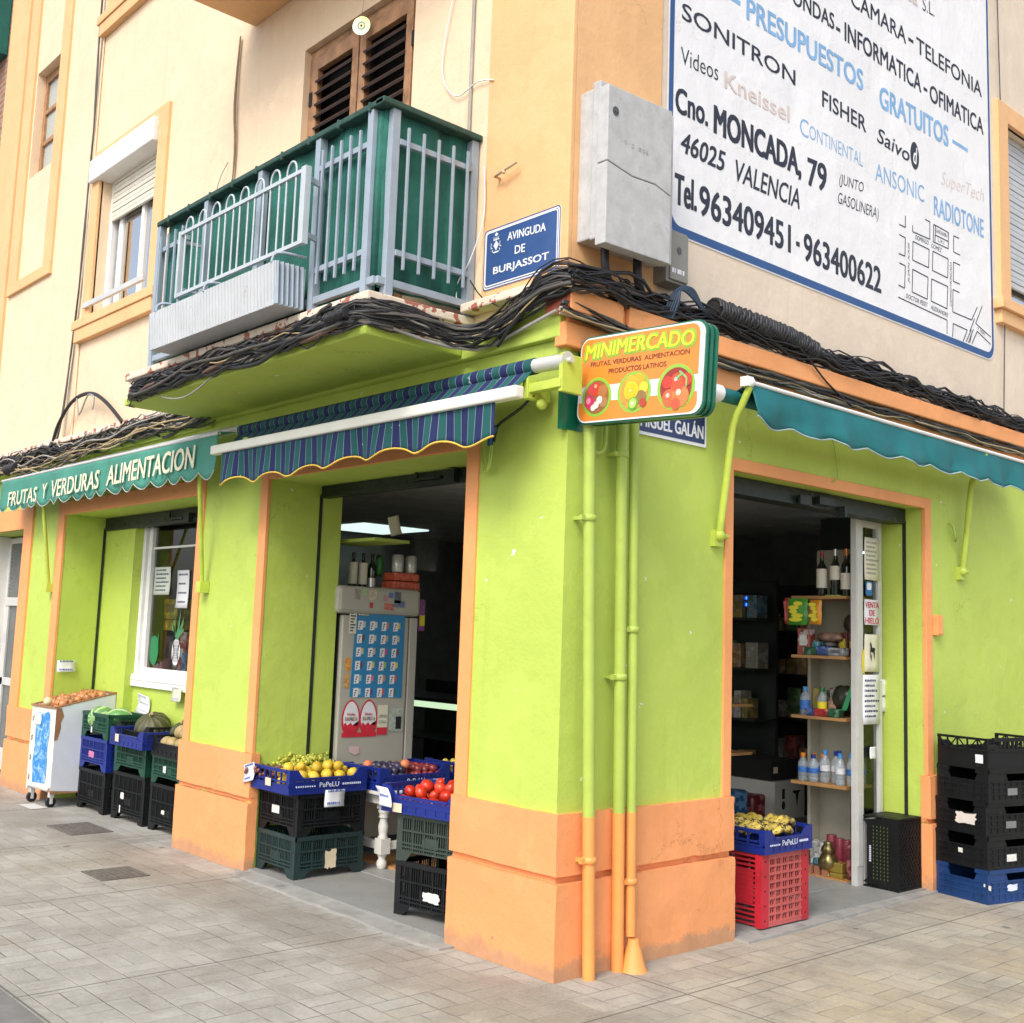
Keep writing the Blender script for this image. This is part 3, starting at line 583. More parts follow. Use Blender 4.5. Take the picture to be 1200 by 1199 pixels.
# louvred balcony door
f = MB(); f.box(-2.76, -2.70, .05, .12, 3.345, 5.675); f.box(-1.52, -1.46, .05, .12, 3.345, 5.675); f.box(-2.70, -1.52, .05, .12, 5.61, 5.675)
bd = f.build('balcony_door', WOOD, B, bevel=.004)
for a, b in ((-2.70, -2.125), (-2.115, -1.52)):
    mb = MB(); mb.box(a+.004, a+.075, .03, .075, 3.36, 5.605); mb.box(b-.075, b-.004, .03, .075, 3.36, 5.605); mb.box(a+.075, b-.075, .03, .075, 5.50, 5.605); mb.box(a+.075, b-.075, .03, .075, 3.36, 3.55); mb.box(a+.075, b-.075, .03, .075, 4.46, 4.55)
    lf = mb.build('shutter_leaf', WOOD, bd, bevel=.004); mb = MB()
    z = 3.57
    while z < 5.48:
        mb.add([(a+.07, .02, z), (b-.07, .02, z), (b-.07, .075, z+.06), (a+.07, .075, z+.06), (a+.07, .012, z+.012), (b-.07, .012, z+.012), (b-.07, .067, z+.072), (a+.07, .067, z+.072)], [(0, 3, 2, 1), (4, 5, 6, 7), (0, 1, 5, 4), (1, 2, 6, 5), (2, 3, 7, 6), (3, 0, 4, 7)]); z += .087
    mb.build('slats', WOODD, lf); mb = MB(); 
    for z in (3.8, 5.3): mb = MB(); mb.box(a-.015 if a < -2.5 else b+.0, a+.02 if a < -2.5 else b+.03, .022, .05, z-.05, z+.05); mb.build('hinge', BLACKG, lf)
mb = MB(); mb.box(-2.76, -1.46, .14, .16, 3.34, 5.68); mb.build('painted_dark_backing', BLACKG, bd)  # black sheet added behind the slats, standing in for the unlit room
# slab of the balcony above
mb = MB(); mb.box(-3.52, -.78, -.72, .0, 6.16, 6.36); mb.build('balcony', PILAS, B, bevel=.008)
# --- neighbour
N = thing('neighbour_building', 'brick building with a dark green sheet at the far end of the street', 'building', (-11.5, .5, 0))
mb = MB(); mb.box(-14, -9.44, .05, 6, 0, 11); mb.build('wall', BRICK, N)
mb = MB(); mb.box(-13, -9.75, -.25, .04, 8.3, 11); mb.build('green_sheet', NET, N)
# ================================================================ painted advertisement on the side wall
PX = -.0505
mb = MB(); mb.flat(rrect(.752, 4.725, 3.876, 10.2, .115), (PX, 0, 0), Y, Z); ad = mb.build('painted_advert', WHITEP, B)
mb = MB()
def ring(mb, outer, inner, O, U, Vv):
    n = len(outer); O = V3(O); mb.add([O+U*a+Vv*b for a, b in outer]+[O+U*a+Vv*b for a, b in inner], [(i, (i+1) % n, (i+1) % n+n, i+n) for i in range(n)])
ring(mb, rrect(.765, 4.715, 3.885, 9.9, .11, 8), rrect(.805, 4.685, 3.935, 9.86, .085, 8), (PX+.0015, 0, 0), Y, Z); mb.build('border', BLUEP, ad)
ADV = [('SONITRON', .869, 5.179, 2.005, 5.179, .104, INKB, .012), ('Videos', .865, 4.903, 1.211, 4.923, .105, INKB, -.004), ('Kneissel', 1.273, 4.903, 1.941, 4.909, .109, INKF, .018),
 ('Cno.', .823, 4.597, 1.121, 4.606, .157, INKB, .03), ('MONCADA,', 1.173, 4.560, 2.075, 4.560, .205, INKB, .035), ('79', 2.143, 4.555, 2.366, 4.569, .192, INKB, .03), ('46025', .877, 4.376, 1.291, 4.377, .128, INKB, .024), ('VALENCIA', 1.388, 4.357, 2.058, 4.366, .136, INKB, .012),
 ('Tel.', .829, 4.053, 1.030, 4.060, .186, INKB, .03), ('963409451', 1.050, 4.052, 1.962, 4.054, .184, INKB, .026), ('963400622', 2.103, 4.045, 3.040, 4.039, .186, INKB, .026), ('PRESUPUESTOS', 1.482, 5.423, 2.819, 5.432, .152, INKL, .032), ('GRATUITOS', 3.030, 5.390, 4.026, 5.416, .168, INKL, .03),
 ('VIDEO - MICRO ONDAS', .93, 5.70, 2.457, 5.740, .115, INKB, .02), ('INFORMATICA', 2.584, 5.715, 3.619, 5.708, .138, INKB, .02), ('OFIMATICA', 3.745, 5.690, 4.602, 5.704, .137, INKB, .02), ('CAMARA', 2.663, 6.005, 3.405, 6.008, .122, INKB, .012), ('TELEFONIA', 3.555, 6.003, 4.584, 6.012, .125, INKB, .012), ('S.L.', 3.651, 6.375, 3.832, 6.394, .111, INKB, -.004),
 ('FISHER', 2.312, 5.149, 2.854, 5.143, .114, INKB, .012), ('Saivo', 2.995, 5.127, 3.440, 5.110, .112, INKB, .012), ('C', 2.058, 4.872, 2.155, 4.872, .118, INKL, -.008), ('ONTINENTAL', 2.165, 4.879, 2.809, 4.884, .094, INKL, -.01), ('ANSONIC', 2.971, 4.840, 3.646, 4.868, .128, INKL, -.004), ('RADIOTONE', 3.789, 4.815, 4.576, 4.845, .152, INKL, .012), ('SuperTech', 3.90, 5.053, 4.589, 5.110, .140, INKF, -.012),
 ('(JUNTO', 2.517, 4.655, 2.818, 4.680, .095, INKB, -.005), ('GASOLINERA)', 2.501, 4.512, 3.010, 4.540, .105, INKB, -.005)]
SH = {'46025': .22, 'VALENCIA': .22, 'SuperTech': .3, '(JUNTO': .2, 'GASOLINERA)': .2, 'Saivo': .2}
for s, a, za, b, zb, h, m, bo in ADV:
    mb = MB(); text(mb, s, (PX+.0015, a, za), (PX+.0015, b, zb), h, bold=bo, shear=SH.get(s, 0)); mb.build('lettering', m, ad)
mb = MB(); mb.flat(ell(.062, .105, 28, 3.515, 5.188), (PX+.0012, 0, 0), Y, Z); mb.build('lettering', INKB, ad)
mb = MB(); text(mb, 'd', (PX+.0024, 3.49, 5.125), (PX+.0024, 3.55, 5.125), .13, bold=.02, shear=.2); mb.build('lettering', WHITEP, ad)
mb = MB()
for y0, y1, z, h, in ((2.02, 2.06, 4.135, .03), (2.48, 2.53, 5.765, .025), (3.44, 3.51, 6.065, .025), (3.655, 3.71, 5.758, .025)): mb.box(PX, PX+.0015, y0, y1, z-h/2, z+h/2)
mb.build('lettering', INKB, ad)
mb = MB(); mb.box(PX, PX+.0015, 4.087, 4.333, 5.475, 5.503); mb.box(PX, PX+.0015, 1.32, 1.42, 5.485, 5.515); mb.build('lettering', INKL, ad)
MAP = [[(3.374, 4.693), (3.372, 4.607), (3.288, 4.606)], [(3.287, 4.531), (3.371, 4.529), (3.363, 4.392), (3.279, 4.389)], [(3.284, 4.323), (3.368, 4.321), (3.354, 4.154), (3.272, 4.158)],
 [(3.476, 4.651), (3.475, 4.603), (3.721, 4.611), (3.727, 4.745), (3.658, 4.745)], [(3.783, 4.742), (4.008, 4.738), (3.999, 4.611), (3.772, 4.606), (3.783, 4.742)], [(3.806, 4.665), (4.002, 4.668)], [(3.808, 4.736), (3.799, 4.614)],
 [(4.171, 4.737), (4.086, 4.735), (4.082, 4.607), (4.182, 4.608)], [(4.179, 4.528), (4.078, 4.527), (4.07, 4.376), (4.171, 4.377)], [(4.165, 4.31), (4.064, 4.31), (4.055, 4.135), (4.353, 4.137), (4.449, 4.259)],
 [(3.477, 4.531), (3.711, 4.53), (3.7, 4.39), (3.471, 4.39), (3.477, 4.531)], [(3.767, 4.532), (3.995, 4.53), (3.984, 4.381), (3.755, 4.383), (3.767, 4.532)], [(3.47, 4.321), (3.69, 4.314), (3.675, 4.146), (3.459, 4.151), (3.47, 4.321)], [(3.742, 4.315), (3.985, 4.314), (3.968, 4.14), (3.73, 4.146), (3.742, 4.315)],
 [(3.267, 4.069), (3.966, 4.053), (3.963, 3.945)], [(4.049, 3.942), (4.06, 4.046), (4.28, 4.042), (4.211, 3.938)], [(4.53, 4.286), (4.418, 4.124), (4.666, 4.066)], [(4.66, 4.007), (4.442, 4.065), (4.35, 3.95)], [(4.376, 4.067), (4.294, 3.945)], [(4.344, 4.06), (4.26, 3.945)], [(4.401, 4.158), (4.321, 4.04)], [(4.358, 4.048), (4.317, 3.95)]]
mb = MB()
for s in MAP:
    for (a, za), (b, zb) in zip(s, s[1:]): mb.beam((PX+.0012, a, za), (PX+.0012, b, zb), .0075, .002, up=(1, 0, 0)) if False else mb.prism([(0, -.0038), (math.hypot(b-a, zb-za), -.0038), (math.hypot(b-a, zb-za), .0038), (0, .0038)], (PX+.002, a, za), Vector((0, b-a, zb-za)).normalized(), Vector((0, -(zb-za), b-a)).normalized(), .0015)
mb.build('map_drawing', INKB, ad)
mb = MB()
for s, a, za, b, zb, h, up in (('DOMINGO', 3.512, 4.556, 3.704, 4.561, .034, Z), ('GOMEZ', 3.743, 4.553, 3.901, 4.554, .034, Z), ('DOCTOR PESET', 3.372, 4.088, 3.684, 4.086, .034, Z), ('ALEIXANDRE', 3.725, 4.084, 3.985, 4.076, .034, Z), ('GASOLINERA', 3.816, 4.690, 3.990, 4.692, .03, Z), ('L.I.R.I.', 3.84, 4.625, 3.94, 4.627, .025, Z), ('V. VERT', 4.449, 4.083, 4.575, 4.049, .025, Z), ('JUAN XXIII', 3.432, 4.204, 3.437, 4.505, .032, -Y), ('CAMINO MONCADA', 4.041, 4.171, 4.05, 4.518, .028, -Y)):
    text(mb, s, (PX+.0015, a, za), (PX+.0015, b, zb), h, up=up, shear=.2)
mb.build('lettering', INKB, ad)
mb = MB(); text(mb, 'electronica', (PX+.0015, 2.72, 6.36), (PX+.0015, 3.58, 6.37), .13, bold=.01); mb.build('lettering', INKF, ad)

# ================================================================ street signs
SB = plain('blue_sign_enamel', (.035, .085, .24), .3, .1); SN = plain('navy_sign_enamel', (.02, .035, .12), .3, .1); SWH = plain('white_sign_enamel', (.74, .76, .78), .35, .06)
t = thing('street_sign', 'blue street sign with city crest reading Avinguda de Burjassot', 'street sign', (-.39, -.02, 3.65))
def pt(x, z): return (x, -.0165, z)
mb = MB(); mb.prism(rrect(-.690, -.092, 3.478, 3.822, .02), (0, -.0155, 0), X, Z, .01); mb.build('plate', SWH, t)
mb = MB(); mb.flat(rrect(-.676, -.106, 3.492, 3.808, .018), (0, -.017, 0), X, Z); ring(mb, rrect(-.69, -.092, 3.478, 3.822, .022), rrect(-.684, -.098, 3.484, 3.816, .02), (0, -.0165, 0), X, Z); mb.build('enamel_face', SB, t)
mb = MB(); y = -.0185
text(mb, 'AVINGUDA', (-.496, y, 3.722), (-.197, y, 3.704), .047, bold=.03); text(mb, 'DE', (-.434, y, 3.634), (-.352, y, 3.628), .046, bold=.03); text(mb, 'BURJASSOT', (-.605, y, 3.545), (-.168, y, 3.533), .053, bold=.035)
ring(mb, rrect(-.674, -.108, 3.496, 3.806, .02), rrect(-.667, -.115, 3.503, 3.799, .017), (0, y, 0), X, Z); mb.build('lettering', SWH, t)
mb = MB(); cx, cz = -.588, 3.722            # small crest: crowned lozenge between two letters
mb.flat([(cx-.022, cz), (cx, cz-.032), (cx+.022, cz), (cx, cz+.026)], (0, y, 0), X, Z)
for k in range(5): mb.flat([(cx-.022+k*.009, cz+.032), (cx-.016+k*.009, cz+.032), (cx-.019+k*.009+(k-2)*.002, cz+.052)], (0, y, 0), X, Z)
mb.flat([(cx-.024, cz+.027), (cx+.024, cz+.027), (cx+.024, cz+.033), (cx-.024, cz+.033)], (0, y, 0), X, Z); mb.flat([(cx-.016, cz+.058), (cx, cz+.05), (cx+.016, cz+.058), (cx+.006, cz+.066), (cx, cz+.074), (cx-.006, cz+.066)], (0, y, 0), X, Z)
for sx in (-1, 1): text(mb, 'L', (cx+sx*.036-.007, y, cz-.016), (cx+sx*.036+.007, y, cz-.016), .034, bold=.02); mb.flat(ell(.004, .006, 8, cx+sx*.03, cz-.028), (0, y, 0), X, Z)
mb.flat([(cx-.03, cz-.036), (cx+.03, cz-.036), (cx+.018, cz-.044), (cx-.018, cz-.044)], (0, y, 0), X, Z); mb.build('crest', SWH, t)
t = thing('street_sign', 'navy street sign reading Miguel Galan half hidden behind the hanging light box', 'street sign', (-.03, .8, 2.8))
mb = MB(); mb.prism(rrect(.50, 1.105, 2.695, 2.99, .006), (-.018, 0, 0), Y, Z, .01); mb.build('plate', SWH, t)
mb = MB(); mb.flat(rrect(.518, 1.088, 2.712, 2.975, .005), (-.0165, 0, 0), Y, Z); mb.build('enamel_face', SN, t)
mb = MB(); text(mb, 'MIGUEL GALÁN', (-.0155, .545, 2.737), (-.0155, 1.075, 2.737), .095, bold=.025); mb.build('lettering', SWH, t)

# ================================================================ hanging light box sign
t = thing('light_box_sign', 'orange and green hanging light box sign reading Minimercado', 'sign', (.02, .1, 2.86))
GBOX = plain('green_plastic', (.008, .13, .07), .25, .15); SGO = plain('orange_sign_print', (.80, .25, .035), .25, .05); SGW = plain('white_sign_plastic', (.80, .80, .80), .25, .03); SGL = plain('lime_print', (.27, .50, .05), .3, .05); SGY = plain('yellow_print', (.80, .70, .03), .3, .05); SGB = plain('brown_print', (.14, .04, .03), .4)
U = Vector((1, 0, -.052)).normalized(); Vv = Vector((0.052, 0, 1)).normalized(); O = Vector((.0, .05, 2.665)); SWd, SHt = .79, .435
mb = MB()
for i, (d0, d1, g) in enumerate(((.0, .012, 0), (.013, .032, .012), (.032, .052, .004), (.052, .07, .014), (.07, .09, .004))): mb.prism(rrect(0-.004+g, SWd+.004-g, -.004+g, SHt+.004-g, .06), O+Y*d0, U, Vv, -0.0 or (d1-d0), 0)
mb2 = MB()
for a in (mb,): a.build('casing', GBOX, t)
mb = MB(); mb.prism(rrect(.004, SWd-.004, .004, SHt-.004, .058), O-Y*.006, U, Vv, .006); mb.build('face_panel', SGW, t)
def sflat(poly, lay, m, nm):
    mb = MB(); mb.flat(poly, O-Y*(.006+.0012*lay), U, Vv); mb.build(nm, m, t)
def clipy(p, lo, hi): return [(x, min(max(y, lo), hi)) for x, y in p]
face = rrect(.012, SWd-.030, .012, SHt-.012, .05)
sflat([p for p in clipy(face, .185, 1)], 1, SGO, 'print'); sflat(clipy(face, 0, .105), 1, SGO, 'print')
mb = MB(); vs = O-Y*.0092
def stext(s, x0, x1, y0, h, m, bo, sh, lay, arc=0, y1=None):
    mb = MB(); P = lambda x, y: O-Y*(.006+.0012*lay)+U*x+Vv*y
    text(mb, s, P(x0, y0), P(x1, y0 if y1 is None else y1), h, up=Vv, bold=bo, shear=sh, arc=arc); mb.build('lettering', m, t)
stext('MINIMERCADO', .030, .742, .309, .090, SGL, .085, .12, 2, .012); stext('MINIMERCADO', .042, .730, .319, .072, SGY, .025, .12, 3.2, .012)
stext('FRUTAS, VERDURAS  ALIMENTACION', .08, .705, .279, .027, SGB, .012, 0, 2); stext('PRODUCTOS LATINOS', .205, .57, .238, .024, SGB, .012, 0, 2)
FR = lambda c: plain('print_%02d%02d%02d' % tuple(int(99*x) for x in c), c, .3, .12, sc=40)
for cx, cy, rx, ry in ((.134, .128, .098, .098), (.378, .133, .106, .100), (.635, .134, .112, .108)):
    sflat(ell(rx, ry, 36, cx, cy), 2, SGL, 'print'); sflat(ell(rx*.83, ry*.85, 36, cx, cy), 3, FR((.30, .12, .05)) if cx < .3 else FR((.62, .30, .05)) if cx < .5 else FR((.30, .03, .02)), 'print')
LAYC = [0]
def fruit(cx, cy, r, c, lay=4, sq=1):
    LAYC[0] += 1; sflat(ell(r, r*sq, 20, cx, cy), lay+.05*(LAYC[0] % 16), FR(c), 'print')
for q in ((.128, .168, .034, (.60, .05, .03)), (.175, .155, .033, (.42, .16, .06)), (.095, .165, .024, (.55, .05, .05)), (.185, .100, .026, (.40, .20, .08)), (.09, .105, .034, (.55, .03, .12)), (.082, .112, .016, (.80, .25, .35))): fruit(*q)
for q in ((.138, .088, .018, (.8, .75, .66)), (.158, .112, .019, (.8, .76, .68)), (.118, .075, .016, (.78, .72, .62)), (.128, .182, .010, (.85, .35, .25))): fruit(*q, lay=5)
for q in ((.405, .175, .045, (.85, .38, .02)), (.36, .182, .035, (.85, .42, .03)), (.44, .15, .028, (.85, .62, .04)), (.425, .105, .034, (.28, .17, .05)), (.44, .078, .022, (.45, .06, .03)), (.32, .10, .018, (.7, .3, .05))): fruit(*q)
for q in ((.362, .140, .044, (.90, .62, .02)), (.378, .078, .032, (.12, .42, .03))): fruit(*q, lay=5)
for q in ((.362, .140, .037, (.95, .48, .01)), (.378, .078, .024, (.42, .62, .10))): fruit(*q, lay=6)
for q in ((.362, .140, .006, (.95, .8, .3)), (.378, .078, .009, (.8, .82, .5))): fruit(*q, lay=7)
for q in ((.60, .085, .042, (.80, .13, .04)), (.665, .090, .050, (.84, .20, .06)), (.645, .155, .045, (.78, .09, .03)), (.70, .165, .03, (.70, .06, .03)), (.585, .16, .03, (.66, .05, .03)), (.64, .055, .028, (.75, .1, .04))): fruit(*q)
for q in ((.592, .098, .012, (.92, .5, .4)), (.655, .108, .015, (.94, .6, .45)), (.635, .17, .010, (.9, .45, .4)), (.645, .175, .013, (.03, .35, .15))): fruit(*q, lay=5)
for a in (((.645, .175), (.675, .195)), ((.672, .195), (.70, .17)), ((.70, .17), (.70, .13)), ((.672, .195), (.655, .205))):
    (x0, y0), (x1, y1) = a; d = Vector((x1-x0, y1-y0)).normalized(); n = Vector((-d.y, d.x))*.005; LAYC[0] += 1; sflat([(x0-n.x, y0-n.y), (x1-n.x, y1-n.y), (x1+n.x, y1+n.y), (x0+n.x, y0+n.y)], 6.6+.05*(LAYC[0] % 16), FR((.25, .5, .15)), 'print')
mb = MB(); mb.box(-.05, .03, .08, .12, 2.70, 2.74); mb.box(-.05, .03, .08, .12, 3.0, 3.04); mb.box(-.055, -.026, -.03, .12, 2.64, 2.92); mb.build('wall_bracket', GBOX, t)

# ================================================================ concrete meter cabinet and small grey box
t = thing('meter_cabinet', 'pale concrete meter cabinet with a cracked door high on the corner', 'cabinet', (-.05, .3, 4))
mb = MB(); mb.box(-.045, .07, .055, .62, 3.62, 4.425); mb.box(.07, .125, .03, .61, 3.60, 4.44); mb.build('housing', CONCB, t, bevel=.008)
mb = MB(); mb.prism([(.012, 3.985), (.20, 3.955), (.38, 3.965), (.505, 3.935), (.505, 4.405), (.012, 4.385)], (.20, 0, 0), Y, Z, .072); mb.prism([(.012, 3.555), (.505, 3.565), (.505, 3.929), (.38, 3.959), (.20, 3.949), (.012, 3.979)], (.20, 0, 0), Y, Z, .072); d = mb.build('door', CONCB, t, bevel=.004)
mb = MB(); mb.prism(ell(.022, .024, 16, .065, 4.255), (.204, 0, 0), Y, Z, .01); mb.prism(ell(.009, .010, 12, .065, 4.255), (.208, 0, 0), Y, Z, .01); mb.build('lock', plain('dull_iron', (.12, .12, .12), .5, metal=.5), d)
for s, y0, z in (('G', .135, 4.105), ('=', .19, 4.10), ('1', .245, 4.10), ('0', .275, 4.10), ('6', .30, 4.10)):
    mb = MB(); text(mb, s, (.2012, y0, z), (.2012, y0+.018, z), .022); mb.build('lettering', plain('stencil_grey', (.30, .30, .30), .8), d)
for y, r0 in ((.17, .022), (.42, .024)):
    c = MB(); c.tube(crom([(.05, y, 3.63), (.055, y, 3.50), (.04, y+.06, 3.40), (.03, y+.10, 3.33)], .03), r0, 10); tag(c.build('conduit', BLK), 'thick black conduit %s the concrete meter cabinet' % ('below the corner side of' if y < .3 else 'below the advert side of'), 'conduit')
t = thing('junction_box', 'small grey junction box with a round lock beside the meter cabinet', 'electric box', (-.05, .75, 3.7))
JB = plain('grey_brown_box', (.25, .24, .21), .6, .1)
mb = MB(); mb.box(-.052, .05, .655, .83, 3.545, 3.845); mb.build('housing', JB, t, bevel=.006); mb = MB(); mb.box(.05, .062, .675, .825, 3.56, 3.83); d = mb.build('door', JB, t, bevel=.004)
mb = MB(); mb.prism(ell(.018, .02, 14, .745, 3.73), (.066, 0, 0), Y, Z, .01); mb.build('lock', plain('dull_iron', (.12, .12, .12), .5), d); mb = MB()
for k, w in enumerate((.014, .008, .02, .012, .014)): mb.box(.062, .0628, .69+k*.022, .69+k*.022+w, 3.60, 3.625)
mb.build('lettering', SWH, d)

# ================================================================ awnings
def valance(mb, P, n, drop, scal, amp, nv=7, wave=.012, wf=3.0):
    """cloth strip hanging from the line P(u), n scallops along the foot"""
    N = n*10; vs = []
    for j in range(nv+1):
        for i in range(N+1):
            u = i/N; p, nrm = P(u); v = j/nv; d = drop+scal*abs(math.sin(math.pi*u*n))*0 + scal*(abs(math.sin(math.pi*(u*n % 1))))
            q = p-Z*(d*v+.008*v*MN.noise(Vector((u*21, 3, 1))))+nrm*(.022*v*MN.noise(Vector((u*24, v*1.5, 4)))+wave*v*math.sin(u*n*wf)+amp*v*math.sin(u*19+1.3)); vs.append(q)
    mb.add(vs, [(j*(N+1)+i, j*(N+1)+i+1, (j+1)*(N+1)+i+1, (j+1)*(N+1)+i) for j in range(nv) for i in range(N)], 0, True); return [vs[nv*(N+1)+i] for i in range(N+1)]
ARM = plain('lime_painted_arm', (.47, .58, .08), .5, .12, dirt=((.6, .6, .55), 20, .68))
def arms(t, pts):
    for foot, top in pts:
        m = MB(); f = Vector(foot); e = Vector(top); m.tube([f, f+(e-f)*.5, e], .017, 10); out = (e-f); out.z = 0; out.normalize()
        m.box(f.x-.035, f.x+.035, f.y-.035, f.y+.035, f.z-.03, f.z+.05); m.sphere(f+out*.01, .03, 10, 6); m.build('arm', ARM, t)
# faded green awning with lettering
t = thing('awning', 'faded green awning with a scalloped lettered valance over the shop window', 'awning', (-5.4, -.1, 2.9))
yb = -.25
mb = MB(); P = lambda u: (Vector((-7.62+4.42*u, yb, 2.945-.005*u)), -Y)
foot = valance(mb, P, 17, .265, .055, .006, wf=2.2); mb.build('valance', AWG, t, solid=.003)
mb = MB(); mb.tube(foot, .0045, 5); mb.build('binding', plain('pale_binding', (.42, .45, .40), .8), t)
mb = MB(); sheet(mb, lambda u, v: (-7.62+4.42*u, yb+.14*v, 2.945+.015*v), 40, 4); mb.build('top_cloth', AWG, t, solid=.003)
mb = MB()
for s, a, za, b, zb, h in (('FRUTAS', -7.357, 2.672, -6.586, 2.672, .138), ('Y', -6.457, 2.685, -6.345, 2.690, .135), ('VERDURAS', -6.240, 2.683, -5.181, 2.689, .155), ('ALIMENTACION', -5.028, 2.695, -3.493, 2.714, .165)): text(mb, s, (a, yb-.018, za), (b, yb-.018, zb), h, bold=.025, shear=.08)
mb.build('lettering', CREAMP, t)
mb = MB(); mb.tube([(-7.65, -.085, 2.99), (-3.2, -.085, 2.99)], .028, 10); mb.build('roller', ALU, t); mb = MB(); mb.tube([(-7.63, yb+.006, 2.94), (-3.2, yb+.006, 2.935)], .014, 8); mb.build('front_bar', ALU, t)
arms(t, [((-3.73, -.02, 1.87), (-3.52, -.235, 2.92)), ((-6.77, -.02, 1.89), (-6.60, -.235, 2.92))])
# striped awning on folding arms
t = thing('awning', 'blue and green striped awning on folding arms above the doorway under the balcony', 'awning', (-1.7, -.1, 2.95))
BL_, BR_ = Vector((-3.15, -.30, 2.800)), Vector((-.045, -.30, 2.785))
mb = MB(); sheet(mb, lambda u, v: (-3.10+2.97*u, -.295+.175*v, 2.80+.155*v-.02*math.sin(3.14*v)), 40, 5); mb.build('top_cloth', STRIPE, t, solid=.003)
mb = MB(); P = lambda u: (Vector((-3.02+2.80*u, -.305, 2.775)), -Y)
foot = valance(mb, P, 6, .205, .0, .008, wave=.018, wf=6.2)
mb = MB(); N = 120; nv = 7; vs = []
for j in range(nv+1):
    for i in range(N+1):
        u = i/N; v = j/nv; d = .205+.022*math.sin(u*math.pi*2*6.5+1.2)+.012*math.sin(u*7); vs.append(Vector((-3.02+2.80*u+.006*v*math.sin(u*80), -.305-.020*v*math.sin(u*math.pi*2*6.5)-.010*v*math.sin(u*31), 2.775-d*v)))
mb.add(vs, [(j*(N+1)+i, j*(N+1)+i+1, (j+1)*(N+1)+i+1, (j+1)*(N+1)+i) for j in range(nv) for i in range(N)], 0, True); foot = [vs[nv*(N+1)+i] for i in range(N+1)]
mb.build('valance', STRIPE, t, solid=.003); mb = MB(); mb.tube(foot, .0055, 6); mb.build('binding', YEL, t)
CRB = plain('cream_bar', (.76, .75, .66), .4, .05)
mb = MB(); mb.fbox(BL_, (BR_-BL_).normalized(), Z, -Y, 0, (BR_-BL_).length, -.035, .028, -.03, .03); mb.build('front_bar', CRB, t, bevel=.010)
mb = MB(); mb.tube([(-3.1, -.12, 2.955), (-.13, -.12, 2.955)], .042, 14); mb.build('cloth_roll', STRIPE, t); mb = MB(); mb.tube([(-.13, -.12, 2.955), (.08, -.12, 2.948)], .037, 14); mb.tube([(.08, -.12, 2.948), (.10, -.12, 2.947)], .045, 14); mb.tube([(.10, -.12, 2.947), (.125, -.12, 2.946)], .014, 8); mb.build('roller', ALU, t)
mb = MB(); mb.box(.075, .10, -.16, -.02, 2.79, 2.98); mb.box(-.14, .097, -.17, -.12, 2.81, 2.855); mb.box(-.16, -.12, -.18, -.02, 2.78, 2.88); mb.beam((-.16, -.2, 2.80), (-1.3, -.17, 2.80), .03, .035); mb.beam((-1.3, -.17, 2.80), (-.25, -.28, 2.79), .03, .035); mb.sphere((-.10, -.10, 2.76), .03, 10, 6); mb.build('arm', ARM, t, bevel=.003)
mb = MB(); mb.beam((-2.9, -.2, 2.80), (-1.8, -.17, 2.80), .03, .035); mb.beam((-1.8, -.17, 2.80), (-2.75, -.28, 2.79), .03, .035); mb.box(-2.94, -2.88, -.2, .02, 2.78, 2.88); mb.build('arm', ARM, t, bevel=.003)
# teal awning on the side street
t = thing('awning', 'plain teal awning with wavy hem over the side doorway', 'awning', (.1, 3, 3))
mb = MB(); N = 130; vs = []; nv = 8
for j in range(nv+1):
    for i in range(N+1):
        u = i/N; v = j/nv; yy = 1.215+3.42*u; sc = .022*abs(math.sin(math.pi*(u*8.6+.1)))*1.6; d = .215+sc-.03*math.exp(-((u)/.03)**2)
        vs.append(Vector((.205+.022*v*MN.noise(Vector((u*26, v*1.3, 2)))+.014*v*MN.noise(Vector((u*9+v*3, v*2, 5)))+.05*v*(1-.3*v)+v*(.014*math.sin(u*8.6*2*math.pi)+.010*math.sin(u*23+v*3)), yy+.006*v*math.sin(u*60), 3.062-.012*u-d*v)))
mb.add(vs, [(j*(N+1)+i, j*(N+1)+i+1, (j+1)*(N+1)+i+1, (j+1)*(N+1)+i) for j in range(nv) for i in range(N)], 0, True); foot = [vs[nv*(N+1)+i] for i in range(N+1)]
mb.build('valance', AWT, t, solid=.003); mb = MB(); mb.tube(foot, .0045, 6); mb.build('binding', plain('grey_green_binding', (.36, .46, .46), .8), t)
mb = MB(); sheet(mb, lambda u, v: (.205-.13*v, 1.215+3.42*u, 3.062-.012*u-.05*v), 30, 3); mb.build('top_cloth', AWT, t, solid=.003)
mb = MB(); mb.tube([(.09, 1.07, 2.985), (.09, 4.66, 2.99)], .04, 14); mb.build('cloth_roll', AWT, t)
mb = MB(); mb.tube([(.09, .93, 2.983), (.09, 1.07, 2.985)], .05, 14); mb.tube([(.09, .885, 2.983), (.09, .93, 2.983)], .035, 12); mb.tube([(.09, .845, 2.983), (.09, .885, 2.983)], .018, 8); mb.box(-.03, .05, .93, .97, 2.93, 3.04); mb.tube([(.10, 1.0, 2.94), (.105, 1.0, 2.88)], .01, 6); mb.build('roller', WHITE, t)
mb = MB(); mb.tube([(.21, 1.20, 3.055), (.21, 4.64, 3.043)], .013, 8); mb.sphere((.21, 1.20, 3.055), .028, 10, 6); mb.box(.17, .22, 1.16, 1.215, 3.03, 3.085); mb.build('front_bar', WHITE, t)
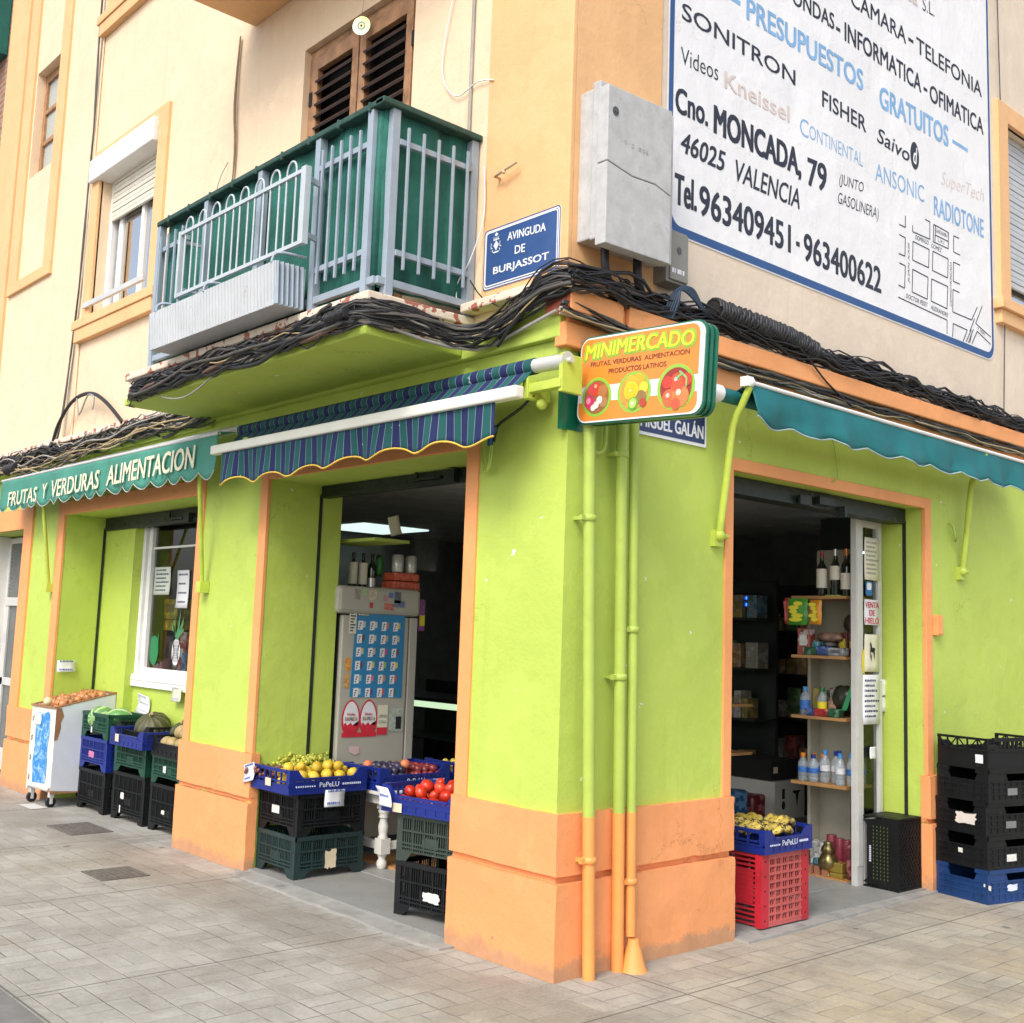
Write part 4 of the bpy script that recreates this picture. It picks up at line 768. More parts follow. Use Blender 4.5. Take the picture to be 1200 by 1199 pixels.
for f, e in (((-.0, 1.21, 2.207), (.205, 1.20, 3.03)), ((-.0, 4.05, 2.19), (.205, 4.00, 3.03))):
    m = MB(); f = Vector(f); e = Vector(e); k = Vector((f.x+.09, (f.y+e.y)/2, 2.82)); m.tube(crom([f, f+(k-f)*.5, k, k+(e-k)*.5, e], .1), .021, 10); m.sphere(f, .035, 10, 6); m.box(-.03, .0, f.y-.04, f.y+.04, f.z-.06, f.z+.03); m.tube([f+Y*-.03, f+Y*.07], .014, 8); m.build('arm', ARM, t)

# ================================================================ drain pipes
PG = GREEN; PO = plain('orange_pipe_paint', (.80, .32, .085), .5, .08, dirt=((.45, .2, .08), 18, .68)); PGR = plain('lime_pipe_paint', (.38, .49, .085), .5, .08, dirt=((.35, .42, .08), 8, .62))
def pipe(label, pt, pb, r, zt, cl, cone=False):
    t = thing('drain_pipe', label, 'pipe', (pb[0], pb[1], 0)); a = Vector((*pt, zt)); b = Vector((*pb, .0)); at = lambda z: b+(a-b)*(z/zt)
    m = MB(); m.tube([at(.755), at(1.3), at(2), a], r, 16); m.build('painted_upper_length', PGR, t)
    m = MB(); m.tube([at(-.005 if not cone else .16), at(.4), at(.755)], r+.0008, 16); 
    if cone: c = at(.0); m.lathe([(r+.001, .15), (r+.005, .125), (r+.014, .10), (.062, .025), (.08, -.01)][::-1], (c.x+.02, c.y, 0), 18, sy=.95)
    m.build('painted_lower_length', PO, t)
    for z in cl:
        c = at(z); m = MB(); m.lathe([(r+.001, -.016), (r+.007, -.014), (r+.007, .014), (r+.001, .016)], c, 16); m.box(-.03 if z > .77 else -.012, c.x, c.y-.042, c.y-.022, z-.009, z+.009); m.box(c.x-.01, c.x+.01, c.y-r-.03, c.y-r+.005, z-.012, z+.012); m.build('pipe_clamp', PGR if z > .76 else PO, t)
pipe('thin wall pipe nearest the building corner, green above and orange below', (.035, .105), (.055, .178), .030, 2.66, (.55, 2.2))
pipe('middle of the three corner pipes with its clamp at chest height', (.035, .34), (.040, .395), .030, 3.05, (1.42, 2.55))
pipe('corner pipe with a flared orange cement foot beside the side doorway pillar', (.035, .435), (.055, .470), .026, 3.05, (.42, 1.66), True)
m = MB(); m.tube([(.0+.01, .19+.06*math.cos(a), 2.60+.06*math.sin(a)) for a in [math.pi+math.pi*i/12 for i in range(13)]]+[(.01, .25, 2.75)], .012, 8); tag(m.build('bent_pipe', PGR), 'short bent lime pipe looping under the hanging light box', 'pipe')

# ================================================================ cables
CM = [BLK, BLK2, BLK3, BLK4, BLK5]
def bundle(name, label, pts, n, sp_h, sp_v, r0=.004, r1=.008, wts=(8, 4, 1, 1, .4), seed=1, step=.11, sag=.02, parent=None, ties=True):
    rnd = random.Random(seed); mb = MB(); path = crom(pts, step); m = len(path)
    for s in range(n):
        a, b = rnd.gauss(0, .5), rnd.gauss(0, .5); a = max(-1, min(1, a)); b = max(-1, min(1, b)); ph = [rnd.uniform(0, 6.3) for _ in range(6)]; fq = [rnd.uniform(.15, .8) for _ in range(4)]
        k0, k1 = 0, m
        if rnd.random() < .25: k0 = int(rnd.uniform(0, .5)*m)
        if rnd.random() < .25: k1 = int(rnd.uniform(.5, 1)*m)
        if k1-k0 < 4: k0, k1 = 0, m
        pp = []
        for i in range(k0, k1):
            t = (path[min(i+1, m-1)]-path[max(i-1, 0)]).normalized(); h = t.cross(Z); h = h if h.length > .2 else X.copy(); h.normalize(); up = h.cross(t)
            p = path[i]+h*(sp_h*(a+.35*math.sin(i*fq[0]*step*8+ph[0])+.25*math.sin(i*fq[3]*step*30+ph[4])))+up*(sp_v*(b+.45*math.sin(i*fq[1]*step*8+ph[1])+.34*math.sin(i*fq[2]*step*24+ph[2])))-Z*(sag*abs(math.sin(i*.13+ph[3])))
            pp.append(p)
        mb.tube(pp, rnd.uniform(r0*.7, r1*.8) if rnd.random() < .75 else rnd.uniform(r1, r1*1.6), 6, rnd.choices(range(5), wts)[0])
    if ties:
        for i in range(4, m-2, 9):
            t = (path[i+1]-path[i-1]).normalized(); h = t.cross(Z); h = h if h.length > .2 else X.copy(); h.normalize(); up = h.cross(t)
            mb.tube([path[i]+h*(sp_h*1.05*math.cos(q))+up*(sp_v*1.05*math.sin(q)) for q in [2*math.pi*k/14 for k in range(15)]], .003, 4, 0)
    return tag(mb.build(name, CM, parent), label, 'cables')
bundle('cable_bundle', 'tangled dusty cable run along the ledge above the green lettered awning', [(-9.3, -.10, 3.16), (-8, -.10, 3.17), (-7, -.11, 3.16), (-6, -.10, 3.16), (-5, -.10, 3.18), (-4.2, -.10, 3.17), (-3.6, -.12, 3.2)], 46, .045, .065, wts=(6, 6, 2, 2, 1.2), seed=3)
bundle('cable_bundle', 'tan and grey cables sagging in front of the green cornice over the lettered awning', [(-9.2, -.16, 3.10), (-7.9, -.17, 3.12), (-7.1, -.18, 3.05), (-6.2, -.17, 3.07), (-5.2, -.17, 3.13), (-4.3, -.16, 3.17), (-3.8, -.12, 3.18)], 9, .03, .05, .006, .010, (1, 2, 1, 2, 4), seed=5, ties=False)
bundle('cable_bundle', 'thick black cable bundle wrapped round the edge of the balcony slab', [(-3.68, -.64, 3.20), (-3.5, -.755, 3.20), (-2.6, -.76, 3.205), (-1.7, -.76, 3.21), (-1.2, -.76, 3.22), (-.9, -.765, 3.235), (-.76, -.70, 3.24), (-.72, -.45, 3.24), (-.66, -.22, 3.20), (-.5, -.13, 3.21), (-.3, -.13, 3.27), (-.05, -.14, 3.34), (.10, -.10, 3.36)], 64, .030, .052, wts=(10, 3, .6, .8, .2), seed=8, step=.09)
bundle('cable_bundle', 'thin grey conduit line along the foot of the balcony edge', [(-2.2, -.745, 3.16), (-1.4, -.75, 3.175), (-.95, -.755, 3.19), (-.77, -.70, 3.19), (-.72, -.4, 3.14), (-.6, -.12, 3.12), (-.3, -.10, 3.16), (.0, -.11, 3.22)], 4, .008, .012, .006, .009, (1, 2, 0, 4, 0), seed=9, ties=False, sag=.005)
bundle('cable_bundle', 'black cables lying along the top of the orange cornice below the advert', [(.09, -.12, 3.38), (.10, .1, 3.40), (.05, .5, 3.40), (.03, .9, 3.42), (.04, 1.4, 3.42), (.04, 2.2, 3.42), (.04, 3, 3.42), (.03, 4, 3.42), (.03, 5, 3.40), (.03, 6.5, 3.4)], 48, .05, .055, wts=(12, 2, 1, .6, 0), seed=12, step=.1)
bundle('cable_bundle', 'pair of cable runs tucked below the orange cornice edge', [(.05, -.13, 3.24), (.075, .2, 3.20), (.055, .6, 3.195), (.05, 1.5, 3.19), (.05, 2.5, 3.19), (.05, 4, 3.19), (.05, 6.5, 3.19)], 16, .02, .022, wts=(9, 2, 1, 1, .5), seed=15)
bundle('cable_bundle', 'tan and black cables looping over the building corner beside the street sign', [(-.45, -.10, 3.18), (-.25, -.14, 3.30), (-.08, -.14, 3.42), (.06, -.10, 3.44), (.10, .08, 3.42)], 16, .03, .05, wts=(6, 2, 2, .5, .5), seed=17, step=.05, ties=False)
# corrugated slack coils
def coil(label, pts, R, pitch, r, mat):
    path = crom(pts, .02); mb = MB(); L = 0; out = []
    for i in range(len(path)-1):
        d = path[i+1]-path[i]; t = d.normalized(); h = t.cross(Z).normalized(); up = h.cross(t); sub = 5
        for k in range(sub): q = 2*math.pi*(L+d.length*k/sub)/pitch; out.append(path[i]+d*(k/sub)+h*(R*math.cos(q))+up*(R*math.sin(q)))
        L += d.length
    mb.tube(out, r, 6); mb.tube(path, R*.92, 12); return tag(mb.build('cable_coil', mat), label, 'cables')
coil('ribbed black cable coil on the orange cornice above the teal awning', [(.06, 1.05, 3.47), (.07, 1.4, 3.46), (.06, 1.8, 3.45), (.05, 2.05, 3.42)], .060, .026, .012, BLK)
coil('short ribbed black cable coil at the far end of the ledge', [(-7.75, -.17, 3.07), (-7.45, -.17, 3.075)], .05, .03, .011, BLK)
coil('short ribbed black sleeve on the balcony edge cables', [(-1.02, -.795, 3.215), (-.84, -.795, 3.225)], .03, .018, .006, BLK)
c = MB()
for k in range(5): q = k*.012; c.tube(crom([(.06+q*.5, .62+q, 3.33), (.085+q*.5, .64+q, 3.42), (.10, .68+q*.8, 3.485+q*.5), (.10, .75+q*.5, 3.50+q*.5), (.095, .84, 3.47+q), (.08, .93, 3.43+q*.5), (.06, 1.05, 3.40+q*.3)], .012), .008, 7)
tag(c.build('looped_cables', plain('dark_blue_cable', (.025, .05, .09), .4)), 'shiny dark blue cables arching out of the small grey junction box', 'cables')
def wire(label, pts, r, m, name='wire', cat='wire', n=1, seed=1):
    mb = MB(); rnd = random.Random(seed)
    for k in range(n):
        ph = rnd.uniform(0, 6); mb.tube([p+Vector((.012*k+.012*math.sin(i*.5+ph), -.004*k, 0)) for i, p in enumerate(crom(pts, .12))] if n > 1 else crom(pts, .05), r, 6)
    return tag(mb.build(name, m), label, cat)
wire('twisted dark wires running down the cream wall left of the shuttered window', [(-6.70, -.02, 9.2), (-6.64, -.03, 7.5), (-6.62, -.02, 6.4), (-6.60, -.03, 5.4), (-6.68, -.02, 4.4), (-6.76, -.03, 3.6), (-6.80, -.06, 3.25)], .007, BLK2, 'cable', 'cables', 5, 3)
wire('pale vertical conduit on the cream wall beside the dark wires', [(-6.55, -.012, 9), (-6.55, -.012, 3.3)], .010, CREAM, 'conduit', 'conduit')
wire('brown twisted wire hanging down the cream wall above the balcony', [(-3.72, -.015, 6.15), (-3.74, -.02, 5.6), (-3.71, -.015, 5.2), (-3.72, -.02, 4.5)], .0055, plain('old_brown_wire', (.20, .13, .07), .7, .4, sc=30), 'cable', 'cables', 3, 5)
wire('thin grey wire loop beside the balcony end of the cream wall', [(-3.78, -.02, 5.15), (-3.88, -.04, 5.0), (-3.92, -.04, 4.7), (-3.80, -.02, 4.45)], .004, BLK4)
wire('black cable arch rising out of the ledge cables and back', [(-6.78, -.10, 3.22), (-6.66, -.10, 3.42), (-6.35, -.10, 3.60), (-5.95, -.10, 3.62), (-5.6, -.10, 3.50), (-5.2, -.10, 3.27)], .017, BLK, 'cable', 'cables')
wire('small looped wire ends on the black cable arch', [(-6.2, -.12, 3.60), (-6.1, -.13, 3.44), (-6.02, -.13, 3.50), (-5.95, -.12, 3.60), (-5.8, -.12, 3.56), (-5.82, -.12, 3.45)], .008, BLK4)
wire('loose grey wire looping below the balcony edge', [(-3.3, -.74, 3.22), (-3.1, -.74, 3.10), (-2.75, -.74, 3.045), (-2.4, -.74, 3.12), (-2.2, -.74, 3.22)], .005, BLK4)
wire('slim grey conduit up the cream wall beside the balcony door', [(-.87, -.012, 8), (-.87, -.012, 4.42)], .011, BLK4, 'conduit', 'conduit')
wire('thin white cable curling down the wall beside the grey conduit', [(-.90, -.015, 5.9), (-1.05, -.02, 5.4), (-1.14, -.02, 4.95), (-1.0, -.02, 4.72), (-.8, -.02, 4.74), (-.66, -.02, 4.70)], .004, SWH)
wire('thin white cable hanging between balcony end and street sign', [(-.70, -.03, 4.2), (-.69, -.03, 3.9), (-.76, -.06, 3.66), (-.82, -.1, 3.52), (-.80, -.1, 3.42)], .004, SWH)
wire('stray black wire stretched from balcony foot to the corner cables', [(-.76, -.05, 3.55), (-.62, -.08, 3.42), (-.45, -.1, 3.33)], .004, BLK)
wire('thin dark wire hanging down the pale side wall at the advert edge', [(-.04, 4.86, 7.5), (-.03, 4.87, 6.0), (-.03, 4.92, 5.2), (-.03, 4.93, 4.8), (-.03, 4.87, 4.2), (-.02, 4.80, 3.45)], .005, BLK2)
wire('black cable crossing the orange cornice down to the teal awning', [(.10, 1.75, 3.44), (.10, 1.95, 3.34), (.09, 2.15, 3.24), (.06, 2.5, 3.14)], .006, BLK)
wire('thin wire hanging from the teal awning to the side door lintel', [(.01, 2.3, 2.98), (.0, 2.38, 2.86), (-.005, 2.42, 2.72), (-.01, 2.40, 2.66), (-.05, 2.3, 2.62)], .004, PGR)
wire('hanging cable end with a blue plug beside the striped awning', [(-.12, -.14, 2.80), (-.25, -.10, 2.76), (-.42, -.05, 2.73), (-.50, -.04, 2.70), (-.52, -.04, 2.62)], .008, BLK)
wire('blue taped plug hanging on the lime wall beside the striped awning', [(-.50, -.05, 2.70), (-.535, -.05, 2.645), (-.54, -.05, 2.60)], .017, plain('blue_tape', (.02, .10, .22), .4), 'cable_plug', 'plug')
wire('painted lime wire tails below the blue plug', [(-.54, -.05, 2.60), (-.545, -.05, 2.52), (-.575, -.04, 2.47), (-.60, -.03, 2.48), (-.64, -.02, 2.60)], .006, PGR, n=3, seed=7)
for k in range(5): pass
mb = MB(); mb.tube([(-.58, .0, 4.10), (-.58, -.05, 4.10), (-.50, -.06, 4.11), (-.40, -.055, 4.13)], .009, 6); mb.sphere((-.50, -.06, 4.10), .012, 8, 6); tag(mb.build('wall_hook', plain('pale_plastic', (.62, .45, .28), .6)), 'small bent wall hook on the apricot pilaster above the blue street sign', 'hook')
mb = MB(); mb.tube([(-9.2, -.03, 4.92), (-9.2, -.10, 4.92)], .02, 8); mb.sphere((-9.2, -.12, 4.95), .035, 8, 6); tag(mb.build('insulator', BLK3), 'small brown insulator on the far apricot pilaster', 'insulator')
mb = MB(); mb.tube([(-.02, 3.90, 2.53), (.01, 3.90, 2.50), (.02, 3.91, 2.43), (.01, 3.93, 2.40), (.0, 3.95, 2.45)], .009, 6); tag(mb.build('wall_hook', PGR), 'lime painted hook on the wall right of the side doorway', 'hook')
mb = MB(); mb.box(-.03, .01, 3.655, 3.735, 1.72, 1.86); mb.box(.01, .014, 3.665, 3.725, 1.73, 1.85); tag(mb.build('bell_box', ORANGET, bevel=.004), 'small orange painted box on the wall beside the side door frame', 'box')
# ================================================================ planter and disc
t = thing('planter_box', 'corrugated pale metal planter hanging on the balcony railing', 'planter', (-2.2, -.85, 3.3))
PLM = plain('pale_corrugated_metal', (.52, .54, .55), .5, .08, dirt=((.28, .20, .13), 13, .63))
mb = MB(); n = 84; yf = -.90; prof = []
for i in range(n//2):
    x0 = -2.99+1.575*i/(n//2)
    prof += [(x0, 0), (x0+.024, 0), (x0+.0265, .007), (x0+.034, .007)]
prof.append((-1.415, 0)); n = len(prof)-1
def pan(z0, z1, y0, y1): mb.add([(x, y0+d, z0) for x, d in prof]+[(x, y1+d, z1) for x, d in prof], [(i, i+1, i+n+2, i+n+1) for i in range(n)])
pan(3.365, 3.605, yf+.02, yf); mb.add([(x, yf+.02, 3.365) for x, d in prof]+[(x, -.71, 3.365) for x, d in prof], [(i, i+1, i+n+2, i+n+1) for i in range(n)]); mb.build('front_panel', PLM, t, solid=.004)
for x in (-2.99, -1.415):
    mb = MB(); k = 12; pr = [(yf+(.19)*i/k, .010 if i % 2 else -.010) for i in range(k+1)]; mb.add([(x+d, y+.01, 3.365) for y, d in pr]+[(x+d, y, 3.605) for y, d in pr], [(i, i+1, i+k+2, i+k+1) for i in range(k)]); mb.build('end_panel', GREYP, t, solid=.004)
mb = MB(); mb.box(-2.99, -1.415, -.715, -.705, 3.365, 3.60); mb.build('back_panel', PLM, t)
for x in (-2.90, -2.25, -1.45):
    mb = MB(); mb.tube(crom([(x, yf, 3.60), (x, yf+.01, 3.645), (x+.03, yf+.05, 3.66), (x+.06, -.72, 3.655)], .03), .009, 6); mb.build('hanger', GREYP, t)
d = MB(); cx, cy, cz = -2.0, -.04, 5.55; N0 = Vector((.55, -.8, -.1)).normalized(); u = N0.cross(Z).normalized(); w = u.cross(N0)
n = 36; R0, R1 = .062, .009; O = Vector((cx, cy, cz)); k = NT('iridescent_disc'); k.col(k.ramp(k.noise(9, 2), .35, .65, (.62, .66, .25, 1), (.72, .74, .55, 1))); k.b.inputs['Metallic'].default_value = .5; k.b.inputs['Roughness'].default_value = .25
o0 = [(R0*math.cos(2*math.pi*i/n), R0*math.sin(2*math.pi*i/n)) for i in range(n)]; i0 = [(a/R0*R1, b/R0*R1) for a, b in o0]
ring(d, o0, i0, O, u, w); t = tag(d.build('hanging_disc', k.m, solid=.0015), 'shiny yellowish disc hanging on a string before the louvred door', 'disc')
d = MB(); ring(d, [(a*.45, b*.45) for a, b in o0], [(a*.30, b*.30) for a, b in o0], O+N0*.002, u, w); d.build('label_ring', plain('disc_print', (.35, .45, .4), .4), t)
d = MB(); d.tube([O+w*.06, O+Vector((-.02, .02, .15)), O+Vector((.02, .02, .6)), O+Vector((.02, .02, 1.2))], .0018, 5); d.build('string', BLK4, t)
# ================================================================ crates
CRB_ = plain('black_crate_plastic', (.007, .008, .009), .5, .3, local=True, rnd=.15, spec=.28, dirt=((.035, .034, .03), 18, .64)); CRG = plain('dark_green_crate_plastic', (.012, .032, .032), .5, .25, local=True, dirt=((.05, .065, .06), 18, .66)); CRG2 = plain('green_crate_plastic', (.006, .055, .032), .45, .2, local=True, dirt=((.06, .14, .10), 18, .66))
CRO = plain('olive_crate_plastic', (.03, .045, .035), .55, .2, local=True, dirt=((.16, .18, .15), 18, .62)); CRBL = plain('royal_blue_crate_plastic', (.007, .020, .19), .4, .15, local=True, dirt=((.03, .05, .24), 18, .70)); CRN = plain('dull_blue_crate_plastic', (.007, .04, .15), .45, .2, local=True, dirt=((.05, .10, .28), 18, .66))
CRR = plain('red_crate_plastic', (.46, .015, .03), .45, .2, local=True, dirt=((.50, .10, .10), 14, .64)); CRR2 = plain('faded_red_crate_plastic', (.48, .10, .09), .6, .15, local=True)
LBL = plain('white_crate_label', (.66, .66, .62), .6, .2, sc=60, local=True)
def sides(W, D): return [(Vector((-W/2, -D/2, 0)), X, -Y, W, 0), (Vector((W/2, -D/2, 0)), Y, X, D, 1), (Vector((W/2, D/2, 0)), -X, Y, W, 0), (Vector((-W/2, D/2, 0)), -Y, -X, D, 1)]
def lattice(mb, O, U, N, w, H, short):
    e = .0125 if short else 0; B_ = lambda u0, u1, v0, v1, t0, t1: mb.fbox(O, U, Z, N, u0, u1, v0, v1, t0, t1)
    f = .055
    B_(e, .042, .0, H, -.012, -.001); B_(w-.042, w-e, .0, H, -.012, -.001)
    B_(e, w-e, H-.03, H-.002, -.013, .003)
    for v in (f, f+.022, f+.044): B_(.04, w-.04, v, v+.009, -.010, .002)
    B_(.02, w-.02, H*.62, H*.62+.010, -.011, .003)
    mb.prism([(.03, f), (.12, f), (.075, .004), (.03, .004)], O, U, Z, .011); mb.prism([(w-.03, f), (w-.03, .004), (w-.075, .004), (w-.12, f)], O, U, Z, .011)
    n = max(3, round((w-.08)/.085))
    for k in range(n+1): u = .04+(w-.08)*k/n; B_(u-.005, u+.005, f, H-.03, -.012, .001)
    m = round((w-.08)/.017)
    for k in range(m+1): u = .04+(w-.08)*k/m; B_(u-.0035, u+.0035, f, H-.03, -.009, -.003)
    B_(w/2-.06, w/2+.06, H*.34, H*.34+.055, -.0095, -.0005)
def tray(mb, O, U, N, w, H, short):
    e = .0125 if short else 0; B_ = lambda u0, u1, v0, v1, t0, t1: mb.fbox(O, U, Z, N, u0, u1, v0, v1, t0, t1)
    b = H*.30; lo = H*.66 if not short else H
    B_(e, w-e, 0.0, .012, -.012, .0); B_(e, w-e, b, b+.012, -.012, .001); B_(.04, w-.04, .012, b, -.010, -.003); B_(.045, w-.045, H*.47, H*.47+.01, -.0115, .0005)
    B_(e, .04, .012, H, -.012, -.0008); B_(w-.04, w-e, .012, H, -.012, -.0008)
    if short:
        B_(.04, w-.04, H-.02, H-.001, -.014, .004)
        for k in range(1, 7): u = .04+(w-.08)*k/7; B_(u-.006, u+.006, b, H-.02, -.010, .0)
    else:
        B_(.10, w-.10, lo-.014, lo, -.014, .004)
        for s in (0, 1):
            P = [(.03, lo-.014), (.14, lo-.014), (.10, lo+.006), (.065, H-.002), (.03, H-.002)]
            P = P if not s else [(w-a, c) for a, c in P][::-1]
            mb.prism(P, O-N*.001, U, Z, .010)
        B_(.04, w-.04, b+.012, H*.47, -.008, -.002)
        for k in range(1, 13): u = .04+(w-.08)*k/13; B_(u-.006, u+.006, H*.47+.01, lo-.014, -.010, .0)
        for k in range(1, 7): u = .04+(w-.08)*k/7; B_(u-.004, u+.004, .012, b, -.011, .0005)
def slotted(mb, O, U, N, w, H, short):
    """folding crate side: ribs, slot rows and a wide hand hole"""
    e = .0125 if short else 0; B_ = lambda u0, u1, v0, v1, t0, t1: mb.fbox(O, U, Z, N, u0, u1, v0, v1, t0, t1)
    B_(e, w-e, 0, .02, -.012, 0); B_(e, .03, .02, H, -.012, -.0007); B_(w-.03, w-e, .02, H, -.012, -.0007)
    for v in (.055, .095, .13): B_(.03, w-.03, v, v+.009, -.012, .003)
    B_(.03, w-.03, .02, .13, -.009, -.003)
    n = round(w/.06)
    for k in range(1, n): u = w*k/n; B_(u-.004, u+.004, .02, .139, -.0115, .0015)
    hw = HOLE[0]
    mb.prism([(.03, .139), (w/2-hw+.02, .139), (w/2-hw, H-.028), (.03, H-.028)], O-N*.003, U, Z, .007); mb.prism([(w/2+hw-.02, .139), (w-.03, .139), (w-.03, H-.028), (w/2+hw, H-.028)], O-N*.003, U, Z, .007)
    if short: B_(e, w-e, H-.028, H-.002, -.014, .003); 
    else: B_(e, w/2-hw+.01, H-.028, H-.002, -.014, .003); B_(w/2+hw-.01, w-e, H-.028, H-.002, -.014, .003)
def opencr(mb, O, U, N, w, H, short):
    """the raised rim crate on top of the black stack"""
    e = .0125 if short else 0; B_ = lambda u0, u1, v0, v1, t0, t1: mb.fbox(O, U, Z, N, u0, u1, v0, v1, t0, t1)
    B_(e, w-e, 0, .125, -.010, -.001); B_(e, w-e, .118, .128, -.013, .003); B_(e, w-e, 0, .012, -.013, .003); B_(e, .02, .128, H, -.012, -.001); B_(w-.02, w-e, .128, H, -.012, -.001)
    if not short: return top_rail(mb, O, U, N, w, H, e)
    for s in (0, 1):
        P = [(.02, .128), (.15, .128), (.10, .165), (.02, .165)]; P = P if not s else [(w-a, c) for a, c in P][::-1]; mb.prism(P, O-N*.001, U, Z, .009)
def top_rail(mb, O, U, N, w, H, e):
    B_ = lambda u0, u1, v0, v1, t0, t1: mb.fbox(O, U, Z, N, u0, u1, v0, v1, t0, t1)
    B_(e, w-e, H-.016, H, -.013, .003); n = 5
    for k in range(1, n): u = w*k/n; B_(u-.004, u+.004, .128, H-.016, -.010, 0)
    for k in range(n): a = w*k/n+.006; b = w*(k+1)/n-.006; mb.prism([(a, .128), (a+.010, .128), (b, H-.017), (b-.010, H-.017)] if k % 2 else [(b-.010, .128), (b, .128), (a+.010, H-.017), (a, H-.017)], O-N*.002, U, Z, .006)
STY = {'lattice': lattice, 'tray': tray, 'slotted': slotted, 'open': opencr}
PROTO = {}; HOLE = [.115]
def crate(label, style, W, D, H, mat, loc, rz=0, group=None, solidbase=False):
    key = (style, W, D, H, mat.name)
    if key in PROTO:
        return dup(PROTO[key], loc, rz, label, 'crate', group)
    t = thing('plastic_crate', label, 'crate', (0, 0, 0), 0, group)
    for si, (O, U, N, w, sh) in enumerate(sides(W, D)):
        HOLE[0] = .115 if si < 2 else .001
        mb = MB(); STY[style](mb, O, U, N, w, H, sh); mb.build('side_panel', mat, t, world=False)
    mb = MB(); mb.box(-W/2+.013, W/2-.013, -D/2+.013, D/2-.013, .006, .012) if style == 'tray' else None
    zb = .056 if style == 'lattice' else .006
    if style in ('slotted', 'open'): mb = MB(); mb.box(-W/2+.013, W/2-.013, -D/2+.013, D/2-.013, .006, .012)
    elif style != 'tray':
        n = 12
        for k in range(n): x = -W/2+.02+(W-.04)*k/(n-1); mb.box(x-.007, x+.007, -D/2+.013, D/2-.013, zb, zb+.008)
        for k in range(8): y = -D/2+.02+(D-.04)*k/7; mb.box(-W/2+.013, W/2-.013, y-.006, y+.006, zb+.001, zb+.007)
    mb.build('base', mat, t, world=False); PROTO[key] = t
    # later copies take only the shell: the first crate is a stored pattern, copied once for its own place
    c = dup(t, loc, rz, label, 'crate', group)
    return c
def sticker(c, side, W, D, u, v, w, h, mat, name='paper_label', off=.006, rot=0, poly=None, txt=None, tm=None):
    """flat label on a crate side (crate axes)"""
    O, U, N, wd, sh = sides(W, D)[side]; p = O+U*u+Z*v+N*off; cu = U*math.cos(rot)+Z*math.sin(rot); cv = Z*math.cos(rot)-U*math.sin(rot)
    mb = MB()
    if txt: text(mb, txt, p-cu*w/2, p+cu*w/2, h, up=cv, bold=.02)
    else: mb.flat(poly or [(-w/2, -h/2), (w/2, -h/2), (w/2, h/2), (-w/2, h/2)], p, cu, cv)
    o = mb.build(name, mat, c, world=False); return o
def torn(w, h, seed=1):
    r = random.Random(seed); out = []; cs = [(-1, -1), (1, -1), (1, 1), (-1, 1)]
    for k in range(4):
        (a, b), (c, d) = cs[k], cs[(k+1) % 4]
        for i in range(7): t = i/7; out.append((w/2*((a+(c-a)*t)+r.uniform(-.16, .10)*(1 if abs(b-d) > 1 else .3)), h/2*((b+(d-b)*t)+r.uniform(-.22, .14)*(1 if abs(a-c) > 1 else .3))))
    return out
def note(label, mat, P, U, Vv, w, h, lines=4, lm=None, cat='paper note', bend=.006, kinds=None, seed=1, grp=None):
    """slightly curled sheet of paper with pen or print strokes"""
    P = V3(P); U = V3(U).normalized(); Vv = V3(Vv).normalized(); N = U.cross(Vv); mb = MB(); k = 6
    f = lambda a, b: P+U*a+Vv*b+N*(bend*(b/h-.5)**2*4)
    mb.add([f(w*i/3, h*j/k) for j in range(k+1) for i in range(4)], [(j*4+i, j*4+i+1, j*4+i+5, j*4+i+4) for j in range(k) for i in range(3)], 0, True)
    o = tag(mb.build('paper_note', mat, solid=.0006), label, cat, grp)
    if lines:
        r = random.Random(seed); mb = MB(); 
        for q in range(lines):
            b = h*(.86-.72*q/max(1, lines-1)) if lines > 1 else h*.45; a = w*.12; hh = min(.016, h*.4/lines)
            while a < w*r.uniform(.65, .92):
                l = w*r.uniform(.03, .12)
                mb.add([f(a, b)+N*.0016, f(a+l, b)+N*.0016, f(a+l, b+hh*r.uniform(.6, 1))+N*.0016, f(a, b+hh)+N*.0016], [(0, 1, 2, 3)]); a += l+w*.02
        mb.build('writing', lm or PENB, o)
    return o
LAT = (.50, .46); GRC = 'crates stacked in the doorway'
# ---- doorway, fruit stack on the left of the door
c = crate('dark green slatted crate with torn label, bottom of the grape stack', 'lattice', .475, .53, .265, CRG, (-2.675, .345, .022)); sticker(c, 1, .475, .53, .27, .11, .09, .10, CARD, poly=torn(.085, .11, 3))
c = crate('black slatted crate under the blue tray of grapes and quinces', 'lattice', .475, .53, .27, CRB_, (-2.675, .345, .282), .015); sticker(c, 0, .475, .53, .22, .15, .09, .05, LBL)
PW, PD, PH = .56, .50, .155
def pepelu(label, loc, rz, flip=0):
    c = crate(label, 'tray', .60, .50, PH, CRBL, loc, rz)
    return c
TR = plain('white_tray_print', (.62, .66, .78), .5, .15, local=True)
def brand(c, side, W, D, s='PePeLU', u=None, v=.04):
    w = (W if side in (0, 2) else D); sticker(c, side, W, D, u or w/2, v, .15, .032, TR, 'lettering', .0055, txt=s)
    mb = MB(); O, U, N, wd, sh = sides(W, D)[side]
    for k in range(int((wd/2-.13)/.017)): mb.fbox(O, U, Z, N, .05+k*.017, .05+k*.017+.008, v+.005, v+.014, .001, .0045)
    for k in range(int((wd/2-.14)/.015)): mb.fbox(O, U, Z, N, wd-.06-k*.015, wd-.052-k*.015, v+.008, v+.02, .001, .0045)
    mb.build('lettering', TR, c, world=False)
T1 = crate('royal blue fruit tray holding green grapes and yellow quinces', 'tray', .60, .55, PH, CRBL, (-2.695, .30, .553), math.radians(90)); brand(T1, 0, .60, .55); sticker(T1, 3, .60, .55, .30, .06, .07, .05, CARD)
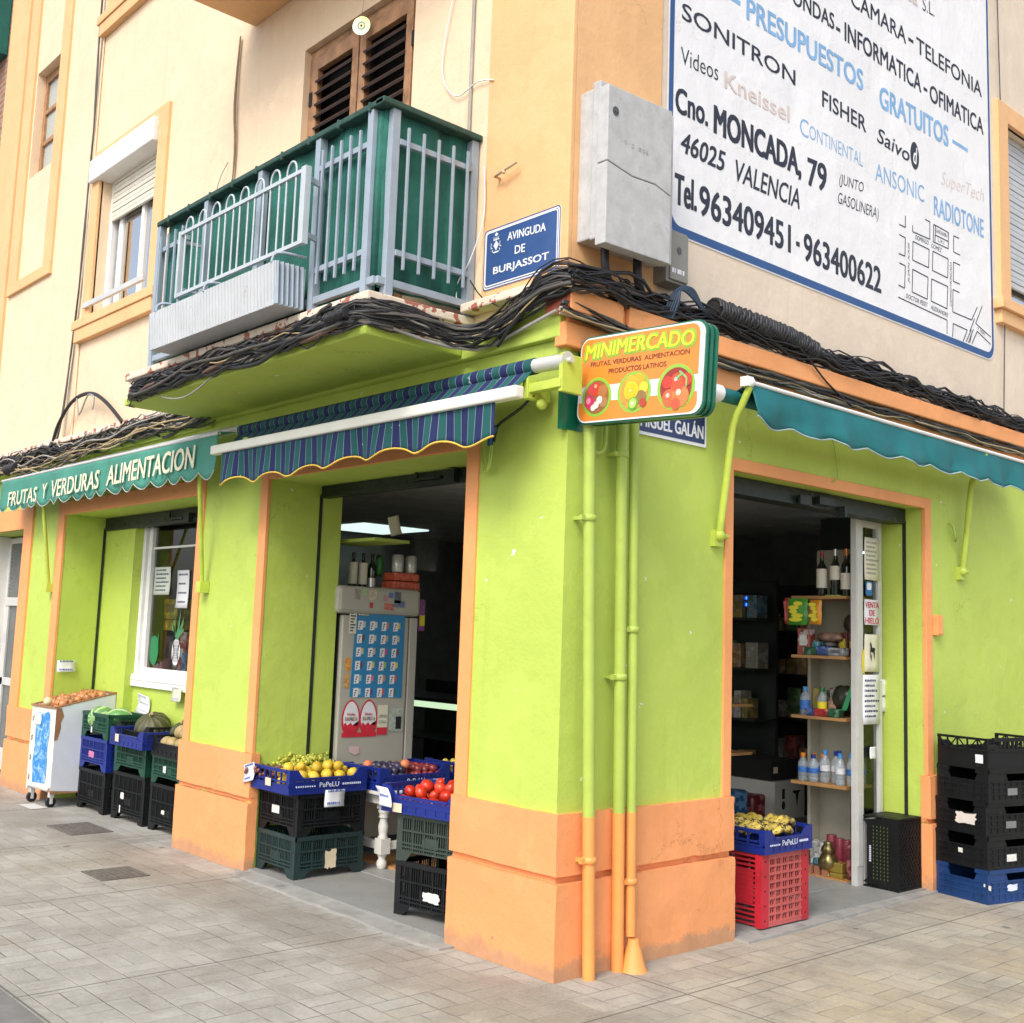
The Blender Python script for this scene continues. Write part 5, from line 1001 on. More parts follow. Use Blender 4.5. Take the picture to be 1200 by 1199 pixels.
# ---- crates on the right of the door
c = crate('black slatted crate with torn white label, bottom of the tomato stack', 'lattice', .50, .40, .30, CRB_, (-1.195, .345, .022), math.radians(9)); sticker(c, 0, .5, .4, .29, .13, .12, .05, LBL, poly=torn(.12, .05, 5))
c = crate('olive green slatted crate between black crate and tomato tray', 'lattice', .50, .40, .27, CRO, (-1.195, .345, .318), math.radians(11))
T2 = crate('royal blue tray of red tomatoes resting on the olive crate', 'tray', .60, .40, .15, CRBL, (-1.235, .30, .585), math.radians(10)); sticker(T2, 0, .6, .4, .13, .03, .07, .05, CARD)
# ---- table inside with plum trays
t = thing('side_table', 'old white table with a turned baluster leg inside the doorway', 'table', (-2.62, 1.3, .03)); TW = plain('worn_white_paint', (.62, .61, .57), .6, .1, dirt=((.35, .30, .24), 14, .62))
mb = MB(); mb.box(-2.90, -2.30, .64, 1.98, .525, .55); mb.build('table_top', TW, t, bevel=.004); mb = MB(); mb.box(-2.87, -2.36, .69, .72, .46, .525); mb.box(-2.40, -2.36, .74, 1.9, .46, .525); mb.build('apron', TW, t)
for x, y in ((-2.43, .76), (-2.84, .76), (-2.43, 1.9), (-2.84, 1.9)):
    mb = MB(); mb.box(x-.035, x+.035, y-.035, y+.035, .42, .524); mb.lathe([(.022, .355), (.036, .365), (.028, .375), (.034, .392), (.04, .405), (.03, .42)], (x, y, 0), 14); mb.lathe([(.03, .225), (.036, .235), (.026, .245), (.032, .27), (.034, .31), (.024, .345), (.026, .356)], (x, y, 0), 14); mb.box(x-.038, x+.038, y-.038, y+.038, .125, .226); mb.lathe([(.028, .03), (.036, .05), (.034, .075), (.022, .095), (.03, .11), (.034, .126)], (x, y, 0), 14); mb.build('leg', TW, t)
mb = MB(); mb.box(-2.81, -2.46, .74, .78, .15, .20); mb.box(-2.45, -2.41, .79, 1.87, .15, .20); mb.build('stretcher', TW, t)
mb = MB(); mb.box(-2.8, -2.2, .80, 1.7, .028, .042); tag(mb.build('wooden_board', PLYW), 'flat wooden board on the floor under the white table', 'board')
T3 = crate('royal blue tray of dark and red plums on the white table', 'tray', .60, .42, .15, CRBL, (-2.54, .94, .552), math.radians(90)); brand(T3, 0, .60, .42)
T4 = crate('royal blue tray of yellow plums at the back of the white table', 'tray', .60, .42, .15, CRBL, (-2.54, 1.64, .552), math.radians(90))
# ---- side doorway: red crate and banana tray
def grid_panel(mb, O, U, N, w, H, nu, nv, m=.07, bar=.012):
    B_ = lambda u0, u1, v0, v1, t0, t1, mi=0: mb.fbox(O, U, Z, N, u0, u1, v0, v1, t0, t1, mi)
    B_(0.001, m, .001, H-.001, -.015, 0); B_(w-m, w-.001, .001, H-.001, -.015, 0); B_(m, w-m, .002, .025, -.014, -.002, 1); B_(m, w-m, H-.025, H-.002, -.014, -.002, 1)
    for i in range(nu+1): u = m+.01+(w-2*m-.02)*i/nu; B_(u-bar/2, u+bar/2, .02, H-.02, -.014, -.003, 1)
    for j in range(nv+1): v = .025+(H-.05)*j/nv; B_(m, w-m, v-bar/2, v+bar/2, -.013, -.001, 1)
    for i in range(nu*3): u = m+.01+(w-2*m-.02)*(i+.5)/(nu*3); B_(u-.003, u+.003, .02, H-.02, -.012, -.007, 1)
    for s in (m/2, w-m/2):
        for k in range(5): v = .04+(H-.08)*k/4; B_(s-.005, s+.005, v-.005, v+.005, .0, .0012, 2)
t = thing('plastic_crate', 'faded red grid crate standing under the banana tray', 'crate', (-.235, 1.865, .02)); RW, RD_, RH = .47, .47, .405
for i, (O, U, N, w, sh) in enumerate(sides(RW, RD_)):
    mb = MB()
    if i in (1, 3): grid_panel(mb, O, U, N, w, RH, 5, 8)
    else:
        for k in range(3): mb.fbox(O, U, Z, N, [.0, .14, .41][k]+.016, [.06, .20, .455][k], .002, RH-.002, -.014, -.001+.001*k)
        for k in range(15): v = .01+(RH-.03)*k/14; mb.fbox(O, U, Z, N, .016, w-.016, v, v+.011, -.012, -.003)
        mb.fbox(O, U, Z, N, .06, w-.06, RH*.32, RH*.75, -.010, -.004); 
    mb.build('side_panel', [CRR, CRR2, BLACKG], t, world=False)
mb = MB(); mb.box(-RW/2+.016, RW/2-.016, -RD_/2+.016, RD_/2-.016, RH-.012, RH-.004); mb.build('base', CRR2, t, world=False)
T5 = crate('royal blue tray of ripe spotted bananas on the red crate', 'tray', .475, .62, .135, CRBL, (-.285, 1.862, .427), math.radians(90)); brand(T5, 0, .475, .62)
mb = MB(); mb.box(-.42, .02, -.22, .22, .0, .40); 
c = crate('black slatted crate behind the red crate in the side doorway', 'lattice', .47, .40, .27, CRB_, (-.82, 1.88, .03)); c = crate('second black slatted crate lifting the peach tray behind the bananas', 'lattice', .47, .40, .27, CRB_, (-.82, 1.88, .295))
T6 = crate('royal blue tray with peaches and oranges behind the bananas', 'tray', .60, .40, .14, CRBL, (-.90, 1.89, .56), 0)
# ---- black crate on its end in the doorway
t = thing('plastic_crate', 'black crate standing on end with its diamond ribbed bottom outwards', 'crate', (-.195, 3.39, .02)); W_, D_, H_ = .26, .30, .47
mb = MB(); O = Vector((W_/2, -D_/2, 0)); mb.fbox(O, Y, Z, X, .002, D_-.002, .002, H_-.002, -.012, -.006)
mb.fbox(O, Y, Z, X, 0, D_, 0, .014, -.013, .001); mb.fbox(O, Y, Z, X, 0, D_, H_-.014, H_, -.013, .001); mb.fbox(O, Y, Z, X, 0, .014, .014, H_-.014, -.0125, .0005); mb.fbox(O, Y, Z, X, D_-.014, D_, .014, H_-.014, -.0125, .0005)
for sgn in (1, -1):
    k = -.7
    while k < 1.2:
        pts = []
        for u in [i*.01 for i in range(2, 29)]:
            v = k+sgn*u*1.25
            if .014 < v < H_-.014: pts.append((u, v))
        if len(pts) > 2: mb.beam(O+Y*pts[0][0]+Z*pts[0][1]+X*(-.002 if sgn > 0 else -.003), O+Y*pts[-1][0]+Z*pts[-1][1]+X*(-.002 if sgn > 0 else -.003), .008, .006, up=(1, 0, 0))
        k += .046
mb.build('base', CRB_, t, world=False)
for O, U, N in ((Vector((-W_/2, -D_/2, 0)), X, -Y), (Vector((W_/2-.012, D_/2, 0)), -X, Y)):
    mb = MB(); w = W_-.0125; B_ = lambda u0, u1, v0, v1, t0, t1, q=mb, o=O, uu=U, nn=N: q.fbox(o, uu, Z, nn, u0, u1, v0, v1, t0, t1)
    if N.y < 0: mb.prism([(.0, .03), (w, .0), (w, H_), (.0, H_-.03), (.03, H_-.06), (.03, .06)], O, X, Z, .004)
    else: B_(0, w, 0, H_, -.006, -.002)
    for k in range(6):
        u = .06+k*.026
        for j in range(16):
            if N.y < 0: v = .06+j*.023; B_(u, u+.012, v, v+.014, .0002, .0016)
    mb.build('side_panel', CRB_, t, world=False)
    if N.y < 0:
        mb = MB()
        for k in range(5):
            for j in range(15): u = .075+k*.026; v = .06+j*.024; mb.fbox(O, U, Z, N, u+.002, u+.008, v, v+.012, .0018, .0022)
        mb.build('slots', plain('slot_glow_green', (.10, .12, .03), .8), t, world=False)
        mb = MB()
        for k in range(9): mb.fbox(O, U, Z, N, .048, .062, .17+k*.012, .178+k*.012, .001, .0026)
        mb.build('lettering', TR, t, world=False)
for z0 in (0, H_-.012):
    mb = MB(); mb.box(-W_/2, W_/2-.013, -D_/2+.005, D_/2-.007, z0+.0015, z0+.0105); mb.box(-W_/2, W_/2-.015, -D_/2+.05, D_/2-.05, z0-.0 if z0 else .0, z0+.012 if z0 else .009); mb.build('side_panel', CRB_, t, world=False)
# ---- stack of folding crates on the side pavement
SR = math.radians(-12); SP = Vector((.272, 3.845, 0))
c = crate('dull blue folding crate at the foot of the black stack on the pavement', 'slotted', .40, .60, .215, CRN, SP, SR); sticker(c, 1, .40, .6, .24, .095, .11, .04, TR, poly=torn(.10, .04, 8)); sticker(c, 0, .40, .6, .42, .11, .02, .03, LBL); sticker(c, 0, .40, .6, .38, .12, .012, .02, LBL)
LB4 = ['black folding crate resting straight on the dull blue crate', 'black folding crate with a large torn white label in mid stack', 'black folding crate just below the open topped crate']
for k in range(3):
    c = crate(LB4[k], 'slotted', .40, .60, .215, CRB_, SP+Vector((.005*(k-1), .006*k, .212*(k+1))), SR+math.radians((1, -1.2, .6)[k]))
    sticker(c, 1, .40, .6, .24, .07, .10, .045, LBL if k == 0 else plain('grey_crate_print', (.18, .18, .18), .6), off=.004)
    if k == 0: sticker(c, 0, .40, .6, .20, .10, .035, .03, LBL)
    if k == 1: sticker(c, 0, .40, .6, .25, .10, .17, .075, plain('pale_torn_label', (.66, .60, .55), .8), poly=torn(.16, .07, 12))
c = crate('black open topped crate with a raised lattice rim, top of the pavement stack', 'open', .40, .60, .205, CRB_, SP+Vector((.01, .02, .846)), SR+math.radians(-1)); sticker(c, 0, .40, .6, .34, .07, .06, .055, PAPER)
mb = MB(); O_ = sides(.40, .6)[1]
for k in range(9): mb.fbox(O_[0], Y, Z, X, .12+k*.042, .14+k*.042, .13, .19, -.012, 0)
mb.fbox(O_[0], Y, Z, X, .06, .56, .185, .21, -.013, .003); mb.fbox(O_[0], Y, Z, X, .06, .56, .128, .137, -.013, .003); mb.build('raised_handle', CRB_, c, world=False)
c = crate('red crate at the edge of the pavement beyond the black stack', 'slotted', .40, .58, .22, CRR, (.33, 4.58, 0), SR); crate('dark red crate stacked on the red crate at the picture edge', 'slotted', .40, .58, .22, CRR, (.33, 4.58, .216), SR)
# ---- crates below the shop window
def wcr(label, style, W, D, H, m, loc, rz=0): return crate(label, style, W, D, H, m, loc, rz)
wcr('black slatted crate at the foot of the watermelon column beside the white cart', 'lattice', .56, .34, .345, CRB_, (-5.78, .285, .0)); c = wcr('royal blue slatted crate in the middle of the watermelon column', 'lattice', .56, .34, .27, CRBL, (-5.79, .285, .343)); sticker(c, 0, .56, .34, .26, .13, .12, .035, plain('pink_scribble', (.55, .18, .34), .6), poly=torn(.11, .05, 4))
c = wcr('green slatted crate holding two pale green watermelons', 'lattice', .56, .34, .215, CRG2, (-5.785, .28, .61)); sticker(c, 0, .56, .34, .23, .07, .03, .05, LBL, poly=torn(.03, .05, 2))
c = wcr('black dusty slatted crate at the foot of the pumpkin column', 'lattice', .57, .36, .385, CRB_, (-5.11, .325, .0), .03); sticker(c, 0, .57, .36, .20, .20, .06, .05, LBL, poly=torn(.06, .05, 9)); sticker(c, 0, .57, .36, .17, .09, .02, .06, LBL, poly=torn(.02, .06, 6))
wcr('dark green slatted crate in the middle of the pumpkin column', 'lattice', .57, .36, .25, CRG2, (-5.11, .32, .382), .02)
wcr('black tray holding a dark green pumpkin', 'tray', .60, .40, .15, CRB_, (-5.10, .34, .63), .02)
c = wcr('narrow royal blue tray wedged in front of the pumpkin', 'tray', .62, .22, .14, CRBL, (-4.96, .14, .615), .0); sticker(c, 0, .62, .22, .15, .06, .07, .06, CARD)
c = wcr('black slatted crate at the foot of the melon column beside the orange plinth', 'lattice', .57, .36, .365, CRB_, (-4.45, .345, .0), .02); sticker(c, 0, .57, .36, .25, .16, .06, .04, LBL, poly=torn(.05, .03, 9))
c = wcr('green slatted crate in the middle of the melon column', 'lattice', .57, .36, .225, CRG2, (-4.45, .34, .363), .0); sticker(c, 0, .57, .36, .24, .12, .06, .05, LBL, poly=torn(.05, .05, 19))
T7 = wcr('black tray of netted melons beside the orange plinth', 'tray', .60, .40, .15, CRB_, (-4.36, .31, .586), .0)
for p in PROTO.values():
    for ch in [o for o in bpy.data.objects if o.parent == p]: bpy.data.objects.remove(ch)
    bpy.data.objects.remove(p)
# ================================================================ onion cart
t = thing('onion_cart', 'white wheeled cart with a peeling blue front, heaped with onions', 'cart', (-6.32, .13, 0)); CR_ = math.radians(4)
CWH = plain('cart_white_panel', (.66, .70, .76), .4, .04, dirt=((.42, .40, .38), 60, .72)); RUST = plain('cart_rusty_edge', (.30, .15, .07), .8, .3, sc=20, bump=.5)
def CP(x, y, z): c, s = math.cos(CR_), math.sin(CR_); return Vector((-6.32+x*c-y*s, .13+x*s+y*c, z))
hx, hy = .24, .275; ZF, ZB = .845, .965; z0 = .115
mb = MB()
for x in (-hx, hx): 
    d = .02 if x > 0 else -.02; vs = [CP(x, -hy, z0), CP(x, hy, z0), CP(x, hy, ZB), CP(x, -hy, ZF)]; ws = [CP(x-d, -hy, z0), CP(x-d, hy, z0), CP(x-d, hy, ZB), CP(x-d, -hy, ZF)]; mb.add(vs+ws, [(0, 1, 2, 3), (7, 6, 5, 4), (0, 4, 5, 1), (1, 5, 6, 2), (2, 6, 7, 3), (3, 7, 4, 0)])
vs = [CP(-hx+.02, hy-.02, z0), CP(hx-.02, hy-.02, z0), CP(hx-.02, hy-.02, ZB-.005), CP(-hx+.02, hy-.02, ZB-.005)]; mb.add(vs, [(0, 1, 2, 3)]); mb.add([CP(-hx+.02, -hy, z0+.02), CP(hx-.02, -hy, z0+.02), CP(hx-.02, hy-.02, z0+.02), CP(-hx+.02, hy-.02, z0+.02)], [(0, 1, 2, 3)]); mb.build('side_panel', CWH, t, bevel=.004)
mb = MB(); a = [CP(-hx, -hy-.002, z0+.02), CP(hx, -hy-.002, z0+.02), CP(hx, -hy-.002, ZF), CP(-hx, -hy-.002, ZF)]; b = [CP(-hx, -hy+.03, z0+.02), CP(hx, -hy+.03, z0+.02), CP(hx, -hy+.03, ZF), CP(-hx, -hy+.03, ZF)]; mb.add(a+b, [(0, 1, 2, 3), (7, 6, 5, 4), (0, 4, 5, 1), (1, 5, 6, 2), (2, 6, 7, 3), (3, 7, 4, 0)]); mb.build('front_panel', plain('dirty_white_front', (.66, .64, .56), .6, .1, dirt=((.32, .22, .13), 10, .66)), t, bevel=.02)
uX = (CP(1, 0, 0)-CP(0, 0, 0)).normalized(); r_ = random.Random(4)
P = [(-.115, .02), (.145, .03), (.15, .2), (.135, .33), (.155, .45), (.14, .62), (.10, .645), (.03, .62), (-.10, .63), (-.135, .6), (-.12, .35), (-.14, .2)]
BLF = NT('peeling_blue_panel'); BLF.col(BLF.mix(BLF.ramp(BLF.noise(11, 6, .75, dist=1.5), .50, .58), (.03, .22, .55), (.30, .50, .66))); BLF.b.inputs['Roughness'].default_value = .5
mb = MB(); mb.flat(P, CP(0, -hy-.0045, z0+.05), uX, Z); mb.build('blue_panel', BLF.m, t); mb = MB(); mb.flat([(hx*2-.05, .0), (hx*2, 0), (hx*2, .04), (hx*2-.03, .03)], CP(-hx, -hy-.004, z0+.02), uX, Z)
uY = (CP(0, 1, 0)-CP(0, 0, 0)).normalized(); mb.flat([(0, .45), (.03, .46), (.055, .56), (.05, .60), (.075, .66), (.05, .73), (0, .735)], CP(hx+.0015, -hy, z0), uY, Z); mb.flat([(0, 0), (.55, 0), (.55, .012), (.3, .008), (0, .03)], CP(hx+.0015, -hy, z0), uY, Z); mb.build('rust_patch', RUST, t)
mb = MB(); mb.beam(CP(-hx, -hy, ZF+.004), CP(hx, -hy, ZF+.004), .03, .014); mb.beam(CP(hx-.008, -hy, ZF+.006), CP(hx-.008, hy, ZB+.006), .022, .012); mb.beam(CP(-hx+.008, -hy, ZF+.006), CP(-hx+.008, hy, ZB+.006), .022, .012); mb.beam(CP(-hx, hy-.01, ZB+.007), CP(hx, hy-.01, ZB+.007), .022, .012); mb.beam(CP(hx+.001, hy+.001, z0+.3), CP(hx+.001, hy+.001, ZB), .012, .012, up=(1, 0, 0)); mb.build('top_rim', RUST, t)
for q in range(4):   # scrolling scuffs on the front
    mb = MB(); mb.tube([CP(-.19+.012*math.cos(a*2.4+q), -hy-.003, .20+q*.17+.03*a/3) for a in [i*.4 for i in range(12)]], .004, 5); mb.build('scuff', plain('dark_scuff', (.10, .08, .06), .8), t)
for x, y in ((-.19, -.24), (.19, -.24), (.19, .22), (-.19, .22)):
    w = MB(); c = CP(x, y, 0); w.tube([c+Vector((-.012, .0, .045)), c+Vector((.014, .004, .045))], .045, 16); wh = w.build('castor', BLK, t); w = MB(); w.box(c.x-.022, c.x+.024, c.y-.018, c.y+.022, .08, .125); w.box(c.x-.024, c.x-.016, c.y-.012, c.y+.012, .03, .10); w.box(c.x+.018, c.x+.026, c.y-.012, c.y+.012, .03, .10); w.build('fork', ALU, wh)
note('blank white paper stuck on the blue front of the onion cart', PAPER, CP(-.13, -hy-.008, .685), uX, Z, .11, .10, 0)
mb = MB(); mb.box(-6.35, -6.05, -.28, -.14, .004, .0055); tag(mb.build('paper_scrap', plain('trodden_paper', (.55, .54, .5), .8)), 'flat pale paper scrap on the pavement below the onion cart', 'litter')
# ================================================================ fruit
def fm(name, c1, c2, sc=6, rough=.35, bump=0, spots=None, rnd=.18, sss=.0):
    k = NT(name); k.geo(True); c = k.ramp(k.noise(sc*4, 3), .3, .7, (*c1, 1), (*c2, 1))
    if spots: c = k.mix(k.ramp(k.noise(spots[1], 4, .7), spots[2], spots[2]+.05), c, spots[0])
    oi = k.n('ShaderNodeObjectInfo'); h = k.n('ShaderNodeHueSaturation'); k.l(k.math('MULTIPLY_ADD', oi.outputs['Random'], 2*rnd, 1-rnd), h.inputs['Value']); k.l(c, h.inputs['Color']); k.col(h.outputs[0])
    k.b.inputs['Roughness'].default_value = rough
    if bump: k.bump(k.noise(sc*25, 3), bump, .002)
    return k.m
def onefruit(name, fn, mats):
    mb = MB(); fn(mb); return mb.build(name, mats)
def scatter(proto, spots, label, cat, group, first=[None]):
    for i, (p, rot, s) in enumerate(spots):
        if i == 0: proto.location = p; proto.rotation_euler = rot; proto.scale = (s, s, s); tag(proto, label, cat, group)
        else: dup(proto, p, rot, label, cat, group, s)
rf = lambda a: random.uniform(-a, a)
def heap(cx, cy, z, lx, ly, d, layers, rz=0, slope=(0, 0), s0=.9, s1=1.1, flat=True, skip=0):
    out = []; c, s = math.cos(rz), math.sin(rz)
    for k in range(layers):
        mx = lx-k*d*.9; my = ly-k*d*.9; nx = max(1, int(mx/d)); ny = max(1, int(my/d))
        for i in range(nx):
            for j in range(ny):
                if random.random() < skip: continue
                x = -mx/2+mx*(i+.5)/nx+rf(d*.13); y = -my/2+my*(j+.5)/ny+rf(d*.13); zz = z+k*d*.68+rf(d*.08)+slope[0]*x+slope[1]*y
                out.append((Vector((cx+x*c-y*s, cy+x*s+y*c, zz)), Euler((rf(1.2), rf(1.2), rf(3))), random.uniform(s0, s1)))
    return out
ON = fm('onion_skin', (.36, .125, .045), (.50, .23, .09), 8, .35, .1, rnd=.28)
on = onefruit('onion', lambda m: m.lathe([(.004, -.036), (.014, -.034), (.028, -.024), (.036, -.006), (.036, .008), (.030, .022), (.018, .032), (.008, .038), (.004, .050), (.006, .054)], n=12), ON)
sp_ = heap(-6.32, .13, .865, .44, .50, .072, 2, CR_, (0, .20)); sp_ = [(p, e, s) for p, e, s in sp_]
scatter(on, sp_, 'brown onion in the heap on the white cart', 'onion', 'onions heaped on the white cart')
on2 = onefruit('onion', lambda m: m.lathe([(.004, -.036), (.014, -.034), (.028, -.024), (.036, -.006), (.036, .008), (.030, .022), (.018, .032), (.008, .038), (.004, .050), (.006, .054)], n=12), fm('pale_onion_skin', (.55, .50, .24), (.66, .60, .38), 8)); scatter(on2, [(CP(-.02, -.235, .885), Euler((.3, .2, 0)), 1.1)], 'single pale green onion at the front of the brown onion heap', 'onion', None)
TO = fm('tomato_skin', (.50, .015, .010), (.62, .06, .02), 2, .27, rnd=.22); TOS = plain('tomato_stalk', (.05, .13, .02), .7)
def tom(m):
    m.sphere((0, 0, 0), .038, 16, 10, 0, (1, 1, .82), lambda a, t: .035*math.cos(5*a)*math.sin(t)**.5*(1 if t > 1.6 else .4))
    for k in range(5): a = k*1.256; m.add([(0, 0, .032), (.006*math.cos(a+.5), .006*math.sin(a+.5), .033), (.02*math.cos(a), .02*math.sin(a), .036)], [(0, 1, 2)], 1)
to = onefruit('tomato', tom, [TO, TOS]); q = heap(-1.235, .30, .645, .52, .33, .078, 2, math.radians(10))+heap(-1.18, .31, .735, .34, .22, .078, 1, math.radians(10)); scatter(to, [(p, Euler((rf(1.0), rf(1.0), rf(3))), random.uniform(.84, 1.14)) for p, e, s in q], 'ripe red tomato in the blue tray on the olive crate', 'tomato', 'tomatoes in the blue tray')
QU = fm('quince_skin', (.60, .38, .02), (.68, .47, .05), 4, .45)
def quince(m): m.lathe([(.003, -.038), (.018, -.038), (.033, -.022), (.038, 0), (.034, .018), (.024, .032), (.016, .042), (.006, .044)], n=14, wob=lambda a, z: .05*math.cos(3*a+1)); m.tube([(0, 0, .042), (.003, 0, .055)], .003, 5, 1)
qu = onefruit('quince', quince, [QU, TOS]); q = [(Vector((-2.695+.17+rf(.02), .06+.095*j+rf(.015), .645+.012*(i % 2))), Euler((rf(1.5), rf(1.5), rf(3))), random.uniform(.85, 1.05)) for i, j in enumerate(range(6))]
q += [(Vector((-2.695+.085+rf(.02), .06+.09*j+rf(.015), .668)), Euler((rf(1.5), rf(1.5), rf(3))), random.uniform(.85, 1.05)) for j in range(6)]+[(Vector((-2.695+.13+rf(.02), .10+.09*j+rf(.015), .705)), Euler((rf(1.5), rf(1.5), rf(3))), random.uniform(.85, 1.05)) for j in range(5)]+[(Vector((-2.60+rf(.03), .05+.08*j, .62)), Euler((rf(1.5), rf(1.5), rf(3))), .9) for j in range(4)]
scatter(qu, q, 'yellow quince beside the green grapes in the blue tray', 'quince', 'quinces in the grape tray')
GRA = fm('grape_skin', (.30, .33, .03), (.45, .44, .07), 3, .25, rnd=.15)
def grapes(m, sd=1):
    r = random.Random(sd)
    for k in range(46): m.sphere((r.gauss(0, .042), r.gauss(0, .034), r.uniform(-.012, .040)), r.uniform(.0135, .0165), 8, 6, 0, (1, 1, 1.12))
    m.tube([(-.08, 0, .03), (0, 0, .045), (.04, .01, .05)], .003, 5, 1)
gr = onefruit('grape_bunch', grapes, [GRA, plain('grape_stalk', (.16, .13, .04), .8)]); q = [(Vector((-2.86+rf(.02)+.10*(i % 2), .20+.055*i, .655+.014*(i % 2))), Euler((rf(.4), rf(.4), rf(3))), 1) for i in range(7)]+[(Vector((-2.82+rf(.03), .27+.10*i, .705)), Euler((rf(.4), rf(.4), rf(3))), .95) for i in range(3)]
scatter(gr, q, 'bunch of green grapes in the blue tray beside the quinces', 'grapes', 'green grapes in the blue tray')
grd = onefruit('grape_bunch', lambda m: grapes(m, 4), [fm('dark_grape_skin', (.10, .03, .04), (.20, .08, .06), 3, .3, rnd=.2), plain('grape_stalk', (.16, .13, .04), .8)]); scatter(grd, [(Vector((-2.90+rf(.02)+.1*(i % 2), .06+.07*(i//2), .64)), Euler((rf(.3), rf(.3), rf(3))), .9) for i in range(4)], 'dark red grape bunch low in the blue tray at its street end', 'grapes', 'dark grapes in the blue tray')
PLD = fm('dark_plum_skin', (.020, .022, .05), (.06, .045, .09), 4, .35, rnd=.3); PLR = fm('red_plum_skin', (.20, .02, .035), (.32, .06, .06), 4, .3, rnd=.25); PLY = fm('yellow_plum_skin', (.62, .46, .05), (.70, .55, .12), 4, .4)
pl = lambda m: m.sphere((0, 0, 0), .026, 12, 8, 0, (1, 1, 1.15))
A_ = onefruit('plum', pl, PLD); scatter(A_, heap(-2.54, .80, .63, .36, .28, .055, 2)+heap(-2.54, .82, .69, .24, .18, .055, 1), 'dark blue plum in the tray on the white table', 'plum', 'dark plums in the blue tray')
A_ = onefruit('plum', pl, PLR); scatter(A_, heap(-2.54, 1.09, .63, .36, .24, .056, 2), 'dull red plum in the tray on the white table', 'plum', 'red plums in the blue tray')
A_ = onefruit('peach', lambda m: m.sphere((0, 0, 0), .036, 14, 9, 0, (1, 1, .95)), fm('peach_skin', (.55, .10, .06), (.62, .26, .10), 3, .6)); scatter(A_, [(Vector((-2.44, .93, .705)), Euler((0, 0, 0)), 1)], 'single bright red peach lying on top of the plums', 'peach', None)
dup(A_, Vector((-2.60, .73, .69)), Euler((1, 0, 0)), 'orange peach at the near end of the dark plums', 'peach'); 
A_ = onefruit('plum', pl, PLY); scatter(A_, heap(-2.50, 1.50, .64, .34, .26, .055, 2, skip=.1), 'yellow plum in the tray behind the dark plums', 'plum', 'yellow plums in the far tray')
A_ = onefruit('plum', pl, PLR); scatter(A_, heap(-2.54, 1.78, .65, .34, .26, .055, 2), 'small red plum in the far tray behind the yellow plums', 'plum', 'red plums in the far tray')
BA = fm('banana_skin', (.47, .34, .045), (.56, .43, .085), 3, .5, spots=((.045, .024, .010), 22, .515), rnd=.15)
def banana(m):
    pts = []; rr = []
    for i in range(13): t = i/12; a = -1.0+2.0*t; pts.append((.095*math.sin(a*1.1), .095*(1-math.cos(a*1.1)), 0)); rr.append(.0215*(math.sin(math.pi*min(1, max(.0, .08+.82*t)))**.45)*(1 if t < .92 else .55))
    rr[0] = .005; rr[-1] = .007; pts.append((.095*math.sin(1.45), .095*(1-math.cos(1.45)), 0)); rr.append(.006)
    m.tube(pts, .016, 9, 0, True, rr)
ba = onefruit('banana', banana, BA); q = []
for cx, cy, z, r0 in ((-.12, 1.75, .535, 1.3), (-.12, 1.98, .555, 1.7), (-.30, 1.74, .535, .2), (-.31, 1.95, .54, 2.6), (-.48, 1.80, .53, .9), (-.07, 1.86, .525, 1.5)):
    for k in range(4): q.append((Vector((cx+.036*(k-1.5)*math.cos(r0+1.57), cy+.036*(k-1.5)*math.sin(r0+1.57), z+.025+.010*(k % 2))), Euler((-.95+rf(.25), rf(.15), r0+.10*(k-1.5))), random.uniform(.95, 1.12)))
scatter(ba, q, 'ripe brown spotted banana in the blue tray on the red crate', 'banana', 'bananas in the blue tray')
A_ = onefruit('orange', lambda m: m.sphere((0, 0, 0), .036, 14, 9), fm('orange_peel', (.72, .40, .05), (.78, .48, .08), 3, .45, .2)); scatter(A_, [(Vector(p), Euler((rf(1), rf(1), 0)), s) for p, s in (((-.72, 1.80, .72), 1), ((-.82, 1.82, .71), 1), ((-.95, 1.85, .70), 1), ((-.80, 1.90, .745), 1.1))], 'orange in the tray behind the bananas', 'orange', 'oranges behind the bananas')
A_ = onefruit('peach', lambda m: m.sphere((0, 0, 0), .038, 14, 9, 0, (1, 1, .92)), fm('blush_peach_skin', (.62, .15, .07), (.68, .34, .13), 2, .6)); scatter(A_, [(Vector(p), Euler((rf(1), rf(1), 0)), 1) for p in ((-.70, 1.88, .72), (-.68, 1.96, .705), (-.78, 2.0, .71), (-.66, 2.03, .695), (-.9, 2.0, .71))], 'blushing peach in the tray behind the bananas', 'peach', 'peaches behind the bananas')
ME = fm('netted_melon_rind', (.30, .22, .085), (.42, .33, .16), 3, .7, .5, rnd=.15); me = onefruit('melon', lambda m: m.sphere((0, 0, 0), .055, 16, 10, 0, (1, .95, 1.18)), ME)
q = [(Vector((-4.36+x, .31+y, .655+z)), Euler((1.4+rf(.4), rf(.4), rf(3))), random.uniform(.85, 1.05)) for x, y, z in ((-.22, -.11, .02), (-.10, -.12, .03), (.02, -.10, .03), (.14, -.12, .03), (-.20, .02, .04), (-.07, 0, .05), (.06, .02, .05), (.18, .0, .04), (-.14, .10, .04), (0, .11, .05), (-.02, -.05, .115), (.09, -.05, .115), (-.12, -.04, .11))]
scatter(me, q, 'tan netted melon in the black tray beside the orange plinth', 'melon', 'netted melons in the black tray')
def stripes_(name, c1, c2, n, rough):
    k = NT(name); k.geo(True); s = k.xyz(); a = k.math('ARCTAN2', s[1], s[0]); w = k.math('SINE', k.math('ADD', k.math('MULTIPLY', a, n), k.math('MULTIPLY', k.noise(12, 3), 4))); k.col(k.mix(k.ramp(w, .35, .65), c1, c2)); k.b.inputs['Roughness'].default_value = rough; return k.m
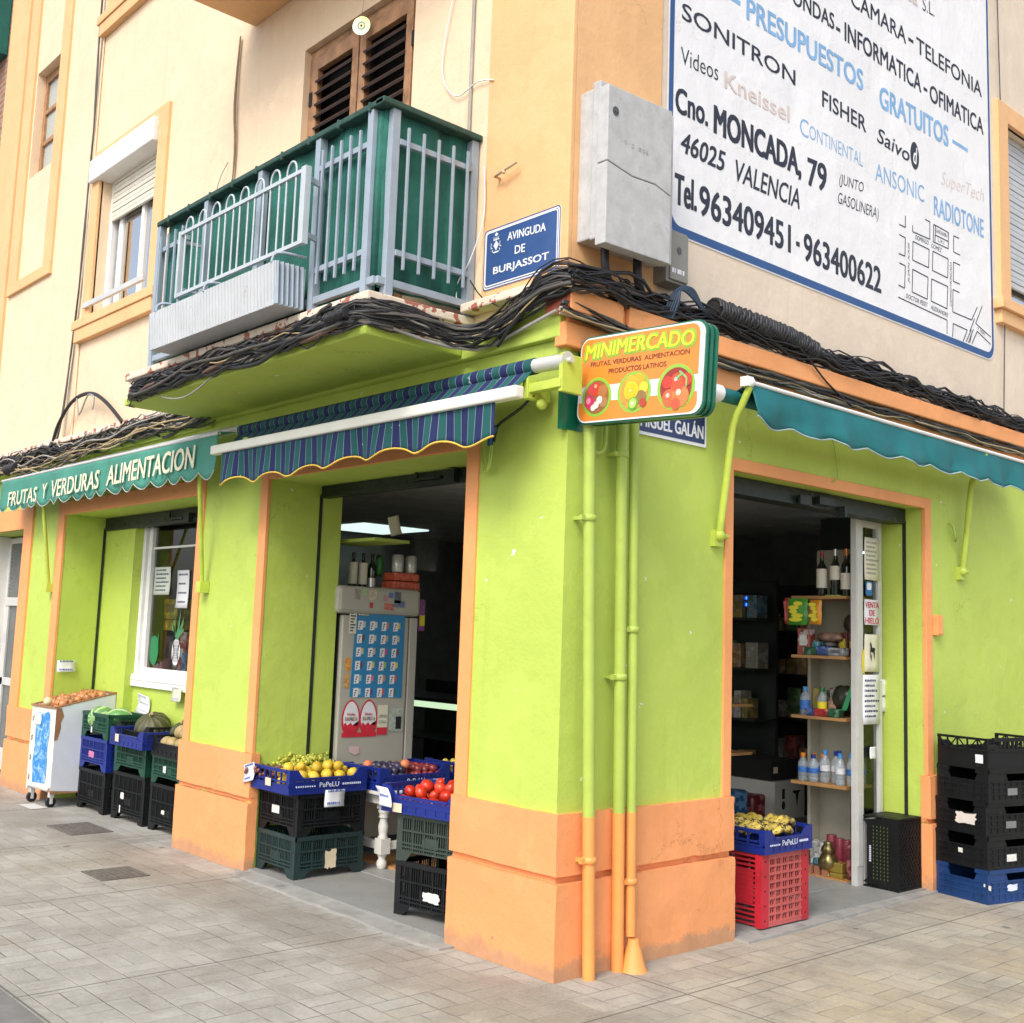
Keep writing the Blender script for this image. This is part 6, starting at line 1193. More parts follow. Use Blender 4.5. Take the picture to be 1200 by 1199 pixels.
wa = onefruit('watermelon', lambda m: m.sphere((0, 0, 0), .11, 20, 12, 0, (1, 1, 1.15)), stripes_('watermelon_rind', (.12, .30, .08), (.42, .55, .26), 8, .35)); wa.location = (-5.89, .21, .765); wa.rotation_euler = (1.45, .2, .5); tag(wa, 'pale striped watermelon in the green crate, nearer the onion cart', 'watermelon')
dup(wa, (-5.63, .25, .765), (1.3, .3, 2.4), 'pale striped watermelon in the green crate, nearer the pumpkin', 'watermelon')
pu = onefruit('pumpkin', lambda m: (m.sphere((0, 0, 0), .17, 48, 14, 0, (1, 1, .74), lambda a, t: .06*abs(math.cos(6*a))*math.sin(t)-.03), m.tube([(0, 0, .10), (.01, 0, .14), (.03, 0, .16)], .016, 7, 1)), [stripes_('pumpkin_rind', (.05, .055, .02), (.11, .10, .04), 12, .55), BLK5]); pu.location = (-5.13, .33, .755); pu.scale = (.86, .86, .86); pu.rotation_euler = (.5, .2, .3); tag(pu, 'large dark green ribbed pumpkin in the black tray below the window', 'pumpkin')
dup(pu, (-4.72, .40, .745), (.3, -.2, 1), 'small olive pumpkin at the back of the melon tray', 'pumpkin', scale=.62)
# ================================================================ price tags and notes on the crates and walls
note('white price slip tied to the corner of the grape tray', PAPER, (-2.97, -.012, .57), (1, -.05, .25), (.12, -.06, 1), .15, .12, 2, plain('blue_pen', (.10, .16, .42), .7), 'price tag', .01, seed=3)
note('white price card clipped under the tray of quinces', PAPER, (-2.412, .265, .465), (.02, 1, 0), (.06, 0, 1), .15, .11, 2, plain('blue_pen', (.10, .16, .42), .7), 'price tag', .004, seed=4)
note('white price slip tied to the corner of the tomato tray', PAPER, (-1.475, .03, .622), (1, .15, -.05), (-.25, -.12, 1), .10, .11, 1, plain('blue_pen', (.10, .16, .42), .7), 'price tag', .012, seed=5)
note('white card taped to the lime reveal above the onion cart', PAPER, (-6.572, .04, 1.135), Y, Z, .175, .105, 2, plain('blue_pen', (.10, .16, .42), .7), seed=6)
note('curled white note leaning on the lime wall under the shop window', PAPER, (-5.80, .49, .83), (1, 0, -.12), (.18, -.03, 1), .24, .17, 3, plain('pale_pen', (.40, .42, .5), .7), bend=.02, seed=7)
note('small yellowed note hanging from the shop window sill', PAPERY, (-5.07, .45, .965), (1, 0, .02), (0, 0, 1), .17, .12, 2, plain('pale_pen', (.40, .42, .5), .7), seed=8)
note('printed notice inside the shop window pane', plain('pale_green_paper', (.60, .66, .56), .7, .04), (-5.76, .544, 1.86), X, Z, .32, .245, 6, seed=9)
note('handwritten sign inside the shop window beside the frame', PAPER, (-5.30, .544, 1.745), X, Z, .22, .325, 4, seed=10)
# window decals
CAC = plain('green_decal', (.01, .20, .07), .4, .1); mb = MB(); mb.flat(ell(.085, .13, 24, -5.67, 1.37), (0, .545, 0), X, Z); mb.flat([(-5.75, 1.40), (-5.70, 1.40), (-5.73, 1.53)], (0, .5445, 0), X, Z); mb.flat([(-5.64, 1.40), (-5.59, 1.40), (-5.60, 1.53)], (0, .5445, 0), X, Z); tag(mb.build('cactus_decal', CAC), 'dark green cactus shaped decal on the shop window', 'decal'); 
pa = MB(); pa.flat(ell(.075, .115, 24, -5.245, 1.37), (0, .545, 0), X, Z); pa = tag(pa.build('pineapple_decal', PAPER), 'white pineapple decal with green leaves on the shop window', 'decal'); mb = MB()
for k in range(-4, 5):
    for s in (1, -1):
        x0 = k*.03; pts = [(x0+s*.5*v, v) for v in (-.11, .11)]; (a, b), (c, d) = pts
        a2 = max(-.07, min(.07, a)); c2 = max(-.07, min(.07, c))
        if abs(a) < .09 or abs(c) < .09: mb.prism([(0, -.002), (math.hypot(c2-a2, d-b), -.002), (math.hypot(c2-a2, d-b), .002), (0, .002)], (-5.245+a2*.8, .5444, 1.37+b*.8), Vector((c2-a2, 0, d-b)).normalized(), Vector((-(d-b), 0, c2-a2)).normalized(), .0004)
mb.build('net_lines', BLACKG, pa); mb = MB()
for a, l in ((-.7, .16), (-.25, .2), (.2, .24), (.6, .2), (1.0, .13)): mb.flat([(-.02, 0), (.02, 0), (.03*math.sin(a)*3+l*math.sin(a)*.5, l*.6), (l*math.sin(a), l*math.cos(a)+.03)], (-5.245, .5446-.0003*a, 1.475), X, Z)
mb.build('leaves', plain('leaf_decal', (.06, .22, .09), .5), pa)
# papers on the glazed panel
XP = -.333
def wnote(label, m, y0, z0, w, h, lines, lm=None, seed=1, x=XP): return note(label, m, (x, y0, z0), Y, Z, w, h, lines, lm, seed=seed, bend=.003)
wnote('yellowed typed list at the top of the glazed door panel', PAPERY, 3.285, 2.09, .20, .30, 8, plain('faded_type', (.34, .33, .28), .8), 11)
o = wnote('white card reading venta de hielo in red on the glazed panel', PAPER, 3.282, 1.775, .195, .178, 0); mb = MB()
for s, a, z, w in (('VENTA', 3.29, 1.895, .18), ('DE', 3.345, 1.84, .07), ('HIELO', 3.29, 1.785, .18)): text(mb, s, (XP+.004, a, z), (XP+.004, a+w, z), .042, bold=.02)
mb.build('lettering', PENR, o)
o = wnote('cream card with a small black dog figure on the glazed panel', PAPERY, 3.282, 1.45, .195, .26, 0, seed=13); mb = MB(); mb.flat([(.07, .13), (.11, .125), (.125, .07), (.13, .125), (.135, .15), (.12, .16), (.10, .155), (.085, .185), (.08, .20), (.065, .18), (.075, .165), (.072, .10), (.085, .06), (.09, .10)], (XP+.0045, 3.282, 1.46), Y, Z); mb.build('dog_print', BLACKG, o)
mb = MB(); mb.flat(rrect(.0, .09, 0, .10, .02), (XP+.001, 3.30, 1.98), Y, Z); o = tag(mb.build('round_sticker', plain('blue_sticker', (.02, .16, .42), .4)), 'small blue and white sticker on the glazed panel above the ice card', 'sticker'); mb = MB(); mb.flat(rrect(.015, .075, .04, .09, .015), (XP+.002, 3.30, 1.98), Y, Z); mb.build('white_centre', PAPER, o)
mb = MB(); mb.flat([(a, b) for a, b in ell(.04, .09, 20, 0, 0) if a < .012], (XP+.0005, 3.285, 1.52), Y, Z); tag(mb.build('yellow_sticker', plain('yellow_sticker', (.72, .60, .05), .4)), 'yellow sticker half covered by the cream dog card', 'sticker')
wnote('long white printed notice in the middle of the glazed panel', PAPER, 3.255, 1.09, .225, .34, 8, PENB, 14); wnote('second white notice sticking out over the panel edge', PAPER, 3.47, 1.172, .14, .225, 1, PENB, 15, x=-.338); wnote('tiny blank tag taped low on the glazed panel', PAPER, 3.345, .855, .085, .08, 0)
# ================================================================ inside the shop
FR_ = thing('drinks_fridge', 'tall cream fridge with a blue poster on its door inside the doorway', 'fridge', (-3.2, 1.0, .03)); FW = plain('cream_fridge_enamel', (.40, .385, .325), .4, .05, dirt=((.28, .25, .20), 20, .70))
mb = MB(); mb.box(-3.55, -2.95, .67, 1.335, .10, 1.73); mb.box(-3.5, -3.0, .7, 1.3, .03, .10); mb.build('body', plain('dark_fridge_side', (.05, .055, .055), .5), FR_)
mb = MB(); mb.box(-2.95, -2.90, .665, 1.255, .14, 1.715); dr = mb.build('door', FW, FR_, bevel=.008); mb = MB(); mb.box(-2.95, -2.895, 1.265, 1.335, .14, 1.715); mb.build('door_frame', FW, FR_, bevel=.006)
mb = MB(); mb.box(-3.50, -2.875, .60, 1.345, 1.725, 1.925); mb.build('header', FW, FR_, bevel=.03)
XF = -2.897
def fl(name, poly, m, par, lay=0): mb = MB(); mb.flat(poly, (XF+.0012*lay, 0, 0), Y, Z); return mb.build(name, m, par)
R4 = lambda a, b, c, d: [(a, c), (b, c), (b, d), (a, d)]
po = fl('poster', [(.752, 1.135), (1.213, 1.125), (1.215, 1.785), (.776, 1.795)], plain('blue_poster_print', (.012, .20, .42), .35, .1), dr, 1)
IC = [(.62, .60, .50), (.62, .60, .50), (.62, .18, .12), (.62, .52, .12), (.10, .05, .03), (.55, .5, .4), (.55, .35, .2), (.5, .5, .45), (.6, .5, .3), (.55, .42, .3), (.6, .08, .25), (.15, .06, .05), (.12, .05, .06), (.6, .55, .15), (.3, .5, .12), (.75, .62, .05), (.35, .5, .45), (.7, .12, .2), (.55, .25, .1), (.55, .08, .1), (.45, .5, .5), (.12, .05, .2), (.5, .1, .08), (.08, .15, .1)]
wh = MB(); dk = MB(); cl = {}
for r in range(6):
    for c in range(4):
        u = .815-.003*r+.105*c; v = 1.645-.096*r-.001*c
        wh.flat([(u-.022, v-.033), (u+.020, v-.030), (u+.022, v+.035), (u-.020, v+.032)], (XF+.0026, 0, 0), Y, Z); fl('icon', [(u+.022, v-.015), (u+.043, v-.012), (u+.043, v+.030), (u+.022, v+.027)], plain('ice_%d' % (r*4+c), IC[r*4+c], .5), po, 2)
        for q in range(3): dk.flat(R4(u-.014+.004*q, u-.004+.006*q, v-.022+.016*q, v-.012+.016*q), (XF+.0038, 0, 0), Y, Z)
wh.build('icon', PAPER, po); dk.build('icon_print', plain('dark_icon_print', (.05, .05, .06), .6), po); fl('poster_label', R4(.79, .89, 1.715, 1.775), plain('dark_green_print', (.01, .12, .08), .5), po, 2); mb = MB(); text(mb, 'Green', (XF+.0045, .80, 1.725), (XF+.0045, .88, 1.723), .03, bold=.01); fl('poster_label', R4(.794, .886, 1.718, 1.757), PAPERY, po, 2.5); mb.build('lettering', PENB, po)
RD = plain('sticker_red', (.60, .02, .04), .35); 
for cy in (.773, .925):
    e = fl('egg_sticker', [(cy+.080*math.cos(a)*(1-.12*math.sin(a)), .985+.130*math.sin(a)) for a in [2*math.pi*i/32 for i in range(32)]], RD, dr, 1+(cy > .8)*.4); fl('egg_face', [(cy+.066*math.cos(a)*(1-.12*math.sin(a)), .992+.110*math.sin(a)) for a in [2*math.pi*i/32 for i in range(32)]], PAPER, e, 2.2)
    fl('egg_base', [(cy-.066, .965)]+[(cy-.06+.12*i/8, .945+.012*math.sin(i*2.1)) for i in range(9)]+[(cy+.066, .965), (cy+.05, .90), (cy, .872), (cy-.05, .90)], RD, e, 3)
    mb = MB(); text(mb, 'kinder', (XF+.0052, cy-.035, 1.005), (XF+.0052, cy+.035, 1.003), .020, bold=.02); mb.build('lettering', PENR, e)
    for k, ch in enumerate('SORPRESA'): mb = MB(); text(mb, ch, (XF+.0056, cy-.054+k*.0137, .968), (XF+.0056, cy-.043+k*.0137, .967), .026, bold=.03); mb.build('lettering', plain('letter_%d' % (k % 4), ((.02, .12, .4), (.6, .05, .05), (.7, .4, .02), (.02, .3, .1))[k % 4], .5), e)
fl('strip_sticker', R4(.70, 1.0, .852, .885), RD, dr, .6)
s = fl('flavour_sticker', R4(1.003, 1.095, .862, 1.075), PAPERY, dr, 1); mb = MB(); text(mb, 'LEMON', (XF+.004, 1.015, .985), (XF+.004, 1.085, .984), .022); text(mb, 'COLA', (XF+.004, 1.02, .945), (XF+.004, 1.08, .944), .02); mb.build('lettering', PENB, s); fl('band', R4(1.003, 1.095, .862, .915), RD, s, 1.6); fl('photo_sticker', R4(1.11, 1.235, .882, 1.05), plain('grey_green_print', (.40, .45, .38), .5, .4, sc=30), dr, 1); fl('dark_patch', R4(1.17, 1.22, .90, .99), BLACKG, dr, 2)
fl('scrap_sticker', [(.765, .79), (.855, .785), (.86, .74), (.82, .725), (.77, .75)], plain('pink_scrap', (.62, .45, .46), .6), dr, 1); s = fl('list_sticker', R4(.715, .778, 1.585, 1.80), PAPERY, dr, 3); mb = MB()
for k in range(9): mb.fbox(Vector((XF+.005, .72, 1.60)), Y, Z, X, .004, .03+.02*(k % 3)/2, k*.021, k*.021+.010, 0, .0004)
mb.build('lettering', PENB, s); fl('orange_sticker', R4(.70, .745, 1.32, 1.41), plain('orange_yellow_print', (.66, .30, .05), .5, .4, sc=40), dr, .8); fl('orange_sticker', R4(.695, .74, 1.20, 1.30), plain('tan_print', (.55, .33, .12), .5, .4, sc=40), dr, .8)
XF = -2.8735; h = [o for o in FR_.children if o.name.startswith('header')][0]
for a, b, c, d, m in ((.735, .785, 1.83, 1.90, (.30, .25, .22)), (.79, .83, 1.87, 1.905, (.3, .5, .2)), (.86, .93, 1.83, 1.90, (.55, .45, .35)), (.87, .90, 1.775, 1.81, (.45, .05, .05)), (.99, 1.04, 1.83, 1.87, (.5, .25, .3)), (1.04, 1.08, 1.855, 1.89, (.1, .2, .4)), (1.09, 1.15, 1.82, 1.90, (.12, .13, .16)), (1.0, 1.09, 1.765, 1.81, (.5, .16, .12)), (1.09, 1.19, 1.79, 1.835, (.14, .2, .3))): fl('sticker', [(a, c), (b, c-.004), (b+.003, d), (a+.002, d+.005)], plain('sticker_%d' % (m[0]*97+m[2]*31+a*100), m, .5, .4, sc=60), h, 0)
# things on the fridge
def bottle(label, cat, loc, h, r, gm, lm, cm, name='bottle', prof=None, lab=(.28, .56), neck=.28, group=None, sc=1):
    t = thing(name, label, cat, loc, 0, group); p = prof or [(r*.9, 0), (r, .01), (r, h*.58), (r*.92, h*.64), (r*.45, h*.74), (r*neck+.002, h*.80), (r*neck+.002, h*.93)]
    mb = MB(); mb.lathe(p, n=14); mb.build('glass_body', gm, t, world=False)
    mb = MB(); mb.lathe([(r+.0012, h*lab[0]), (r+.0014, h*lab[1])], n=14); mb.build('label', lm, t, world=False)
    mb = MB(); mb.lathe([(r*neck+.004, h*.86), (r*neck+.004, h)], n=12); mb.build('cap', cm, t, world=False); return t
DG = plain('dark_wine_glass', (.008, .012, .008), .08, .1, spec=.8); WL_ = plain('cream_wine_label', (.70, .66, .55), .6, .08, local=True); CAPR = plain('wine_red_foil', (.28, .02, .04), .35); CAPS = plain('silver_foil', (.55, .55, .55), .3, metal=.6); CAPO = plain('copper_foil', (.58, .20, .03), .3, metal=.4); CAPG = plain('gold_foil', (.40, .30, .10), .35, metal=.4)
CANW = plain('silver_can', (.55, .56, .52), .3, .25, sc=40, metal=.3, local=True); 
for y, lb in ((1.20, 'tall silver can beside the green packet on top of the fridge'), (1.325, 'tall silver can at the outer end of the fridge top')):
    t = thing('drink_can', lb, 'can', (-3.0, y, 2.055)); mb = MB(); mb.lathe([(.040, 0), (.045, .01), (.045, .118), (.038, .125)], n=18); mb.build('body', CANW, t, world=False); mb = MB(); mb.lathe([(.038, .1252), (.040, .131), (.035, .128)], n=18); mb.build('lid', CAPS, t, world=False)
mb = MB(); mb.box(-3.10, -2.93, 1.13, 1.37, 1.93, 1.985); mb.box(-3.095, -2.935, 1.135, 1.365, 1.99, 2.05); tag(mb.build('tin_pack', plain('red_orange_tin', (.52, .10, .05), .35, .5, sc=30), bevel=.01), 'red and orange flat tins stacked under the silver cans', 'tin')
mb = MB(); mb.sphere((-3.1, 1.10, 2.10), .06, 10, 8, 0, (.6, .5, 1.3), lambda a, t: .2*math.sin(5*a+3*t)); tag(mb.build('leafy_packet', plain('green_packet', (.03, .16, .03), .5, .5, sc=30)), 'crumpled green packet beside the silver cans on the fridge', 'packet')
for k, (y, lb) in enumerate(((.88, 'thin bottle with a pale stripe nearest the door on the fridge top'), (.97, 'second thin pale striped bottle on the fridge top'), (1.05, 'dark bottle with low label next to the tins'))): bottle(lb, 'bottle', (-3.12, y, 1.925), .26, .032, DG, WL_ if k < 2 else CAPS, BLK, lab=(.1, .72) if k < 2 else (.05, .3))
mb = MB(); mb.box(-3.3, -2.94, 1.03, 1.39, 1.9255, 1.9305); tag(mb.build('serving_board', PLYW), 'thin brown board under the tins on the fridge', 'board')
mb = MB(); mb.box(-2.99, -2.97, 1.40, 1.46, 1.62, 1.86); o = tag(mb.build('hanging_packet', plain('purple_packet', (.30, .08, .30), .4, .4, sc=20), bevel=.006), 'purple and yellow packet hanging beside the fridge header', 'packet'); mb = MB(); mb.box(-2.969, -2.966, 1.405, 1.455, 1.66, 1.74); mb.build('label', SGY, o)
mb = MB(); mb.box(-3.2, -2.6, .70, 1.0, 2.24, 2.262); tag(mb.build('wall_shelf', PGR), 'short lime painted shelf above the fridge', 'shelf'); note('pale card pinned above the lime shelf', PAPERY, (-2.72, .92, 2.29), (0, 1, .3), (0, -.3, 1), .10, .14, 0)
FILM = NT('clear_plastic_film'); 
tr = FILM.n('ShaderNodeBsdfTransparent'); gl = FILM.n('ShaderNodeBsdfGlossy'); gl.inputs['Roughness'].default_value = .25; mx = FILM.n('ShaderNodeMixShader'); FILM.l(FILM.ramp(FILM.noise(9, 6, .75, dist=2), .55, .8, (.05, .05, .05, 1), (.35, .35, .35, 1)), mx.inputs[0]); FILM.l(tr.outputs[0], mx.inputs[1]); FILM.l(gl.outputs[0], mx.inputs[2]); FILM.l(mx.outputs[0], FILM.t.nodes['Material Output'].inputs['Surface'])
mb = MB(); sheet(mb, lambda u, v: (-4.6+.05*math.sin(u*9), 2.05+.95*u, 2.20+.50*v+.01*math.sin(u*14)), 20, 6); tag(mb.build('plastic_curtain', FILM.m), 'hanging clear plastic sheet below the ceiling light', 'curtain')
# deli counter with its lit strip
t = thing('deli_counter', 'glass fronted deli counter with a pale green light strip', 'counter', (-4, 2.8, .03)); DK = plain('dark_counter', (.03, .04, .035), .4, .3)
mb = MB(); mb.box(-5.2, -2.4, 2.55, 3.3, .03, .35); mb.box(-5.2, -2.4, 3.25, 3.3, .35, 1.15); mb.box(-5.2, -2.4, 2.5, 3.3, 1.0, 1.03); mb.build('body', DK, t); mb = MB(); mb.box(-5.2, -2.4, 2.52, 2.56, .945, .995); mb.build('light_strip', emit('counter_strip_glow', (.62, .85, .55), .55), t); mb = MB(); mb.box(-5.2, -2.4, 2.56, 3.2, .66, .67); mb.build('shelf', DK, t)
for k in range(5):
    mb = MB(); mb.lathe([(.06, 0), (.085, .012), (.085, .03), (.06, .045)], (-3.95+.01*(k % 2), 2.8, .67+.046*k), 16); tag(mb.build('cheese_wheel', plain('cheese_rind', (.42, .30, .12), .6, .2)), ['lowest', 'second', 'third', 'fourth', 'topmost'][k]+' cheese of the pile in the deli counter', 'cheese')
# dim goods shelves
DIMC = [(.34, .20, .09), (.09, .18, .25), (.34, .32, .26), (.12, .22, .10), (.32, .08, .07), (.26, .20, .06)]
rnd = random.Random(31)
def goods_shelf(label, x0, x1, y, zs, face, n, glabel, grp):
    t = thing('goods_shelf', label, 'shelf unit', ((x0+x1)/2, y, .03)); mb = MB(); mb.box(x0, x1, y+.32, y+.36, .03, 2.2); mb.build('back_panel', DK, t)
    for z in zs: mb = MB(); mb.box(x0, x1, y, y+.32, z-.02, z); mb.build('shelf', DK, t)
    k = 0
    for z in zs:
        x = x0+.03
        while x < x1-.1:
            w = rnd.uniform(.06, .16); h = rnd.uniform(.10, .28)
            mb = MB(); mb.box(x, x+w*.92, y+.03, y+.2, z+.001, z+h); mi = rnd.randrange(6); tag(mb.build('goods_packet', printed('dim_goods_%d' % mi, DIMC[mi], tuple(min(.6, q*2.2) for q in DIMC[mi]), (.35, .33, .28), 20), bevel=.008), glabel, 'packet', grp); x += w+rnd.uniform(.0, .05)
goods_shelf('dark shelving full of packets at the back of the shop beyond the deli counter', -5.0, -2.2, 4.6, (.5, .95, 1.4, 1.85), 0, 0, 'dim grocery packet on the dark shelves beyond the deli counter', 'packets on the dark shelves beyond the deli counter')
# unit behind the shop window
t = thing('window_display_shelf', 'wooden display shelf just inside the shop window', 'shelf', (-5.3, .9, 1.2)); mb = MB(); mb.box(-6.2, -4.4, .68, 1.3, 1.15, 1.18); mb.build('lower_board', PLYW, t); mb = MB(); mb.box(-6.1, -4.5, 1.05, 1.3, 2.10, 2.13); mb.build('upper_board', PLYW, t); mb = MB(); mb.box(-6.4, -4.2, 1.40, 1.44, .1, 2.7); mb.build('back_panel', plain('dull_green_board', (.10, .13, .06), .7, .15), t); mb = MB(); mb.box(-5.5, -4.5, .75, 1.3, 1.44, 1.455); mb.build('middle_board', plain('pale_shelf', (.4, .38, .3), .6), t)
def pack(label, x0, x1, y0, y1, z0, z1, c, name='packet', cat='packet', lab=None, bev=.006):
    mb = MB(); mb.box(x0, x1, y0, y1, z0, z1); l2 = lab or tuple(min(.8, q*1.6+.12) for q in c); o = mb.build(name, printed('pack_%d_%d_%d' % tuple(int(99*q) for q in c), tuple(q*.8 for q in c), l2, tuple(q*.35 for q in c)), bevel=bev)
    wobble(o, .03, .006, 9); tag(o, label, cat)
    if lab: mb = MB(); mb.box(x0+(x1-x0)*.2, x1-(x1-x0)*.2, y0-.002, y0, z0+(z1-z0)*.35, z0+(z1-z0)*.75); mb.build('label', plain('packlab_%d_%d_%d' % tuple(int(99*q) for q in lab), lab, .5, .3, sc=60), o)
    return o
pack('yellow box on the window shelf, upper of two', -5.86, -5.60, .70, .85, 1.645, 1.83, (.70, .60, .03), 'product_box', 'box', (.2, .16, .05)); pack('yellow and orange box on the window shelf, lower of two', -5.86, -5.60, .70, .85, 1.55, 1.64, (.66, .50, .04), 'product_box', 'box'); pack('red packet behind the cactus decal', -5.62, -5.42, .72, .82, 1.20, 1.54, (.58, .10, .05), lab=(.6, .6, .55)); pack('white and green packet at the window bottom', -5.75, -5.62, .72, .82, 1.20, 1.44, (.55, .58, .50), lab=(.5, .2, .05)); pack('blue and white packet low in the window', -5.45, -5.34, .70, .80, 1.19, 1.36, (.10, .22, .40)); pack('cream box on the right side of the window shelf', -5.36, -5.05, .85, 1.0, 1.46, 1.76, (.60, .54, .36), 'product_box', 'box'); pack('orange box on the upper window board', -5.2, -4.85, 1.07, 1.2, 2.131, 2.30, (.62, .25, .05), 'product_box', 'box', (.1, .08, .05)); pack('rust red packet low at the window corner', -5.2, -5.0, .66, .75, 1.181, 1.28, (.40, .08, .06)); pack('dark bag behind the pineapple decal', -5.32, -5.02, .76, .84, 1.19, 1.42, (.02, .02, .025), bev=.03)
mb = MB(); mb.lathe([(.07, 0), (.085, .02), (.08, .10), (.06, .115)], (-5.72, .66, 1.181), 16); tag(mb.build('pot', plain('dusky_red_pot', (.42, .16, .15), .5)), 'dusky red pot at the bottom of the shop window', 'pot')
# shelf wall by the side doorway
BEFORE = set(bpy.data.objects)
t = thing('wall_shelving', 'cream shelving with wooden boards inside the side doorway', 'shelf unit', (-.55, 3.1, .03)); SHP = plain('cream_shelf_back', (.36, .34, .27), .6, .08, dirt=((.24, .22, .17), 12, .62))
mb = MB(); mb.box(-.66, -.385, 3.20, 3.23, .03, 2.33); mb.build('back_panel', SHP, t); mb = MB(); mb.box(-.66, -.635, 3.08, 3.20, .15, 1.93); mb.build('upright', SHP, t)
ZS = [1.955, 1.552, 1.145, .705]
for z in ZS: mb = MB(); mb.box(-.655, -.21, 2.86, 3.198, z-.022, z); mb.build('board', PLYW, t, bevel=.002)
mb = MB(); mb.box(-.58, -.20, 2.84, 3.198, .095, .112); mb.build('board', PLYW, t)
mb = MB(); 
for k in range(4): mb.box(-.58+k*.06, -.54+k*.06, 2.86, 2.90, .03, .094)
mb.build('brick_support', plain('hollow_brick', (.34, .14, .08), .8), t)
bottle('wine bottle with red capsule and wide cream label, first from the aisle', 'wine bottle', (-.445, 2.93, 1.956), .325, .038, DG, WL_, CAPR, 'wine_bottle', lab=(.18, .60)); bottle('wine bottle with gold capsule half hidden behind the red topped one', 'wine bottle', (-.41, 3.06, 1.956), .30, .036, DG, CAPS, CAPG, 'wine_bottle', lab=(.3, .5)); bottle('wine bottle with dark blue capsule at the back of the top shelf', 'wine bottle', (-.33, 3.09, 1.956), .315, .036, DG, CAPR, plain('navy_foil', (.02, .03, .10), .35), 'wine_bottle', lab=(.1, .5)); bottle('wine bottle with silver capsule and white label standing on a green mat', 'wine bottle', (-.335, 2.93, 1.956), .335, .038, DG, WL_, CAPS, 'wine_bottle', lab=(.34, .64)); bottle('wine bottle with copper capsule and copper banded label beside the door panel', 'wine bottle', (-.245, 2.93, 1.956), .335, .040, DG, WL_, CAPO, 'wine_bottle', lab=(.14, .48))
mb = MB(); mb.box(-.385, -.275, 2.88, 2.92, 1.956, 1.962); tag(mb.build('green_mat', SGL), 'small bright green mat in front of the silver topped bottle', 'mat')
def snack(label, x0, x1, z0, z1, y, c, lab, n=10):
    mb = MB(); cx, cz = (x0+x1)/2, (z0+z1)/2; w, h = (x1-x0)/2, (z1-z0)/2; P = lambda u, v, s: (cx+w*u, y+s*.022*(1-u**4)*(1-v**4)+.003*math.sin(u*9+v*7), cz+h*v)
    for s in (-1, 1): mb.add([P(-1+2*i/n, -1+2*j/n, s) for j in range(n+1) for i in range(n+1)], [(j*(n+1)+i, j*(n+1)+i+1, (j+1)*(n+1)+i+1, (j+1)*(n+1)+i) for j in range(n) for i in range(n)], 0, True)
    o = tag(mb.build('snack_bag', c), label, 'snack bag'); mb = MB(); r = random.Random(int(x0*1000) & 255)
    for k in range(5): mb.flat(ell(w*r.uniform(.35, .7), h*.17, 14, cx+r.uniform(-.3, .3)*w, cz-h*.6+h*.3*k), (0, y-.026-.0005*k, 0), X, Z)
    mb.build('print', lab, o)
snack('bright green snack bag clipped to the front of the top shelf', -.665, -.50, 1.755, 1.945, 2.835, plain('green_foil', (.06, .30, .03), .3, .2), SGY); snack('orange snack bag clipped beside the green one', -.485, -.385, 1.76, 1.935, 2.835, plain('orange_foil', (.62, .26, .02), .3, .2), SGY); snack('thin red snack bag behind the green one', -.70, -.655, 1.76, 1.95, 2.845, plain('red_foil', (.40, .03, .03), .3, .2), plain('red_foil2', (.5, .1, .08), .3))
pack('tall red, white and blue carton on the second shelf', -.63, -.53, 2.90, 2.98, 1.553, 1.745, (.42, .09, .06), 'product_box', 'box', (.62, .62, .60)); pack('teal packet beside the tall carton', -.525, -.47, 2.92, 2.99, 1.553, 1.65, (.04, .22, .28)); mb = MB(); mb.lathe([(.045, 0), (.048, .01), (.048, .09), (.045, .098)], (-.45, 3.05, 1.62), 16); tag(mb.build('tin_can', plain('grey_tin', (.30, .29, .26), .4, .3, sc=60)), 'grey tin with small print on the second shelf', 'tin')
pack('dark green packet on the second shelf', -.56, -.45, 2.88, 2.95, 1.553, 1.61, (.02, .12, .05)); pack('blue packet on the second shelf', -.45, -.36, 2.87, 2.95, 1.553, 1.615, (.03, .09, .32)); pack('white and grey striped packet on the second shelf', -.36, -.24, 2.87, 2.95, 1.553, 1.61, (.50, .52, .54), lab=(.1, .1, .12)); mb = MB(); mb.sphere((-.42, 3.0, 1.68), .06, 12, 8, 0, (1.7, .7, .6), lambda a, t: .12*math.sin(6*a+2*t)); tag(mb.build('packet', plain('brown_white_wrap', (.30, .18, .13), .4, .6, sc=30)), 'crinkled brown and white packet lying on the second shelf', 'packet')
for x, lb in ((-.33, 'maroon coffee pack with yellow band, outer one'), (-.25, 'maroon coffee pack with yellow band next to the door panel')): pack(lb, x-.04, x+.035, 3.02, 3.10, 1.553, 1.72, (.16, .03, .03), lab=(.60, .48, .04))
mb = MB(); mb.sphere((-.30, 3.12, 1.78), .07, 12, 8, 0, (1.2, .5, .9), lambda a, t: .1*math.sin(5*a+2*t)); tag(mb.build('packet', plain('dark_bag', (.10, .07, .05), .35, .5, sc=20)), 'dark shiny bag at the back of the second shelf', 'packet')
WB = NT('clear_water_bottle'); WB.b.inputs['Base Color'].default_value = (.55, .64, .70, 1); WB.b.inputs['Roughness'].default_value = .08; WB.b.inputs['Alpha'].default_value = .32; WB.b.inputs['Specular IOR Level'].default_value = .9; WB = WB.m
BLUEL = plain('blue_water_label', (.04, .16, .50), .4, .4, sc=70, local=True); WHL = plain('white_water_label', (.66, .68, .72), .4, .15, sc=70, local=True); CPB = plain('blue_cap', (.05, .25, .62), .4); CPN = plain('navy_cap', (.01, .03, .20), .4); CPO = plain('orange_cap', (.75, .22, .02), .4); CPR = plain('red_cap', (.45, .02, .03), .4)
